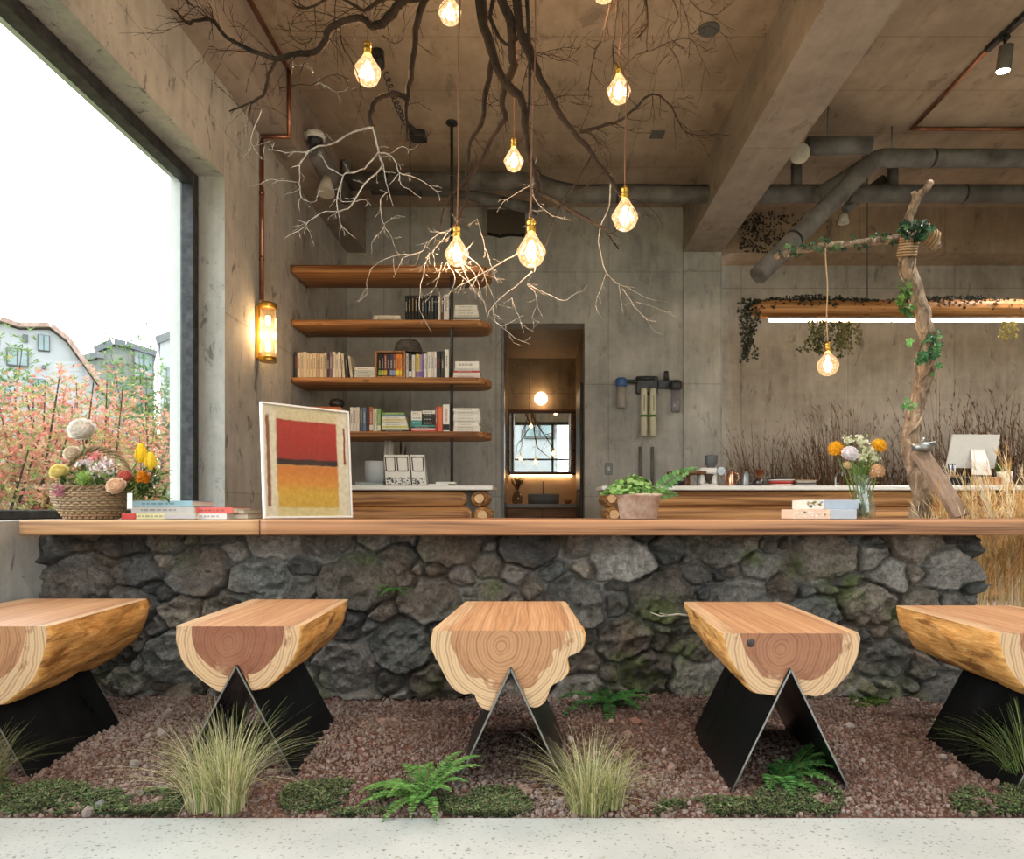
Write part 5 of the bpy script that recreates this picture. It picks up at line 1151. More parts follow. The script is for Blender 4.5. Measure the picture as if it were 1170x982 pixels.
do_branch('central hanging branch with thick limbs and pale twigs around the low bulbs', 3.15, 2.0,
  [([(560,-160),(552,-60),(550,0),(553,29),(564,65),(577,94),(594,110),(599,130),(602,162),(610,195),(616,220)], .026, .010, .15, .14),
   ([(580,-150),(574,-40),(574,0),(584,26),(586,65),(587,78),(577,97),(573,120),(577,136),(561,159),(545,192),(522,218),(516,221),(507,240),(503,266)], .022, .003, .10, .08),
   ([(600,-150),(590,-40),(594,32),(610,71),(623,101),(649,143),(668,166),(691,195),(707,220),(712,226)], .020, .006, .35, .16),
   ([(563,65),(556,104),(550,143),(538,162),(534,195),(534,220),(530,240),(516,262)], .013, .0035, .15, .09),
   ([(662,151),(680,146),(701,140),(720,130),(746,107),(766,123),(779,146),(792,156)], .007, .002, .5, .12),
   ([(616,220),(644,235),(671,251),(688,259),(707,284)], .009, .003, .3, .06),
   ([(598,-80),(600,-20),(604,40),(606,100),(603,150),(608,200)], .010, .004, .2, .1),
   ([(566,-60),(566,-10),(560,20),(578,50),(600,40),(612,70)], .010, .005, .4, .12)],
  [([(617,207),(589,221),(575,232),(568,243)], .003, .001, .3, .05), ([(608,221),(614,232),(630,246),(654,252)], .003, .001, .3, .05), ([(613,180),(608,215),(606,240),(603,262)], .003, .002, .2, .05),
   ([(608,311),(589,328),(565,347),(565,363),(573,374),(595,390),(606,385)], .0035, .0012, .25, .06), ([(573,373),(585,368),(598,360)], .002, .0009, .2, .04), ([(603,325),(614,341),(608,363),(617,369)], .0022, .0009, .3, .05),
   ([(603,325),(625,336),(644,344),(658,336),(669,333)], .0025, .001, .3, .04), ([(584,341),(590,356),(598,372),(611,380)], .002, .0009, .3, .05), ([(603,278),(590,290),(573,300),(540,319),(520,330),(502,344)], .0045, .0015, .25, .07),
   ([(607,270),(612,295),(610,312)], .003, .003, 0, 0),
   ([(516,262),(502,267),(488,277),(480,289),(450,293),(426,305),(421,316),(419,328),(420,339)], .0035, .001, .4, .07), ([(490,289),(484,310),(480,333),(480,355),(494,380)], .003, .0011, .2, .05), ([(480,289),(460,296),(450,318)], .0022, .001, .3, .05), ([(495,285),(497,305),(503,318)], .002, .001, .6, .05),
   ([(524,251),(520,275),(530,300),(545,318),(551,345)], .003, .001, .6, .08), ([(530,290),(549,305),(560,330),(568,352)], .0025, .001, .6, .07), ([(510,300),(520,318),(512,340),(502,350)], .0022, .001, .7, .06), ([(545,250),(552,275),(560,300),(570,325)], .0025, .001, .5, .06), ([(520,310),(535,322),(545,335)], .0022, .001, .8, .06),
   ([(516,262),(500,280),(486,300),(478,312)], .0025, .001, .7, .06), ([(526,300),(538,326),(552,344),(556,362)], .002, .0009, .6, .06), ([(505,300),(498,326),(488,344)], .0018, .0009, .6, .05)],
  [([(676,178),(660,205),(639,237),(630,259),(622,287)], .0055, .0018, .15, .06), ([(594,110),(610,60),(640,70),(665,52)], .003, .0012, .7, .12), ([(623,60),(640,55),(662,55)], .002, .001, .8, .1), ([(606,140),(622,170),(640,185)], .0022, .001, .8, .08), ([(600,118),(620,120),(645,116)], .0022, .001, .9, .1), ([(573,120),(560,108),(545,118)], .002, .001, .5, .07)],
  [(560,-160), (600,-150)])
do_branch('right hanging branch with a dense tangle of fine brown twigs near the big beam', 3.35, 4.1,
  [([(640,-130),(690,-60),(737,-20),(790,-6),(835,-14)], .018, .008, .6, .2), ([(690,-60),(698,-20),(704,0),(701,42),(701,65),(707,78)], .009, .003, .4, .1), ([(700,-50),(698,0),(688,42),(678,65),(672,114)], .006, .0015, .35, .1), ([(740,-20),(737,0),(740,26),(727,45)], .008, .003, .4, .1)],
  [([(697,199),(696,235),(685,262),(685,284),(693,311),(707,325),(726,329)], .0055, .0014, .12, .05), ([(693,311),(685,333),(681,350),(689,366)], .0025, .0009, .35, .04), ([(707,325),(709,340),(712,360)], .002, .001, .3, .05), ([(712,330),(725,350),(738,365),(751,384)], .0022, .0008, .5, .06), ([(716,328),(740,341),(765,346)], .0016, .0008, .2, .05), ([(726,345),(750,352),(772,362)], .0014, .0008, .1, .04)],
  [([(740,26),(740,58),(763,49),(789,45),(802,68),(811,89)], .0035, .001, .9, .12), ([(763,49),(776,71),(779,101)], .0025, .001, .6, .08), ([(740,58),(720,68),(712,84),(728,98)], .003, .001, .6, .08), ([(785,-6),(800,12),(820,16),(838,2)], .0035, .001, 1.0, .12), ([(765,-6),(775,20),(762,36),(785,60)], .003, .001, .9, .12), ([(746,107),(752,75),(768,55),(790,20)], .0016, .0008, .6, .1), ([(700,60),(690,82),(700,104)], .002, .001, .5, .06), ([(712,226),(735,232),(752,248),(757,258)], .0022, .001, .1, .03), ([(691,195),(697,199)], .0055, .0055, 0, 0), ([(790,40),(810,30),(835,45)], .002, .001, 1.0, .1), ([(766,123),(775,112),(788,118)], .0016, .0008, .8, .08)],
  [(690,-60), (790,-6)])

# ------------------------------------------------------------------ tree trunk behind the bar with its arm, vine and bulb
TD = 3.62
root = thing('dried_tree_trunk', 'twisted dried tree trunk standing behind the bar with a long arm to the left', 'tree trunk', P(1052, 700, TD))
def tpath(m, pts, rs, n=12, dd=0):
    q, R = [], []
    for i in range(len(pts)-1):
        for k in range(5): s = k/5; q.append((pts[i][0]*(1-s)+pts[i+1][0]*s, pts[i][1]*(1-s)+pts[i+1][1]*s)); R.append(rs[i]*(1-s)+rs[i+1]*s)
    q.append(pts[-1]); R.append(rs[-1]); W = [P(x, y, TD+dd+.05*math.sin(y*.03))+Vector((brnd.uniform(-.004,.004), brnd.uniform(-.004,.004), 0)) for x, y in q]
    m.tube(W, [r*.74*brnd.uniform(.93, 1.08) for r in R], n); return W
t = NT('trunk_bark'); p = t.pos((1, 1, .35)); f = t.noise(p, 30, 5, .7, .8); M_trunk = t.bsdf(t.ramp(f, [(.35, lin('#54473b')), (.5, lin('#8a7662')), (.68, lin('#b8a48c'))]), .85, h=f, bs=.9, dist=.015, spec=.2)
m = MB(); TW = tpath(m, [(1048,755),(1051,650),(1051,591),(1055,566),(1047,543),(1040,513),(1042,490),(1049,457),(1057,428),(1060,389),(1054,360),(1046,330),(1037,300),(1035,285),(1046,269)], [.085,.08,.072,.064,.058,.062,.056,.056,.058,.054,.050,.048,.046,.052,.045], 14); m.build('trunk', M_trunk, root)
m = MB(); tpath(m, [(1035,285),(1042,268),(1056,264),(1066,270),(1071,284)], [.045,.05,.046,.04,.03]); m.build('side_stub', M_trunk, root)
m = MB(); tpath(m, [(1038,270),(1038,250),(1047,227),(1055,218),(1064,209)], [.036,.032,.03,.026,.026]); tpath(m, [(1047,232),(1044,220)], [.02,.017]); m.build('upper_stub', M_trunk, root)
m = MB(); AW = tpath(m, [(1040,276),(1029,273),(1010,275),(987,277),(960,280),(945,280),(925,284),(910,287),(886,294)], [.042,.034,.028,.026,.025,.024,.024,.024,.022], 10); m.build('arm', M_trunk, root)
# climbing stems wound round the trunk
m = MB(); 
for ph in (0, 2.4):
    pts = []
    for i in range(160):
        s = i/159*(len(TW)-1); k = min(int(s), len(TW)-2); c = TW[k].lerp(TW[k+1], s-k); a = i*.16+ph; r = .041+.007*math.sin(i*.21)
        if c.z > .76: pts.append(c+Vector((math.cos(a)*r, math.sin(a)*r, 0)))
    m.tube(pts, .0085 if ph == 0 else .006, 7)
m.build('vine_stem', M_trunk, root)
m = MB(); m.c = lin('#a88c68'); M_rope = M_matte
c0, c1 = P(1037, 288, TD), P(1066, 268, TD)
for k in range(7): 
    cc = P(1036+k*.6, 292-k*3.2, TD); m.tube([cc+Vector((math.cos(a)*.044, math.sin(a)*.044, math.sin(a)*.012)) for a in [i*2*PI/16 for i in range(17)]], .006, 6)
for k in range(6):
    cc = P(1053+k*3.0, 263+k*2.4, TD); m.tube([cc+Vector((math.sin(a)*.012, math.cos(a)*.042, math.sin(a)*.042)) for a in [i*2*PI/16 for i in range(17)]], .006, 6)
m.build('rope_binding', M_rope, root)
M_ivy = attrmat('ivy_leaf', .45, .2, 60, .1, spec=.5, trl=.15)
def ivyleaf(m, p, nrm, s, r):
    nrm = nrm.normalized(); u = nrm.orthogonal().normalized(); w_ = nrm.cross(u); a0 = r.uniform(0, 2*PI); s = s*.82
    n = m.verts([p])
    for k, q in enumerate((1, .55, .95, .5, .8, .45, .8, .5, .95, .55)):
        a = a0+k*2*PI/10; m.verts([p+(u*math.cos(a)+w_*math.sin(a))*s*q*.55+nrm*(.12*s if k % 2 else -.02*s)])
    for k in range(10): m.face((n, n+1+k, n+1+(k+1) % 10))
def ivy(pts, count, s, cols, spread, nm='ivy_leaves', seed=1, down=0):
    m = MB(); r = random.Random(seed)
    for _ in range(count):
        i = r.randrange(len(pts)); c = Vector(pts[i])+Vector((r.uniform(-1,1)*spread, -abs(r.gauss(0, .7))*spread*.8, r.uniform(-1,1)*spread-down*r.random()))
        m.c = jit(lin(r.choice(cols)), .25, r); ivyleaf(m, c, Vector((r.uniform(-.8,.8), -1, r.uniform(-.2,1.0))), s*r.uniform(.6, 1.2), r)
    return m
GR = ['#2f4f2f', '#3c6238', '#26422a', '#56784a', '#34563a']
hold = tag(ivy([P(1030+i, 262+brnd.uniform(-4, 6), TD-.06) for i in range(0, 26, 2)], 34, .075, GR, .04).build('ivy', M_ivy), 'dark green ivy leaves clustered at the trunk fork', 'ivy', 'ivy on the dried tree')
tag(ivy([w for w in AW[4:]], 60, .055, GR, .03, seed=2).build('ivy', M_ivy), 'small ivy leaves along the long left arm of the dried tree', 'ivy', 'ivy on the dried tree')
tag(ivy([P(1064+brnd.uniform(-4,6), y, TD-.07) for y in (385, 392, 398, 405, 410)]+[P(1052, y, TD-.06) for y in (408, 414)], 26, .07, ['#5a8a58', '#6f9e62', '#3f6f46'], .025, seed=3).build('ivy', M_ivy), 'bright ivy leaves halfway up the dried trunk', 'ivy', 'ivy on the dried tree')
tag(ivy([P(1034+brnd.uniform(-3,3), y, TD-.05) for y in (320, 330, 338, 345, 352, 358)], 30, .06, ['#4c7a34', '#6b9440', '#3b6330'], .025, seed=4).build('ivy', M_ivy), 'ivy leaves on the left of the trunk before the log lamp', 'ivy', 'ivy on the dried tree')
tag(ivy([P(1038, 462, TD-.06), P(1068, 425, TD-.06), P(1040, 395, TD-.06)], 9, .055, ['#6fae62', '#4f8a48'], .025, seed=5).build('ivy', M_ivy), 'few pale ivy leaves on the lower trunk', 'ivy', 'ivy on the dried tree')
hang = P(945, 280, TD); bulb(946, 418, TD, 24, 'round amber bulb hanging from the arm of the dried tree', 'round', M_jute, (hang.x, hang.y+.02, hang.z-.012), 5, None)
# board leaning on the trunk with a clamp
root = thing('leaning_board', 'weathered wooden board leaning on the dried trunk', 'board', P(1100, 590, 3.4))
A, B = P(1044, 517, 3.46), P(1092, 592.5, 3.32); dz = (B-A).normalized(); sd = Vector((.80, .35, .25)); sd = (sd-dz*sd.dot(dz)).normalized(); nn = dz.cross(sd)
m = MB(); M4 = Matrix((( dz.x, sd.x, nn.x, A.x), (dz.y, sd.y, nn.y, A.y), (dz.z, sd.z, nn.z, A.z), (0, 0, 0, 1))); m.bbox(0, (B-A).length*1.0, -.012, .092, -.015, .012, .003, M4); m.build('board', plain('weathered_board', '#8a6e56', .75, var=.2, scale=14, stretch=(3, 3, .6)), root)
m = MB(); c = P(1053, 512, 3.47); m.lathe([(.03, -.02), (.045, -.01), (.045, .012), (.03, .02)], c.x, c.y, 14, cz=c.z); m.tube([c+Vector((-.05, 0, .01)), c+Vector((.06, -.02, .02))], .012, 8); m.tube([c+Vector((.0, 0, .02)), c+Vector((.012, 0, .05))], .009, 8); m.build('clamp', plain('galvanised', '#8a8e8c', .4, .8), root)

# ------------------------------------------------------------------ log lamp with ivy
LD = 6.6
a, b_ = P(858, 357, LD), P(1372, 357, LD)
root = thing('log_lamp', 'long hollow log lamp with a glowing tube, hung above the right counter', 'lamp', (a+b_)/2)
log(a.x, b_.x, a.y, a.z+.03, .092, 77, 'x').build('log', [wood('lamp_log', lin('#8c5a2e'), lin('#c88f55'), 'x', .8, bump=.6), M_logend], root)
m = MB(); zt = P(0, 368.5, LD).z; xt0, xt1 = P(875, 0, LD).x, P(1362, 0, LD).x; m.bbox(xt0, xt1, LD-.09, LD-.05, zt+.012, zt+.028, .002); m.build('tube_holder', M_steelh, root)
x = xt0; k = 0
while x < xt1-.1:
    xe = min(x+1.18, xt1); MB().tube([(x+.01, LD-.07, zt), (xe-.01, LD-.07, zt)], .0135, 12).build('light_tube', emis('tube_warm', (1, .74, .46), 17) if k == 0 else bpy.data.materials['tube_warm'], root); x = xe; k += 1
m = MB()
for px in (991, 1300): q = P(px, 345, LD); m.tube([q, (q.x, q.y, ZC-.001)], .0045, 6)
m.build('suspension_wire', M_black, root)
DK = ['#23261d', '#2c3322', '#1c1f18', '#37402a', '#3d3524']
pts = [P(x, 349-4*math.sin((x-850)*.02)**2, LD-.03) for x in range(848, 1400, 3)]
m = ivy(pts, 2600, .048, DK, .055, seed=9, down=.02); tag(m.build('ivy_garland', M_ivy), 'dark ivy garland draped along the top of the log lamp', 'ivy', kind=None)
def strand(px, py, L, n, seed, lab, cols):
    m = MB(); r = random.Random(seed); c0 = P(px, py, LD-.11)
    for k in range(n):
        x = c0.x+r.uniform(-.10, .10); pts = [Vector((x, c0.y+r.uniform(-.03,.03), c0.z))]; dx = r.uniform(-.06, .03)
        for i in range(10): pts.append(pts[-1]+Vector((dx*.3+r.uniform(-.012,.012), r.uniform(-.01,.01), -L*r.uniform(.5, 1)/10)))
        m.c = lin('#3f3324'); m.tube(pts, .0025, 4)
        for p in pts[1:]:
            for _ in range(4): m.c = jit(lin(r.choice(cols)), .25, r); ivyleaf(m, p+Vector((r.uniform(-.03,.03), -r.random()*.02, r.uniform(-.02,.02))), Vector((r.uniform(-.8,.8), -1, r.uniform(-.3,.8))), .038, r)
    tag(m.build('ivy_strand', M_ivy), lab, 'ivy', 'hanging ivy strands')
strand(858, 352, .62, 7, 1, 'longest dark ivy strand, trailing from the left end of the log lamp', DK+['#4a4f2c'])
strand(935, 364, .42, 5, 2, 'olive ivy strand hanging from the log lamp left of the round bulb', ['#5c5f2a', '#6d6a30', '#3f4224'])
strand(962, 366, .40, 6, 3, 'olive ivy strand hanging from the log lamp right of the round bulb', ['#6d6a30', '#7a7438', '#3f4224'])
strand(976, 368, .30, 3, 5, 'short sparse ivy strand hanging from the log lamp left of the trunk', ['#6d6a30', '#7a7438'])
strand(1152, 368, .22, 3, 4, 'yellowish short ivy strand near the right edge', ['#8a7f38', '#9a8a40'])
m = MB(); r = random.Random(12)       # dead ivy traces on the cross beam
for _ in range(420):
    u = r.random(); px = 845+abs(r.gauss(0, 1))*38; py = r.uniform(242, 291); q = P(px, py, 7.57)
    if q.x > 2.07 and BZ < q.z < ZC: m.c = jit(lin('#2a2119'), .4, r); ivyleaf(m, Vector((q.x, 7.592-r.random()*.02, q.z)), Vector((r.uniform(-.3,.3), -1, r.uniform(-.3,.3))), r.uniform(.018, .045), r)
tag(m.build('dried_ivy', M_ivy), 'blackened dried ivy clinging to the cross beam behind the slanting pipe', 'ivy', kind='stuff')

# ------------------------------------------------------------------ tall brown grasses at the back wall
M_straw = attrmat('straw', .8, .2, 80, .1, trl=.2)
def grass(m, c, n, L, R, cols, r, w=.004, lean=.4, seg=6, plume=0, wind=0, ymax=None):
    for _ in range(n):
        a = r.uniform(0, 2*PI); rr = R*math.sqrt(r.random()); p = Vector((c[0]+math.cos(a)*rr, c[1]+math.sin(a)*rr, c[2])); l_ = L*r.uniform(.55, 1.1)
        out = Vector((math.cos(a+r.uniform(-.6,.6)), math.sin(a+r.uniform(-.6,.6)), 0)); k = lean*r.uniform(.1, 1.2)*(.4+rr/R*.8); m.c = jit(lin(r.choice(cols)), .2, r)
        sd = Vector((-out.y, out.x, 0)); face = r.uniform(-.7, .7); sd = (sd+out*face).normalized(); last = None; wdt = w*r.uniform(.6, 1.3)
        for i in range(seg+1):
            s = i/seg; q = p+out*(k*l_*s**2.0)+Vector((wind*l_*s*s, 0, l_*(s-.5*k*s**2.4))); ww = wdt*(1-s*.85)
            n_ = m.verts([q-sd*ww*.5, q+sd*ww*.5])
            if ymax: m.V[n_] = (m.V[n_][0], min(m.V[n_][1], ymax), m.V[n_][2]); m.V[n_+1] = (m.V[n_+1][0], min(m.V[n_+1][1], ymax), m.V[n_+1][2])
            if last is not None: m.face((last, last+1, n_+1, n_))
            last = n_
        if plume:
            for j in range(plume):
                s = r.uniform(.7, 1.0); q = p+out*(k*l_*s**2)+Vector((0, 0, l_*(s-.5*k*s**2.4))); q.y = min(q.y, (ymax or 99)-.05); m.leaf(q, Vector((r.uniform(-1,1)*.5+out.x*.5, r.uniform(-.3,.3), 1)), Vector((1,0,0)), r.uniform(.04, .10), w*1.1)
r = random.Random(31); BR = ['#6b4d35', '#7d5c40', '#5a4230', '#8a6a4c', '#96785a']
names = ['behind the coffee grinder', 'behind the copper pots', 'behind the dish pile', 'behind the tray pile', 'left of the chrome tap', 'behind the chrome tap', 'behind the flower vase', 'right of the flower vase', 'behind the dried trunk', 'behind the leaning board', 'left of the screen', 'behind the screen', 'right of the screen', 'at the right edge by the white pot']
for i, nm in enumerate(names):
    px = 838+i*26+r.uniform(-5, 5); c = P(px, 600, 7.5); m = MB(); c.z = .0
    grass(m, c, 105, r.uniform(1.3, 2.3), .19, BR, r, w=.015, lean=.30, seg=7, plume=3, ymax=7.97)
    m.c = lin('#4a3a2c'); m.lathe([(.12, 0), (.15, .02), (.16, .25), (.15, .25), (.14, .22), (0, .22)], c.x, c.y, 14, cz=0)
    tag(m.build('dried_reed_clump', M_straw), f'tall brown dried reeds against the back wall, {nm}', 'dried grass', 'dried reeds along the back wall')
# golden wheat at the right of the stone wall
WH = ['#efd7a6', '#f6e4bd', '#e3c48c', '#f8ebcf', '#d6b37a']
for i, (x, y, n, L, lab) in enumerate(((2.16, 3.42, 190, .92, 'golden dried grass sheaf just right of the stone wall'), (2.40, 3.42, 260, 1.02, 'fuller golden dried grass sheaf before the log counter at right'), (2.66, 3.45, 240, 1.10, 'golden dried grass sheaf at the right edge of the photo'), (1.80, 3.62, 14, .96, 'few golden stalks behind the leaning board'))):
    m = MB(); r = random.Random(50+i); grass(m, (x, y, 0), int(n*.62), L, .11, WH, r, w=.0062, lean=.20, seg=7, plume=14); tag(m.build('dried_grass_sheaf', M_straw), lab, 'dried grass', 'golden dried grass beside the bar')
# ------------------------------------------------------------------ things on the bar (top z .761)
ZB = .7612
# framed painting, angled and leaning a little
A0, B0 = P(302, 594, 2.92), P(403, 590, 3.22)
A0.z = B0.z = ZB
ux = (B0-A0).normalized(); W_ = (B0-A0).length; H_ = .507; up = (Vector((0, 0, 1))+Vector((-ux.y, ux.x, 0))*.07).normalized(); nn = ux.cross(up)   # nn towards the camera
def MF(off=0): 
    o = A0+nn*off; return Matrix(((ux.x, up.x, -nn.x, o.x), (ux.y, up.y, -nn.y, o.y), (ux.z, up.z, -nn.z, o.z+.002), (0, 0, 0, 1)))
root = thing('framed_painting', 'white-framed abstract painting in red, black and orange bands leaning on the bar', 'painting', (A0+B0)/2)
m = MB(); f = .009
for q in ((0, W_, 0, f), (0, W_, H_-f, H_), (0, f, f, H_-f), (W_-f, W_, f, H_-f)): m.bbox(q[0], q[1], q[2], q[3], -.004, .018, .0015, MF())
m.c = (.8,)*3; fr = m.build('picture_frame', plain('frame_white', '#e0deda', .4, var=.03), root)
MB().box(.004, W_-.004, .004, H_-.004, .008, .016, MF()).build('backboard', plain('backboard', '#6b5a48', .8), root)
# art: horizontal fields with soft ragged borders, generic
t = NT('abstract_art'); tc = t.n('ShaderNodeTexCoord'); sp = t.n('ShaderNodeSeparateXYZ'); t.l(tc.outputs['UV'], sp.inputs[0])
nz = t.n('ShaderNodeTexNoise'); nz.inputs['Scale'].default_value = 9; nz.inputs['Detail'].default_value = 5; t.l(tc.outputs['UV'], nz.inputs[0])
dv = t.math('MULTIPLY_ADD', nz.outputs['Fac'], .035, -.0175); v = t.math('ADD', sp.outputs[1], dv); u = t.math('ADD', sp.outputs[0], dv)
c = t.ramp(v, [(0, lin('#d9c98f')), (.075, lin('#d9c98f')), (.085, lin('#cfa83f')), (.22, lin('#d4a83f')), (.30, lin('#d8923a')), (.44, lin('#cf7c34')), (.465, lin('#c98a4a')), (.475, lin('#3a2422')), (.515, lin('#2f1f20')), (.53, lin('#a03228')), (.70, lin('#ab3026')), (.86, lin('#b23a30')), (.875, lin('#a83329')), (.885, lin('#d8c9a0')), (1, lin('#dccfa8'))])
mk = t.math('MULTIPLY', t.mr(u, .13, .15), t.mr(u, .87, .85)); c = t.mix(mk, lin('#e2d9bd'), c)
stre = t.math('MULTIPLY', t.math('MULTIPLY', t.mr(u, .935, .945), t.mr(u, .97, .96)), t.math('MULTIPLY', t.mr(v, .48, .5), t.mr(v, .86, .84))); c = t.mix(stre, c, lin('#8a3a2a'))
st2 = t.math('MULTIPLY', t.math('MULTIPLY', t.mr(u, .025, .035), t.mr(u, .075, .06)), t.math('MULTIPLY', t.mr(v, .08, .1), t.mr(v, .93, .9))); c = t.mix(st2, c, lin('#8a5a40'))
n2 = t.n('ShaderNodeTexNoise'); n2.inputs['Scale'].default_value = 22; n2.inputs['Detail'].default_value = 5; t.l(tc.outputs['UV'], n2.inputs[0])
c = t.mix(1., c, t.ramp(n2.outputs['Fac'], [(.3, (.82,)*3), (.7, (1.06,)*3)]), 'MULTIPLY')
M_art = t.bsdf(c, .8)
m = MB(); m.verts([MF() @ Vector(v_) for v_ in ((f, f, .006), (W_-f, f, .006), (W_-f, H_-f, .006), (f, H_-f, .006))]); m.face((0, 1, 2, 3)); ao = m.build('canvas', M_art, root)
uv = ao.data.uv_layers.new(name='UVMap'); 
for i, q in enumerate(((0, 0), (1, 0), (1, 1), (0, 1))): uv.data[i].uv = q
MB().box(f, W_-f, f, H_-f, -.002, .0, MF()).build('front_glass', glass('picture_glass', (1, 1, 1), .03), root)

# bar books
def bk(px0, px1, d, z0, z1, col, lab, dep=.19, **k):
    x0, x1 = (px0-VX)/FPX*d, (px1-VX)/FPX*d; return book_flat(x0, x1, d, ZB+z0, ZB+z1, col, lab, 'books lying beside the flower basket', dep=dep, name='book', **k)
bk(140, 224, 2.86, 0, .025, '#d8cfa0', 'yellow-spined book with red and grey bands at the bottom by the basket')
m = MB(); x0 = (139.5-VX)/FPX*2.86; m.c = lin('#c9453c'); m.box(x0, x0+.058, 2.856, 2.8595, ZB, ZB+.024); m.c = lin('#b7b3b4'); m.box(x0+.18, x0+.31, 2.856, 2.8595, ZB+.002, ZB+.022)
o = bpy.data.objects[[k for k in WORLD if k.startswith('book')][-1]]; m.build('spine_band', M_cover, o)
bk(150, 222, 2.87, .0255, .052, '#b9b6b1', 'grey book in the middle of the pile by the basket')
bk(152, 220, 2.87, .0525, .078, '#8fb3c0', 'light blue and grey book on top of the pile by the basket')
bk(222, 259, 2.88, 0, .024, '#dcdad6', 'white and black thin book under the coral one'); bk(220, 266, 2.89, .0245, .050, '#d8675e', 'coral red book right of the pile by the basket')
bk(262, 283, 2.95, 0, .022, '#b8a58a', 'tan notebook at the right end of the bar books', edge=False); bk(258, 279, 2.95, .0225, .040, '#c9b79c', 'pale notebook on the tan one at the right end', edge=False)
# boxes by the vase
def bk2(px0, px1, d, z0, z1, col, lab): x0, x1 = (px0-VX)/FPX*d, (px1-VX)/FPX*d; return book_flat(x0, x1, d, ZB+z0, ZB+z1, col, lab, 'slim boxes beside the flower vase', dep=.15, edge=False, name='slim_box', cat='box')
def solid_box(px0, px1, d, z0, z1, c1, c2, fr, lab, art):
    x0, x1 = (px0-VX)/FPX*d, (px1-VX)/FPX*d; m = MB(); m.c = lin(c1); xm = x0+(x1-x0)*fr; m.bbox(x0, xm, d, d+.15, ZB+z0, ZB+z1-.0006, .0015); m.c = lin(c2); m.bbox(xm, x1, d+.0, d+.15, ZB+z0, ZB+z1-.0006, .0015)
    o = m.build('slim_box', M_cover); tag(o, lab, 'box', 'slim boxes beside the flower vase'); WORLD[o.name] = o.location.copy()
    m = MB(); r = random.Random(art)
    for _ in range(26):
        x = r.uniform(x0+.006, xm-.012); z = ZB+z0+r.uniform(.006, z1-z0-.012); m.c = lin(r.choice(['#d9b13c', '#8fa0a8', '#d9d4c8', '#a8946a'] if art == 1 else ['#ecd9c8', '#f0e6dc', '#e6c9b0'])); m.box(x, x+r.uniform(.004, .012), d-.0008, d+.001, z, z+r.uniform(.003, .010))
    m.build('printed_pattern', M_cover, o)
solid_box(907, 979, 2.9, 0, .042, '#e6c9b0', '#b9c2cc', .58, 'lower slim box, peach and pale blue, beside the flower vase', 2)
solid_box(920, 981, 2.92, .042, .082, '#e0ddd2', '#aab6c4', .36, 'upper slim box, patterned and grey-blue, beside the flower vase', 1)

# ------------------------------------------------------------------ basket with flowers
bc = P(105, 594, 2.90); bc.z = ZB; RX, RY, BH = .142, .10, .128
root = thing('wicker_basket', 'brown wicker basket with an arched handle at the left end of the bar', 'basket', bc)
M_wick = attrmat('wicker', .75, .3, 120, .3); m = MB(); r = random.Random(5); NW = 26; NRW = 13
def bprof(s): return .62+.44*math.sin(min(1, .12+s*.88)*PI*.62)
for k in range(NRW):
    s = k/(NRW-1); z = bc.z+.006+s*BH; pts = []
    for i in range(NW*2+1):
        a = 2*PI*i/(NW*2); w_ = 1+.045*(1 if (i+k) % 2 else -1); q = bprof(s)*w_; dip = -.02*abs(math.cos(a))**.0*0
        pts.append((bc.x+math.cos(a)*RX*q, bc.y+math.sin(a)*RY*q, z+.006*math.cos(2*a)*s))
    m.c = jit(lin('#9b8263'), .25, r); m.tube(pts, .0062, 6, caps=False)
for i in range(NW):
    a = 2*PI*i/NW; m.c = jit(lin('#7e6749'), .2, r); m.tube([(bc.x+math.cos(a)*RX*bprof(s/6), bc.y+math.sin(a)*RY*bprof(s/6), bc.z+.004+BH*s/6) for s in range(7)], .004, 5)
m.c = lin('#8a7254')
for ph in (0, PI): 
    pts = []
    for i in range(90): a = 2*PI*i/89; q = bprof(1); pts.append((bc.x+math.cos(a)*(RX*q+.007*math.cos(a*16+ph)), bc.y+math.sin(a)*(RY*q+.007*math.cos(a*16+ph)), bc.z+BH+.008+.007*math.sin(a*16+ph)+.006*math.cos(2*a)))
    m.tube(pts, .006, 6)
m.build('basket_body', M_wick, root)
m = MB(); m.c = lin('#6d5a41'); m.lathe([(.01, 0), (1, 0), (1, .004)], 0, 0, 24); m.V = [(bc.x+v[0]*RX*.72, bc.y+v[1]*RY*.72, bc.z+v[2]) for v in m.V]; m.build('basket_base', M_wick, root)
m = MB(); m.c = lin('#8c7556')
for ph in (0, 2.1, 4.2):
    pts = []
    for i in range(60): s = i/59; a = PI*s; k = s*34+ph; pts.append((bc.x+.025+math.cos(a)*RX*.98+math.cos(k)*.0, bc.y+.02*math.cos(a)+math.cos(k)*.007, bc.z+BH+math.sin(a)*.17+math.sin(k)*.007))
    m.tube(pts, .0055, 6)
m.build('basket_handle', M_wick, root)
m = MB(); m.c = lin('#e2e6e6'); q = P(148, 572, 2.80); m.bbox(q.x-.011, q.x+.011, q.y, q.y+.003, q.z-.035, q.z+.03, .001); m.tube([(q.x, q.y, q.z+.03), (q.x-.02, bc.y-.03, bc.z+BH+.0)], .0012, 4); m.build('paper_tag', M_matte, root)['label'] = 'small white paper tag'
M_petal = attrmat('petal', .6, .1, 60, .05, trl=.35)
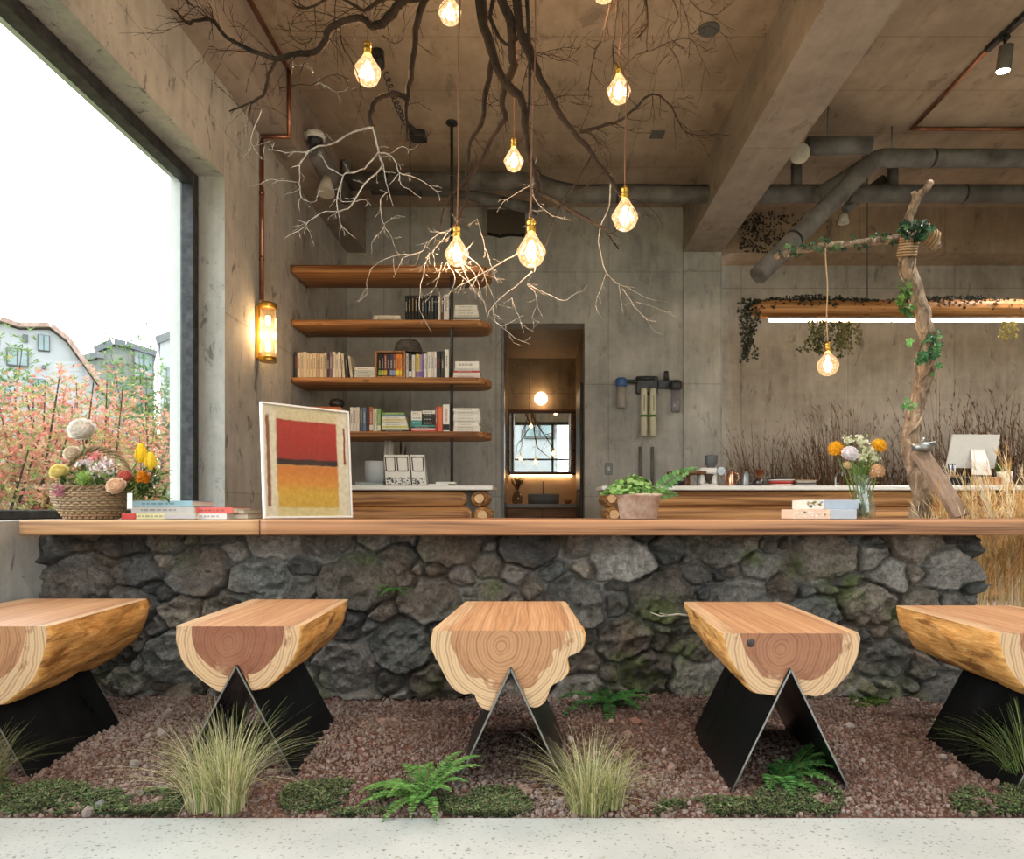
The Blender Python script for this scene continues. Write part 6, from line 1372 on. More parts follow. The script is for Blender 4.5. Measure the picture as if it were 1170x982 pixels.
def ruffled(m, c, R, col, r, n=60, flat=.75, inner=None):
    """ranunculus / rose / carnation head: cupped petals in shells"""
    inner = inner or col
    for k in range(n):
        s = k/n; a = k*2.399963; el = (1-s)*.2+s*1.45; rad = R*(.25+.75*s); m.c = jit(mixc(lin(inner), lin(col), s), .16, r)
        el = .12+1.95*s; ax_ = Vector((.0, -.75, .66)); q_ = Vector((0, 0, 1)).rotation_difference(ax_)
        d_ = Vector((math.cos(a)*math.sin(el), math.sin(a)*math.sin(el), math.cos(el))); t_ = q_ @ Vector((-math.sin(a), math.cos(a), 0)); d_ = q_ @ d_; u_ = t_.cross(d_)*-1
        if u_.dot(ax_) < 0: u_ = -u_
        rr_ = R*(.80+.18*s); w_ = R*(.22+.34*s); h_ = R*(.22+.20*s); p = Vector(c)+d_*rr_*.92; top = p+u_*h_+d_*R*.20
        n_ = m.verts([p-t_*w_*.6-u_*h_*.7-d_*R*.1, p+t_*w_*.6-u_*h_*.7-d_*R*.1, p+t_*w_*.95-d_*R*.06+u_*h_*.2, p-t_*w_*.95-d_*R*.06+u_*h_*.2, top+t_*w_*.45, top-t_*w_*.45])
        m.c = tuple(v*.72 for v in m.c); m.face((n_, n_+1, n_+2, n_+3)); m.c = tuple(min(1, v/.72) for v in m.c); m.face((n_+3, n_+2, n_+4, n_+5))
    m.c = lin(inner); m.ball(c, R*.84, 14, 10)
def flower(px, py, d, w, kind, cols, label, group, base, stemcol='#6b8a45', rot=None):
    c = P(px, py, d); R = w/2/FPX*d*(.80 if kind == 'ruffled' else 1); r = random.Random(int(px*13+py)); root = thing('cut_flower' if kind != 'tulip' else 'tulip', label, 'flower', c, group); m = MB()
    if kind == 'ruffled': ruffled(m, c, R, cols[0], r, inner=cols[1] if len(cols) > 1 else None)
    elif kind == 'pompon':
        for k in range(260):
            a, z = r.uniform(0, 2*PI), r.uniform(-.8, 1); q = math.sqrt(1-z*z); dv_ = Vector((math.cos(a)*q, math.sin(a)*q, z)); m.c = jit(lin(r.choice(cols)), .14, r); m.leaf(Vector(c)+dv_*R*.55, dv_+Vector((r.uniform(-.3,.3), r.uniform(-.3,.3), r.uniform(-.3,.3))), Vector((0, 0, 1)), R*.5, R*.22, .1)
        m.ball(c, R*.66, 12, 8)
    elif kind == 'tulip':
        for k in range(6):
            a = k*PI/3+.3; rr = .48 if k % 2 else .40; m.c = jit(lin(cols[0]), .1, r); m.smooth = True; prev = None
            for i, (s, q, w_) in enumerate(((0, .2, .25), (.3, .9, .55), (.65, .85, .5), (1.0, .35, .12))):
                cc = Vector(c)+Vector((math.cos(a)*R*rr*q*1.6, math.sin(a)*R*rr*q*1.6, (s-.5)*R*3.1)); t_ = Vector((-math.sin(a), math.cos(a), 0))*R*w_*1.3
                n_ = m.verts([cc-t_, cc+Vector((math.cos(a), math.sin(a), 0))*R*.12, cc+t_])
                if prev is not None: m.face((prev, prev+1, n_+1, n_)); m.face((prev+1, prev+2, n_+2, n_+1))
                prev = n_
            m.smooth = False
    elif kind == 'cluster':
        for k in range(46):
            q = Vector((r.gauss(0, .42), r.gauss(0, .35), r.gauss(0, .32)))*R; m.c = jit(lin(r.choice(cols)), .15, r)
            for j in range(5): a = j*2*PI/5; m.leaf(Vector(c)+q, Vector((math.cos(a), -.5, math.sin(a))), Vector((0, -1, 0)), R*.24, R*.16)
    m.build('bloom', M_petal, root); m = MB(); m.c = lin(stemcol); b_ = Vector(base); m.tube([b_, b_.lerp(Vector(c), .5)+Vector((.004, 0, .0)), Vector(c)-Vector((0, 0, R*.3))], .0028, 6); m.build('stem', M_leaf, root)
BG = 'cut flowers in the wicker basket'; bb = (bc.x, bc.y, bc.z+.03)
flower(94, 492, 2.88, 33, 'ruffled', ('#f6f0ea', '#e2d8cc'), 'tall white ranunculus standing above the basket against the window', BG, (bc.x-.02, bc.y, bc.z+.03))
flower(68, 540, 2.84, 23, 'ruffled', ('#ece0a4', '#e3cf7c'), 'pale yellow bloom at the left rim of the basket', BG, (bc.x-.06, bc.y, bc.z+.05))
flower(83, 519, 2.90, 22, 'ruffled', ('#e8dccb', '#d9c2a6'), 'cream bloom behind the pale yellow one in the basket', BG, bb)
flower(133, 556, 2.80, 24, 'ruffled', ('#efdcc4', '#e6c4a4'), 'cream-peach rose at the front right rim of the basket', BG, (bc.x+.04, bc.y-.02, bc.z+.06))
flower(143, 545, 2.84, 18, 'ruffled', ('#dd8a78', '#c96a5a'), 'coral pink bloom beside the cream-peach rose', BG, (bc.x+.05, bc.y, bc.z+.06))
flower(161, 518, 2.88, 14, 'tulip', ('#f0d22e',), 'taller yellow tulip on the right of the basket', BG, (bc.x+.08, bc.y, bc.z+.06))
flower(172, 527, 2.86, 13, 'tulip', ('#f2d840',), 'lower yellow tulip leaning right of the basket', BG, (bc.x+.085, bc.y, bc.z+.06))
flower(163, 546, 2.84, 17, 'pompon', ('#e8a628', '#dd9020'), 'orange bloom under the yellow tulips', BG, (bc.x+.07, bc.y, bc.z+.06))
flower(72, 562, 2.80, 24, 'cluster', ('#b5707a', '#c98a8e', '#9a5a66'), 'dusty pink flower cluster spilling over the left rim of the basket', BG, (bc.x-.06, bc.y-.02, bc.z+.06))
flower(108, 522, 2.86, 14, 'cluster', ('#dd6a72', '#e89a98'), 'small pink-red flower in the middle of the basket', BG, bb)
flower(97, 548, 2.80, 19, 'pompon', ('#a8c06a', '#c2d488', '#86a850'), 'pale green pompon flower at the front of the basket', BG, bb)
for i, (x, y) in enumerate(((112, 536), (122, 530), (106, 545), (126, 543), (100, 530))):
    flower(x, y, 2.84+i*.01, 18, 'cluster', ('#e9dcd8', '#dcc8ca', '#f2ebe4', '#c9a8a8'), ('pale pink blossom spray, ' + ('centre of the basket', 'under the basket handle', 'in front of the green pompon', 'left of the cream-peach rose', 'below the tall ranunculus')[i]), BG, bb)
m = MB(); r = random.Random(8)
for _ in range(520):
    a = r.uniform(0, 2*PI); q = math.sqrt(r.random()); p = Vector((bc.x+math.cos(a)*q*.15+.02, bc.y+math.sin(a)*q*.09, bc.z+BH*.85+r.random()*.13*(1-q*.5))); m.c = jit(lin(r.choice(['#5f7f42', '#86a058', '#3f5a34', '#a8b070', '#6a6a3f'])), .2, r)
    m.leaf(p, Vector((math.cos(a)+r.uniform(-.5,.5), math.sin(a)+r.uniform(-.5,.5), r.uniform(-.2, 1))), Vector((0, 0, 1)), r.uniform(.02, .045), .014, .1)
tag(m.build('basket_foliage', M_leaf), 'mixed green leaves filling the wicker basket', 'foliage', kind='stuff')
m = MB()
for _ in range(14):
    p0 = Vector((bc.x+.10, bc.y, bc.z+.06)); e = P(178+r.uniform(-8, 16), 548+r.uniform(-14, 26), 2.88+r.uniform(-.06,.08)); e.z = max(e.z, ZB+.03); m.c = lin('#5a6a3a'); m.tube([p0, p0.lerp(e, .5)+Vector((0, 0, .03)), e], .0018, 4)
    for j in range(14): s = r.uniform(.35, 1); m.c = jit(lin(r.choice(['#4f6a35', '#7f9850', '#a0b068', '#3f5230'])), .2, r); m.leaf(p0.lerp(e, s)+Vector((0, 0, .03*math.sin(s*PI))), Vector((r.uniform(-.2,1), r.uniform(-.6,.6), r.uniform(-.6,.9))), Vector((0,0,1)), r.uniform(.025, .05), .015, .1)
tag(m.build('greenery_sprig', M_leaf), 'loose green sprigs spreading to the right of the basket', 'foliage')

# ------------------------------------------------------------------ potted herb on the bar
c = P(729.5, 592, 2.98); c.z = ZB; root = thing('potted_herb', 'round-leaved green plant in a pale clay pot on the bar', 'potted plant', c)
t = NT('clay'); f = t.noise(t.pos(), 22, 5, .65); M_clay = t.bsdf(t.ramp(f, [(.35, lin('#a98a76')), (.55, lin('#c2ab99')), (.72, lin('#d2c4b6'))]), .9, h=f, bs=.3, dist=.006)
m = MB(); m.lathe([(.076, 0), (.080, .003), (.094, .095), (.103, .097), (.105, .108), (.100, .109), (.096, .106), (.09, .09), (0, .088)], c.x, c.y, 40, cz=c.z); m.build('pot', M_clay, root)
m = MB(); m.lathe([(.089, .0), (.05, .006), (0, .008)], c.x, c.y, 20, cz=c.z+.089); m.build('soil', M_soil, root)
m = MB(); r = random.Random(21)
for _ in range(330):
    a = r.uniform(0, 2*PI); q = math.sqrt(r.random()); x, y = math.cos(a)*q*.125-.028, math.sin(a)*q*.10; z = c.z+.098+(1-q*q)*.075*r.uniform(.3, 1.1)+.012; p = Vector((c.x+x, c.y+y, z)); m.c = jit(lin(r.choice(['#5d8a3a', '#7aa652', '#4a7030', '#93b86a', '#3d6028'])), .15, r)
    nv = Vector((math.cos(a)*.5, math.sin(a)*.5-.4, 1)); nv += Vector([r.uniform(-.5,.5) for _ in range(3)]); nv.normalize(); u = nv.orthogonal().normalized(); w_ = nv.cross(u); s_ = r.uniform(.009, .018); n_ = m.verts([p+(u*math.cos(k*PI/3)+w_*math.sin(k*PI/3))*s_+nv*(.002 if k % 2 else 0) for k in range(6)]); m.face(tuple(range(n_, n_+6)))
    if r.random() < .25: m.c = lin('#7f9a50'); m.tube([(c.x+x*.3, c.y+y*.3, c.z+.09), p], .0012, 4)
m.build('foliage', M_leaf, root)
def frond(m, p0, dr, L, wmax, r, cols, droop=.5, n=22, up=Vector((0, 0, 1))):
    d_ = dr.normalized(); pts = [Vector(p0)]
    for i in range(n): d_ = (d_+Vector((0, 0, -droop/n*(.5+1.6*i/n)))).normalized(); pts.append(pts[-1]+d_*L/n)
    m.c = jit(lin('#6a7a3a'), .2, r); m.tube(pts[::2] if n % 2 == 0 else pts, .0016, 4)
    for i in range(2, n+1):
        s = i/n; t_ = (pts[i]-pts[i-1]).normalized(); sd = t_.cross(up); 
        if sd.length < .05: sd = t_.orthogonal()
        sd.normalize(); w_ = wmax*math.sin(min(1, s*1.6+.12)*PI*.5)*(1-s**2.4)+.003
        for sg in (-1, 1): m.c = jit(lin(r.choice(cols)), .18, r); m.leaf(pts[i], sd*sg+t_*.35+Vector((0, 0, r.uniform(-.15,.15))), up, w_, L/n*1.35, .04)
m = MB(); r = random.Random(3); frond(m, (c.x+.04, c.y, c.z+.09), Vector((1, -.1, .95)), .25, .042, r, ['#5f8f4a', '#7aa860', '#4a7a3c'], .45, 15, up=Vector((0, -1, .2))); frond(m, (c.x+.05, c.y, c.z+.09), Vector((1, .3, .35)), .14, .03, r, ['#5f8f4a', '#7aa860'], .4, 12, up=Vector((0, -1, .2)))
m.build('fern_frond', M_leaf, root)
m = MB(); m.c = lin('#8a7a6a')
for k in range(7): a = r.uniform(0, 2*PI); m.ball((c.x+.075+r.uniform(-.02,.02), c.y-.05+r.uniform(-.02,.03), c.z+.1), .006, 7, 5, noise=.2)
m.build('dried_seed', M_matte, root)

# ------------------------------------------------------------------ glass vase with flowers
c = P(986, 590, 3.0); c.z = ZB; root = thing('glass_vase', 'ribbed clear glass vase of water and stems beside the slim boxes', 'vase', c)
vp = [(.036, 0), (.046, .004), (.050, .03), (.044, .075), (.030, .125), (.029, .15), (.042, .19)]
n = 30; m = MB(); m.smooth = True
for r_, z in vp:
    for k in range(n): a = 2*PI*k/n+z*6; q = r_*(1+.05*(1 if k % 2 else -1)); m.V.append((c.x+math.cos(a)*q, c.y+math.sin(a)*q, c.z+z))
for i in range(len(vp)-1):
    for k in range(n): k2 = (k+1) % n; m.face((i*n+k, i*n+k2, (i+1)*n+k2, (i+1)*n+k))
m.face(tuple(range(n-1, -1, -1))); m.build('vessel', M_clear, root)
m = MB(); m.lathe([(.034, .006), (.043, .03), (.038, .075), (.027, .115), (0, .115)], c.x, c.y, 24, cz=c.z); m.build('water', glass('vase_water', (.86, .92, .78), .04, solid=.06, scol=(.6, .7, .4)), root)
VG = 'cut flowers in the glass vase'; r = random.Random(14)
def vb(): return (c.x+r.uniform(-.02, .02), c.y+r.uniform(-.02, .02), c.z+.012)
flower(955, 513.5, 2.98, 19, 'pompon', ('#f6c62a', '#efb61c', '#f8d450'), 'golden yellow pompon at the left of the vase bouquet', VG, vb())
flower(1004, 510, 2.98, 18, 'pompon', ('#f6c62a', '#efb820', '#f8d858'), 'golden yellow pompon at the right of the vase bouquet', VG, vb())
flower(971, 519, 2.93, 21, 'ruffled', ('#f8f5f6', '#ece4e8'), 'white peony-like bloom in the middle of the vase bouquet', VG, vb())
flower(1002, 539, 2.93, 18, 'pompon', ('#e3c098', '#d4aa80', '#edd4b4'), 'beige pompon hanging at the lower right of the vase bouquet', VG, vb())
flower(968, 532, 2.93, 11, 'ruffled', ('#ece0bc', '#dcc890'), 'small cream bloom below the white one in the vase bouquet', VG, vb())
for i, (x, y, w_) in enumerate(((984, 504, 18), (993, 515, 18), (968, 503, 14), (998, 524, 15), (984, 522, 18))):
    flower(x, y, 2.99, w_, 'cluster', ('#dde0b0', '#eceadc', '#b8c486', '#f2efdf'), 'greenish white filler blossom in the vase bouquet, ' + ('at its top', 'beside the right pompon', 'above the left pompon', 'above the beige pompon', 'at its centre')[i], VG, vb())
m = MB()
for _ in range(16): a = r.uniform(0, 2*PI); q = r.uniform(.3, 1); m.c = jit(lin('#7c9a4e'), .25, r); m.tube([(c.x-math.cos(a)*.03*q, c.y-math.sin(a)*.03*q, c.z+.01), (c.x, c.y, c.z+.14), (c.x+math.cos(a)*.05*q, c.y+math.sin(a)*.05*q, c.z+.23)], .0022, 5)
for _ in range(150):
    a = r.uniform(0, 2*PI); q = r.random(); p = Vector((c.x+math.cos(a)*q*.05, c.y+math.sin(a)*q*.05, c.z+.15+r.random()*.10)); m.c = jit(lin(r.choice(['#6f8f48', '#8aa85a', '#a4b878'])), .2, r); m.leaf(p, Vector((math.cos(a), math.sin(a), r.uniform(0, 1.4))), Vector((0,0,1)), r.uniform(.015, .03), .010, .1)
tag(m.build('vase_greenery', M_leaf), 'green stems and leaves in the glass vase', 'foliage', kind='stuff')

# ------------------------------------------------------------------ grasses, ferns and moss of the bed
def gz(x, y): return float(ground_z(np.array([x]), np.array([y]))[0])
def tuft(px, py, n, L, R, cols, lab, seed, lean=.55, wind=0, w=.0023, plume=0):
    d = CAMH*FPX/(py-VY); c = P(px, py, d); r = random.Random(seed); m = MB(); grass(m, (c.x, c.y, gz(c.x, c.y)-.005), n, L, R, cols, r, w=w, lean=lean, seg=9, wind=wind, plume=plume)
    tag(m.build('feather_grass', M_leaf), lab, 'grass tuft', 'feather grass tufts in the bed')
FG = ['#8f9a58', '#aeb274', '#ccc794', '#7a8a4a', '#dcd5b0', '#c4b48a']
tuft(262, 924, 420, .30, .045, FG, 'feather grass tuft before the second stool from left', 1, .85, .02); tuft(232, 922, 260, .24, .045, FG+['#d9cfae'], 'looser pale feather grass tuft just left of the second stool tuft', 2, .9, -.15)
tuft(672, 922, 420, .23, .055, FG, 'feather grass tuft right of the middle stool', 3, .95, -.05); tuft(700, 918, 200, .17, .03, FG, 'low feather grass tuft at the right foot of the middle stool tuft', 4, .7, .05)
tuft(1172, 900, 260, .26, .04, ['#6f8a4a', '#8fa05a', '#a8b078', '#5f7a44'], 'green feather grass tuft at the right edge of the photo', 5, .9, -.1)
tuft(-14, 905, 160, .20, .03, ['#8a8a5a', '#a89a6a', '#6f7a44'], 'brownish feather grass tuft at the left edge of the photo', 6, .8, .2)
def fern(px, py, n, L, w_, cols, lab, seed, el=(.35, 1.1), z=None, d=None, fan=(0, 2*PI)):
    d = d or CAMH*FPX/(py-VY); c = P(px, py, d); r = random.Random(seed); m = MB(); zz = z if z is not None else gz(c.x, c.y)
    for k in range(n):
        a = fan[0]+(fan[1]-fan[0])*(k+r.uniform(-.3,.3))/n; e = r.uniform(*el); frond(m, (c.x, c.y, zz), Vector((math.cos(a), math.sin(a), e)), L*r.uniform(.7, 1.1), w_, r, cols, 1.0, 20)
    tag(m.build('fern', M_leaf), lab, 'fern', 'ferns in the bed')
fern(484, 915, 17, .20, .026, ['#5f9446', '#76a858', '#4c7f38', '#6b9c4e'], 'bright green fern by the kerb between second and middle stools', 1, (.5, 1.6))
fern(696, 806, 15, .27, .034, ['#3f7a3c', '#4f8f48', '#2f6030'], 'dark green fern at the foot of the stone wall right of the middle stool', 2, (.25, .9))
fern(888, 893, 9, .17, .040, ['#568a46', '#6aa056', '#427a3a'], 'broad-leaved fern between the plates of the fourth stool', 3, (.35, 1.1), fan=(-2.0, 1.7)); fern(905, 885, 5, .15, .034, ['#6da052', '#568a46'], 'lighter fern fronds right under the fourth stool', 5, (.9, 1.6), fan=(-.6, .9))
fern(452, 676, 9, .10, .018, ['#4f8a42', '#6aa855'], 'tiny fern growing from a joint of the stone wall', 4, (.1, .8), z=P(452, 676, 2.87).z, d=2.875, fan=(PI, 2*PI))
M_moss = attrmat('moss', .9, .3, 120, .3)
def moss(x0, x1, y0, y1, dens, lab, seed, cols=('#4f6434', '#64784a', '#434f2e', '#7a8a5a', '#5d5a3c', '#6a6048')):
    """low ground cover: tiny leaves over a patch bounded in pixels (on the ground)"""
    m = MB(); r = random.Random(seed); k = 0
    while k < dens:
        px, py = r.uniform(x0, x1), r.uniform(y0, y1); u = (px-(x0+x1)/2)/((x1-x0)/2); v = (py-(y0+y1)/2)/((y1-y0)/2)
        k += 1
        if abs(u)**3+abs(v)**2.6 > r.uniform(.55, 1.0): continue
        d = CAMH*FPX/(py-VY); c = P(px, py, d)
        if c.y < 1.785: continue
        nzv = vnoise(np.array([c.x*14]), np.array([c.y*14]), seed)[0]
        if nzv < .22+.3*r.random(): continue
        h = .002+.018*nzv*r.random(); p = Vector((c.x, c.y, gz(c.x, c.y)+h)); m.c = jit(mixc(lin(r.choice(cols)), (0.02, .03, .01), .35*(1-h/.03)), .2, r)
        for j in range(3): a = r.uniform(0, 2*PI); m.leaf(p, Vector((math.cos(a), math.sin(a), r.uniform(0, .9))), Vector((0,0,1)), r.uniform(.006, .012), .005, .1)
    tag(m.build('moss_patch', M_moss), lab, 'moss', 'moss patches along the kerb')
moss(-30, 110, 893, 934, 9000, 'moss patch along the kerb below the leftmost stool', 1); moss(90, 215, 905, 936, 5500, 'moss patch along the kerb left of the grass tufts', 2)
moss(318, 450, 897, 935, 8000, 'moss patch along the kerb left of the bright fern', 3); moss(500, 610, 898, 936, 7000, 'moss patch along the kerb between bright fern and middle stool grass', 4)
moss(745, 870, 915, 937, 4000, 'thin moss strip along the kerb left of the fourth stool', 5); moss(860, 965, 903, 937, 6000, 'moss patch along the kerb under the fourth stool', 6); moss(1085, 1190, 902, 937, 6000, 'moss patch along the kerb before the rightmost stool', 7)
moss(970, 1020, 790, 808, 1500, 'small moss patch by the wall foot between the fourth and fifth stools', 8, ('#6f8a38', '#5a7a30'))
moss(780, 850, 782, 800, 1500, 'small moss patch by the wall foot behind the fourth stool', 9, ('#5f7f34', '#4f6f2c'))
# dead leaves and twig
m = MB(); p0 = Vector((.64, 2.83, .36)); m.c = lin('#b5ab98'); m.tube([p0, p0+Vector((-.06, -.03, .012)), p0+Vector((-.13, -.03, .004)), p0+Vector((-.17, -.02, .018))], [.006, .005, .004, .002], 6); m.tube([p0+Vector((-.10, -.03, .008)), p0+Vector((-.14, -.05, .02))], [.003, .0015], 5)
tag(m.build('dry_root', M_matte), 'short pale dry root sticking out of the stone wall left of the fourth stool', 'root')

# ------------------------------------------------------------------ outside the window
M_lawn = attrmat('lawn', .9, .2, 10, .1); t = NT('grass_ground'); p = t.pos(); f = t.noise(p, 3, 5, .7); M_lawn = t.bsdf(t.ramp(f, [(.3, lin('#4f5f3a')), (.7, lin('#747c5a'))]), .95, h=f, bs=.4, spec=.1)
b = MB(); b.box(-60, XO-.02, -14, 60, -.5, -.12); b.box(XO-.02, 40, -30, FY-.22, -.5, -.12); struct('ground_outside', b, M_lawn)
M_hw = plain('house_white', '#8f9295', .8, var=.06, scale=2); M_hg = concrete('house_grey', lin('#535a55'), lin('#6f766f'), 'xz', .5, 60, (0, 0), stain=.1); M_roof = plain('roof_tile', '#8a6a5c', .8, var=.3, scale=8); M_rg = plain('roof_grey', '#4a5054', .7)
M_hwin = plain('house_glass', '#3f5f63', .15, 0, var=.3, scale=1); M_dark = plain('dark_recess', '#3a3f42', .7)
def HP(px, py, d): return P(px, py, d)
def house(name, label, d, outl, mat, dep, roofpts, roofm, wins, rt=.10, extra=None):
    # the front stands square to the street, turned towards the cafe
    cxp = (max(min(p[0] for p in outl), -20)+max(p[0] for p in outl))/2; fw_ = Vector(((cxp-VX)/FPX, 1, 0)).normalized(); rt_ = Vector((fw_.y, -fw_.x, 0)); ctr = P(cxp, VY, d); R_ = Matrix(((rt_.x, fw_.x, 0, ctr.x), (rt_.y, fw_.y, 0, ctr.y), (0, 0, 1, 0), (0, 0, 0, 1)))
    def Q(px, py):
        ray = Vector(((px-VX)/FPX, 1, (VY-py)/FPX)); k = ctr.dot(fw_)/ray.dot(fw_); q = ray*k+Vector((0, 0, CAMH)); return Vector(((q-ctr).dot(rt_), 0, q.z))
    root = thing(name, label, 'house', (ctr.x, ctr.y, 0)); m = MB(); pts = [(Q(x, y).x, Q(x, y).z) for x, y in outl]; m.prism(pts, 0, dep); m.V = [tuple(R_ @ Vector(v)) for v in m.V]; m.build('wall', mat, root)
    m = MB()
    for i in range(len(roofpts)-1):
        a, b_ = Q(*roofpts[i]), Q(*roofpts[i+1]); dv_ = (b_-a).normalized(); up_ = Vector((-dv_.z, 0, dv_.x))*rt*(1 if dv_.x > 0 else -1)
        m.prism([(a.x, a.z), (b_.x, b_.z), (b_.x+up_.x, b_.z+up_.z), (a.x+up_.x, a.z+up_.z)], -.15, dep+.1)
    m.V = [tuple(R_ @ Vector(v)) for v in m.V]; m.build('roof', roofm, root)
    for (x0, y0, x1, y1, k) in wins:
        A, B = Q(x0, y1), Q(x1, y0); m = MB(); fw = (B.x-A.x)*.08
        m.bbox(A.x, B.x, -.06, -.001, A.z, B.z, .01); m.V = [tuple(R_ @ Vector(v)) for v in m.V]; fr_ = m.build('window', M_dark, root)
        m = MB(); 
        if k: xm = (A.x+B.x)/2; m.box(A.x+fw, xm-fw*.5, -.075, -.06, A.z+fw, B.z-fw); m.box(xm+fw*.5, B.x-fw, -.075, -.06, A.z+fw, B.z-fw); (m.box(A.x+fw, B.x-fw, -.075, -.06, A.z+fw, B.z-fw) if not k else None); m.V = [tuple(R_ @ Vector(v)) for v in m.V]; m.build('pane', M_hwin, fr_)
house('white_house', 'white gabled house with a salmon tiled roof outside the window', 16, [(-120,620),(-120,385),(0,370),(22,377),(57,377),(76,392),(132,470),(132,620)], M_hw, 3, [(-120,383),(0,368),(22,375),(57,375),(76,390),(134,471)], M_roof, [(43,384,57,401,1),(26,383,32,391,0),(7,400,33,418,1),(36,434,52,452,1),(0,445,12,462,1),(48,418,53,422,0)])
house('grey_house', 'grey boxy house with a low gable seen behind the shrubs', 24, [(94,620),(94,415),(111,411),(111,404),(130,396),(154,400),(176,407),(176,620)], M_hg, 3, [(94,414),(111,409.5),(111,403),(130,394.5),(143,397),(178,408)], M_rg, [(122,415,140,425,0),(152,402,176,432,1)], .2)
house('pale_house', 'pale building at far right of the window view', 34, [(183,620),(183,392),(215,380),(260,380),(260,620)], M_hw, 6, [(181,393),(215,381),(262,381)], M_rg, [(190,420,200,440,1)], .35)
M_lfo = attrmat('shrub_leaf', .6, .15, 20, .05, trl=.35)
def shrub(cx, cy, h, rx, ry, n, cols, lab, seed, name='shrub', ls=.06, z0=.25, cat='shrub', group='red-tipped shrubs outside the window'):
    root = thing(name, lab, cat, (cx, cy, -.12), group); m = MB(); r = random.Random(seed); tips = []
    for k in range(9):
        a = r.uniform(0, 2*PI); q = r.uniform(.2, .9); e = Vector((cx+math.cos(a)*rx*q, cy+math.sin(a)*ry*q, h*r.uniform(.65, 1))); b0 = Vector((cx+r.uniform(-.1,.1), cy+r.uniform(-.1,.1), -.12)); mid = b0.lerp(e, .5)+Vector((r.uniform(-.1,.1), r.uniform(-.1,.1), .1)); m.tube([b0, mid, e], [.022, .012, .005], 5); tips.append((b0, mid, e))
    m.build('stem', M_limb, root); m = MB()
    for k in range(n):
        b0, mid, e = r.choice(tips); s = r.uniform(z0, 1.0); base = (b0.lerp(mid, s*2) if s < .5 else mid.lerp(e, s*2-1)); p = base+Vector((r.gauss(0, rx*.22), r.gauss(0, ry*.22), r.gauss(0, h*.06)))
        hot = r.random() < .2+.5*s; cc = lin(r.choice(cols[0] if hot else cols[1]))
        for j in range(5): m.c = jit(cc, .15, r); a = r.uniform(0, 2*PI); m.leaf(p, Vector((math.cos(a), math.sin(a), r.uniform(-.1, 1.2))), Vector((0,0,1)), ls*r.uniform(.4, .8), ls*.2, .08)
    m.build('foliage', M_lfo, root)
RED = ['#cc7c6a', '#d2987f', '#bd6e5e', '#cfa386', '#c68a7c']; GRN = ['#8f9c58', '#a6ab6a', '#7a8f50', '#b5ab74', '#b59c6c']
SHL = ['nearest red-tipped shrub at the left edge of the window', 'red-tipped shrub behind the basket flowers', 'red-tipped shrub left of the grey house front', 'red-tipped shrub before the white house', 'red-tipped shrub nearest the window jamb', 'lower red-tipped shrub before the white house wall', 'far red-tipped shrub beneath the grey house']
for i, (px, top, d, rx) in enumerate(((12, 425, 5.2, .55), (75, 442, 6.0, .6), (108, 440, 7.2, .6), (40, 440, 8.0, .8), (165, 450, 8.6, .8), (-40, 450, 4.4, .6), (140, 462, 10, .9))):
    q = P(px, top, d); shrub(q.x, d, q.z+.05, rx, rx*.8, 1500, (RED, GRN), SHL[i], 60+i, ls=.062+.004*d)
q = P(176, 408, 13); shrub(q.x, 13, q.z, .9, .9, 1500, (['#5f7d4a', '#728f56'], ['#557344', '#6a874e']), 'green tree before the grey house at the window jamb', 80, 'leafy_tree', .17, .4, 'tree', None)
q = P(-6, 372, 8.5); shrub(q.x, 8.5, q.z, .7, .7, 1100, (['#6b8652', '#7d9460'], ['#5f7d4a', '#728f56']), 'green tree crown at the far left edge of the window', 81, 'leafy_tree', .12, .5, 'tree', None)
for i, px in enumerate((5, 45, 95, 130, 170)):
    q = P(px, 560, 4.3+i*.3); shrub(q.x, q.y, .55, .45, .3, 420, (['#7f9058', '#94a070'], ['#6c8048', '#869460', '#a0a078']), ('low green bush at the left window edge', 'low green bush left of the basket', 'low green bush behind the basket', 'low green bush behind the tulips', 'low green bush near the window jamb')[i], 90+i, 'low_bush', .05, .2, 'bush', 'low bushes outside the window')
# across the yard behind the camera, seen in the niche mirror
root = thing('neighbour_house', 'grey house front reflected in the niche mirror', 'house', (-3, -14, 0)); m = MB(); m.box(-14, 1.0, -15, -14, -.12, 7.5); m.build('wall', M_hw, root)
for k, (x, z) in enumerate(((-5.5, 4.2), (-2.8, 4.2), (-.6, 4.2), (-5.5, 1.2), (-2.8, 1.2))): mm = MB(); mm.bbox(x, x+1.5, -13.995, -13.9, z, z+1.4, .02); w0 = mm.build('window', M_dark, root); mm = MB(); mm.box(x+.1, x+.7, -13.9, -13.88, z+.1, z+1.3); mm.box(x+.8, x+1.4, -13.9, -13.88, z+.1, z+1.3); mm.build('pane', M_hwin, w0)
for i, (x, y, h, rx) in enumerate(((2.4, -8.5, 4.6, 1.3), (1.4, -7, 3.0, .8), (-1.4, -8.5, 2.4, .9), (4.6, -9, 4.8, 1.4), (-.2, -7.5, 2.0, .8))):
    shrub(x, y, h, rx, rx*.8, 1500, (['#6f8a44', '#84a054'], ['#5f7f3c', '#789448']), ('tall light green tree reflected at the right of the mirror', 'shorter light green tree reflected in the mirror', 'rounded bush reflected at the left of the mirror', 'far tall green tree behind the camera', 'low bush reflected at the bottom of the mirror')[i], 120+i, 'garden_tree', .14, .25, 'tree', 'garden trees behind the camera')
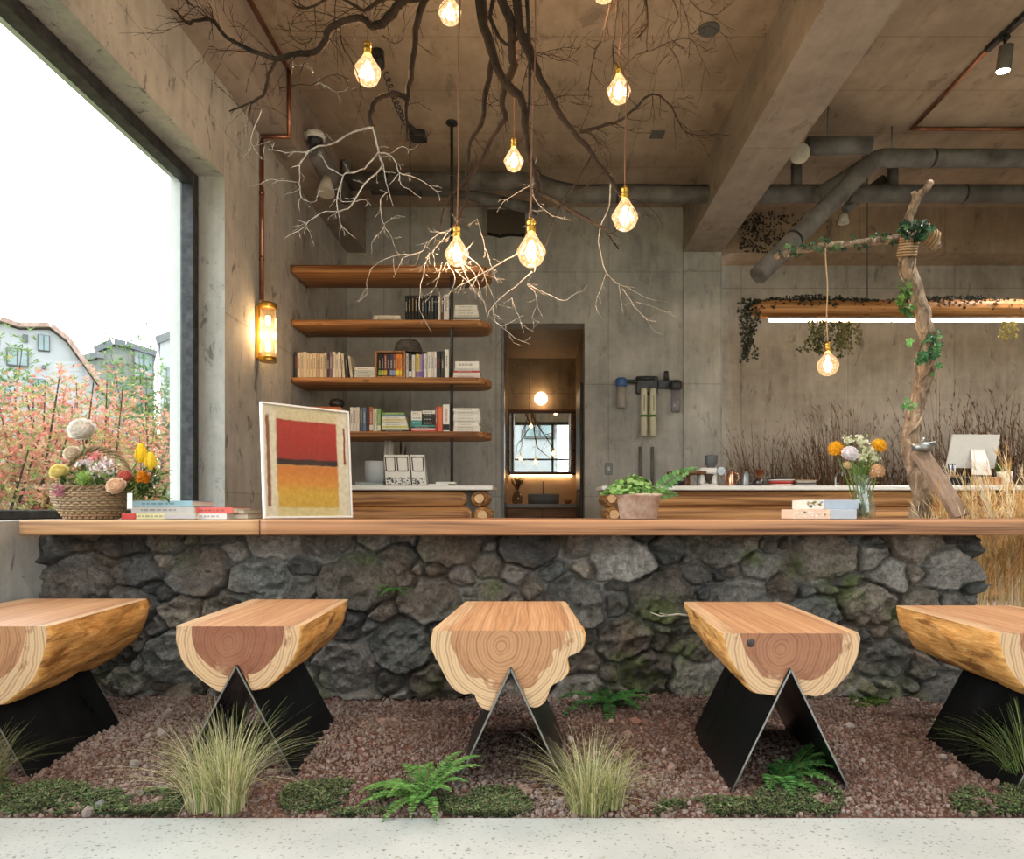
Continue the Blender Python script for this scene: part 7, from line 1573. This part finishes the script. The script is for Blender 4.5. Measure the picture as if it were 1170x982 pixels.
# ------------------------------------------------------------------ camera, sky, settings
EXPO, SKY = 0.95, 3.3
cam = bpy.data.cameras.new('camera'); co = bpy.data.objects.new('camera', cam); C.objects.link(co)
co.location = (0, 0, CAMH); co.rotation_euler = (PI/2, 0, 0)
cam.sensor_width = 36; cam.lens = FPX/1170*36; cam.shift_x = (585-VX)/1170; cam.shift_y = (VY-491)/1170
cam.clip_start = .02; cam.clip_end = 300
sc = bpy.context.scene; sc.camera = co
sc.view_settings.view_transform = 'Standard'; sc.view_settings.look = 'None'; sc.view_settings.exposure = EXPO; sc.view_settings.gamma = 1
sc.view_settings.use_curve_mapping = False
w = bpy.data.worlds.new('sky'); sc.world = w; w.use_nodes = True; nt = w.node_tree; nt.nodes.clear()
o_ = nt.nodes.new('ShaderNodeOutputWorld'); bg = nt.nodes.new('ShaderNodeBackground'); tc = nt.nodes.new('ShaderNodeTexCoord')
sx = nt.nodes.new('ShaderNodeSeparateXYZ'); cr = nt.nodes.new('ShaderNodeValToRGB'); nt.links.new(tc.outputs['Generated'], sx.inputs[0]); nt.links.new(sx.outputs[2], cr.inputs[0])
cr.color_ramp.elements[0].position = 0; cr.color_ramp.elements[0].color = (.95, .97, 1, 1); cr.color_ramp.elements[1].position = .6; cr.color_ramp.elements[1].color = (.93, .96, 1.0, 1)
nt.links.new(cr.outputs[0], bg.inputs[0]); bg.inputs[1].default_value = SKY; nt.links.new(bg.outputs[0], o_.inputs[0])
for nm, loc, rot, sx_, sy_ in (('window_portal', (-2.5, 1.7, 1.9), (0, -PI/2, 0), 2.4, 5.9), ('facade_portal', (2.05, FY-.15, 1.78), (PI/2, 0, 0), 8.3, 3.6)):
    L = bpy.data.lights.new(nm, 'AREA'); L.shape = 'RECTANGLE'; L.size = sx_; L.size_y = sy_; L.cycles.is_portal = True
    lo = bpy.data.objects.new(nm, L); C.objects.link(lo); lo.location = loc; lo.rotation_euler = rot
# added fill spotlights, out of view, brightening the room beyond daylight and bulbs
for i, (x, y) in enumerate(((-1.2, -.6), (.3, -.6), (1.45, -.6), (-1.2, 1.2), (.3, 1.2), (1.45, 1.2), (2.9, .6), (2.9, 3.2), (4.8, 3.8), (4.8, 6.0))):
    pw = (24, 70)[y > 2] if y > 0 else 15
    p = Vector((x, y, 3.85)); root = thing('added_fill_spot', 'added cylinder fill spotlight on the ceiling, out of view', 'spotlight', p, 'added ceiling fill spotlights')
    m = MB(); m.lathe([(.05, 3.80), (.055, 3.81), (.055, 3.97), (.03, 3.98)], x, y, 20); m.tube([(x, y, 3.97), (x, y, ZC-.001)], .01, 8); m.build('lamp_housing', M_black, root)
    m = MB(); m.lathe([(.045, 3.792), (.045, 3.799)], x, y, 20); m.build('lens', M_spotlens, root)
    L = bpy.data.lights.new('added_fill_light', 'SPOT'); L.energy = pw*2.2; L.color = (1, .95, .89); L.spot_size = 2.2; L.spot_blend = 1; L.shadow_soft_size = .12
    lo = bpy.data.objects.new('added_fill_light', L); C.objects.link(lo); lo.location = (x, y, 3.78)
sc.cycles.use_denoising = True; sc.cycles.max_bounces = 8; sc.cycles.diffuse_bounces = 5; sc.cycles.transparent_max_bounces = 16
sc.cycles.sample_clamp_indirect = 6; sc.cycles.caustics_reflective = False; sc.cycles.caustics_refractive = False
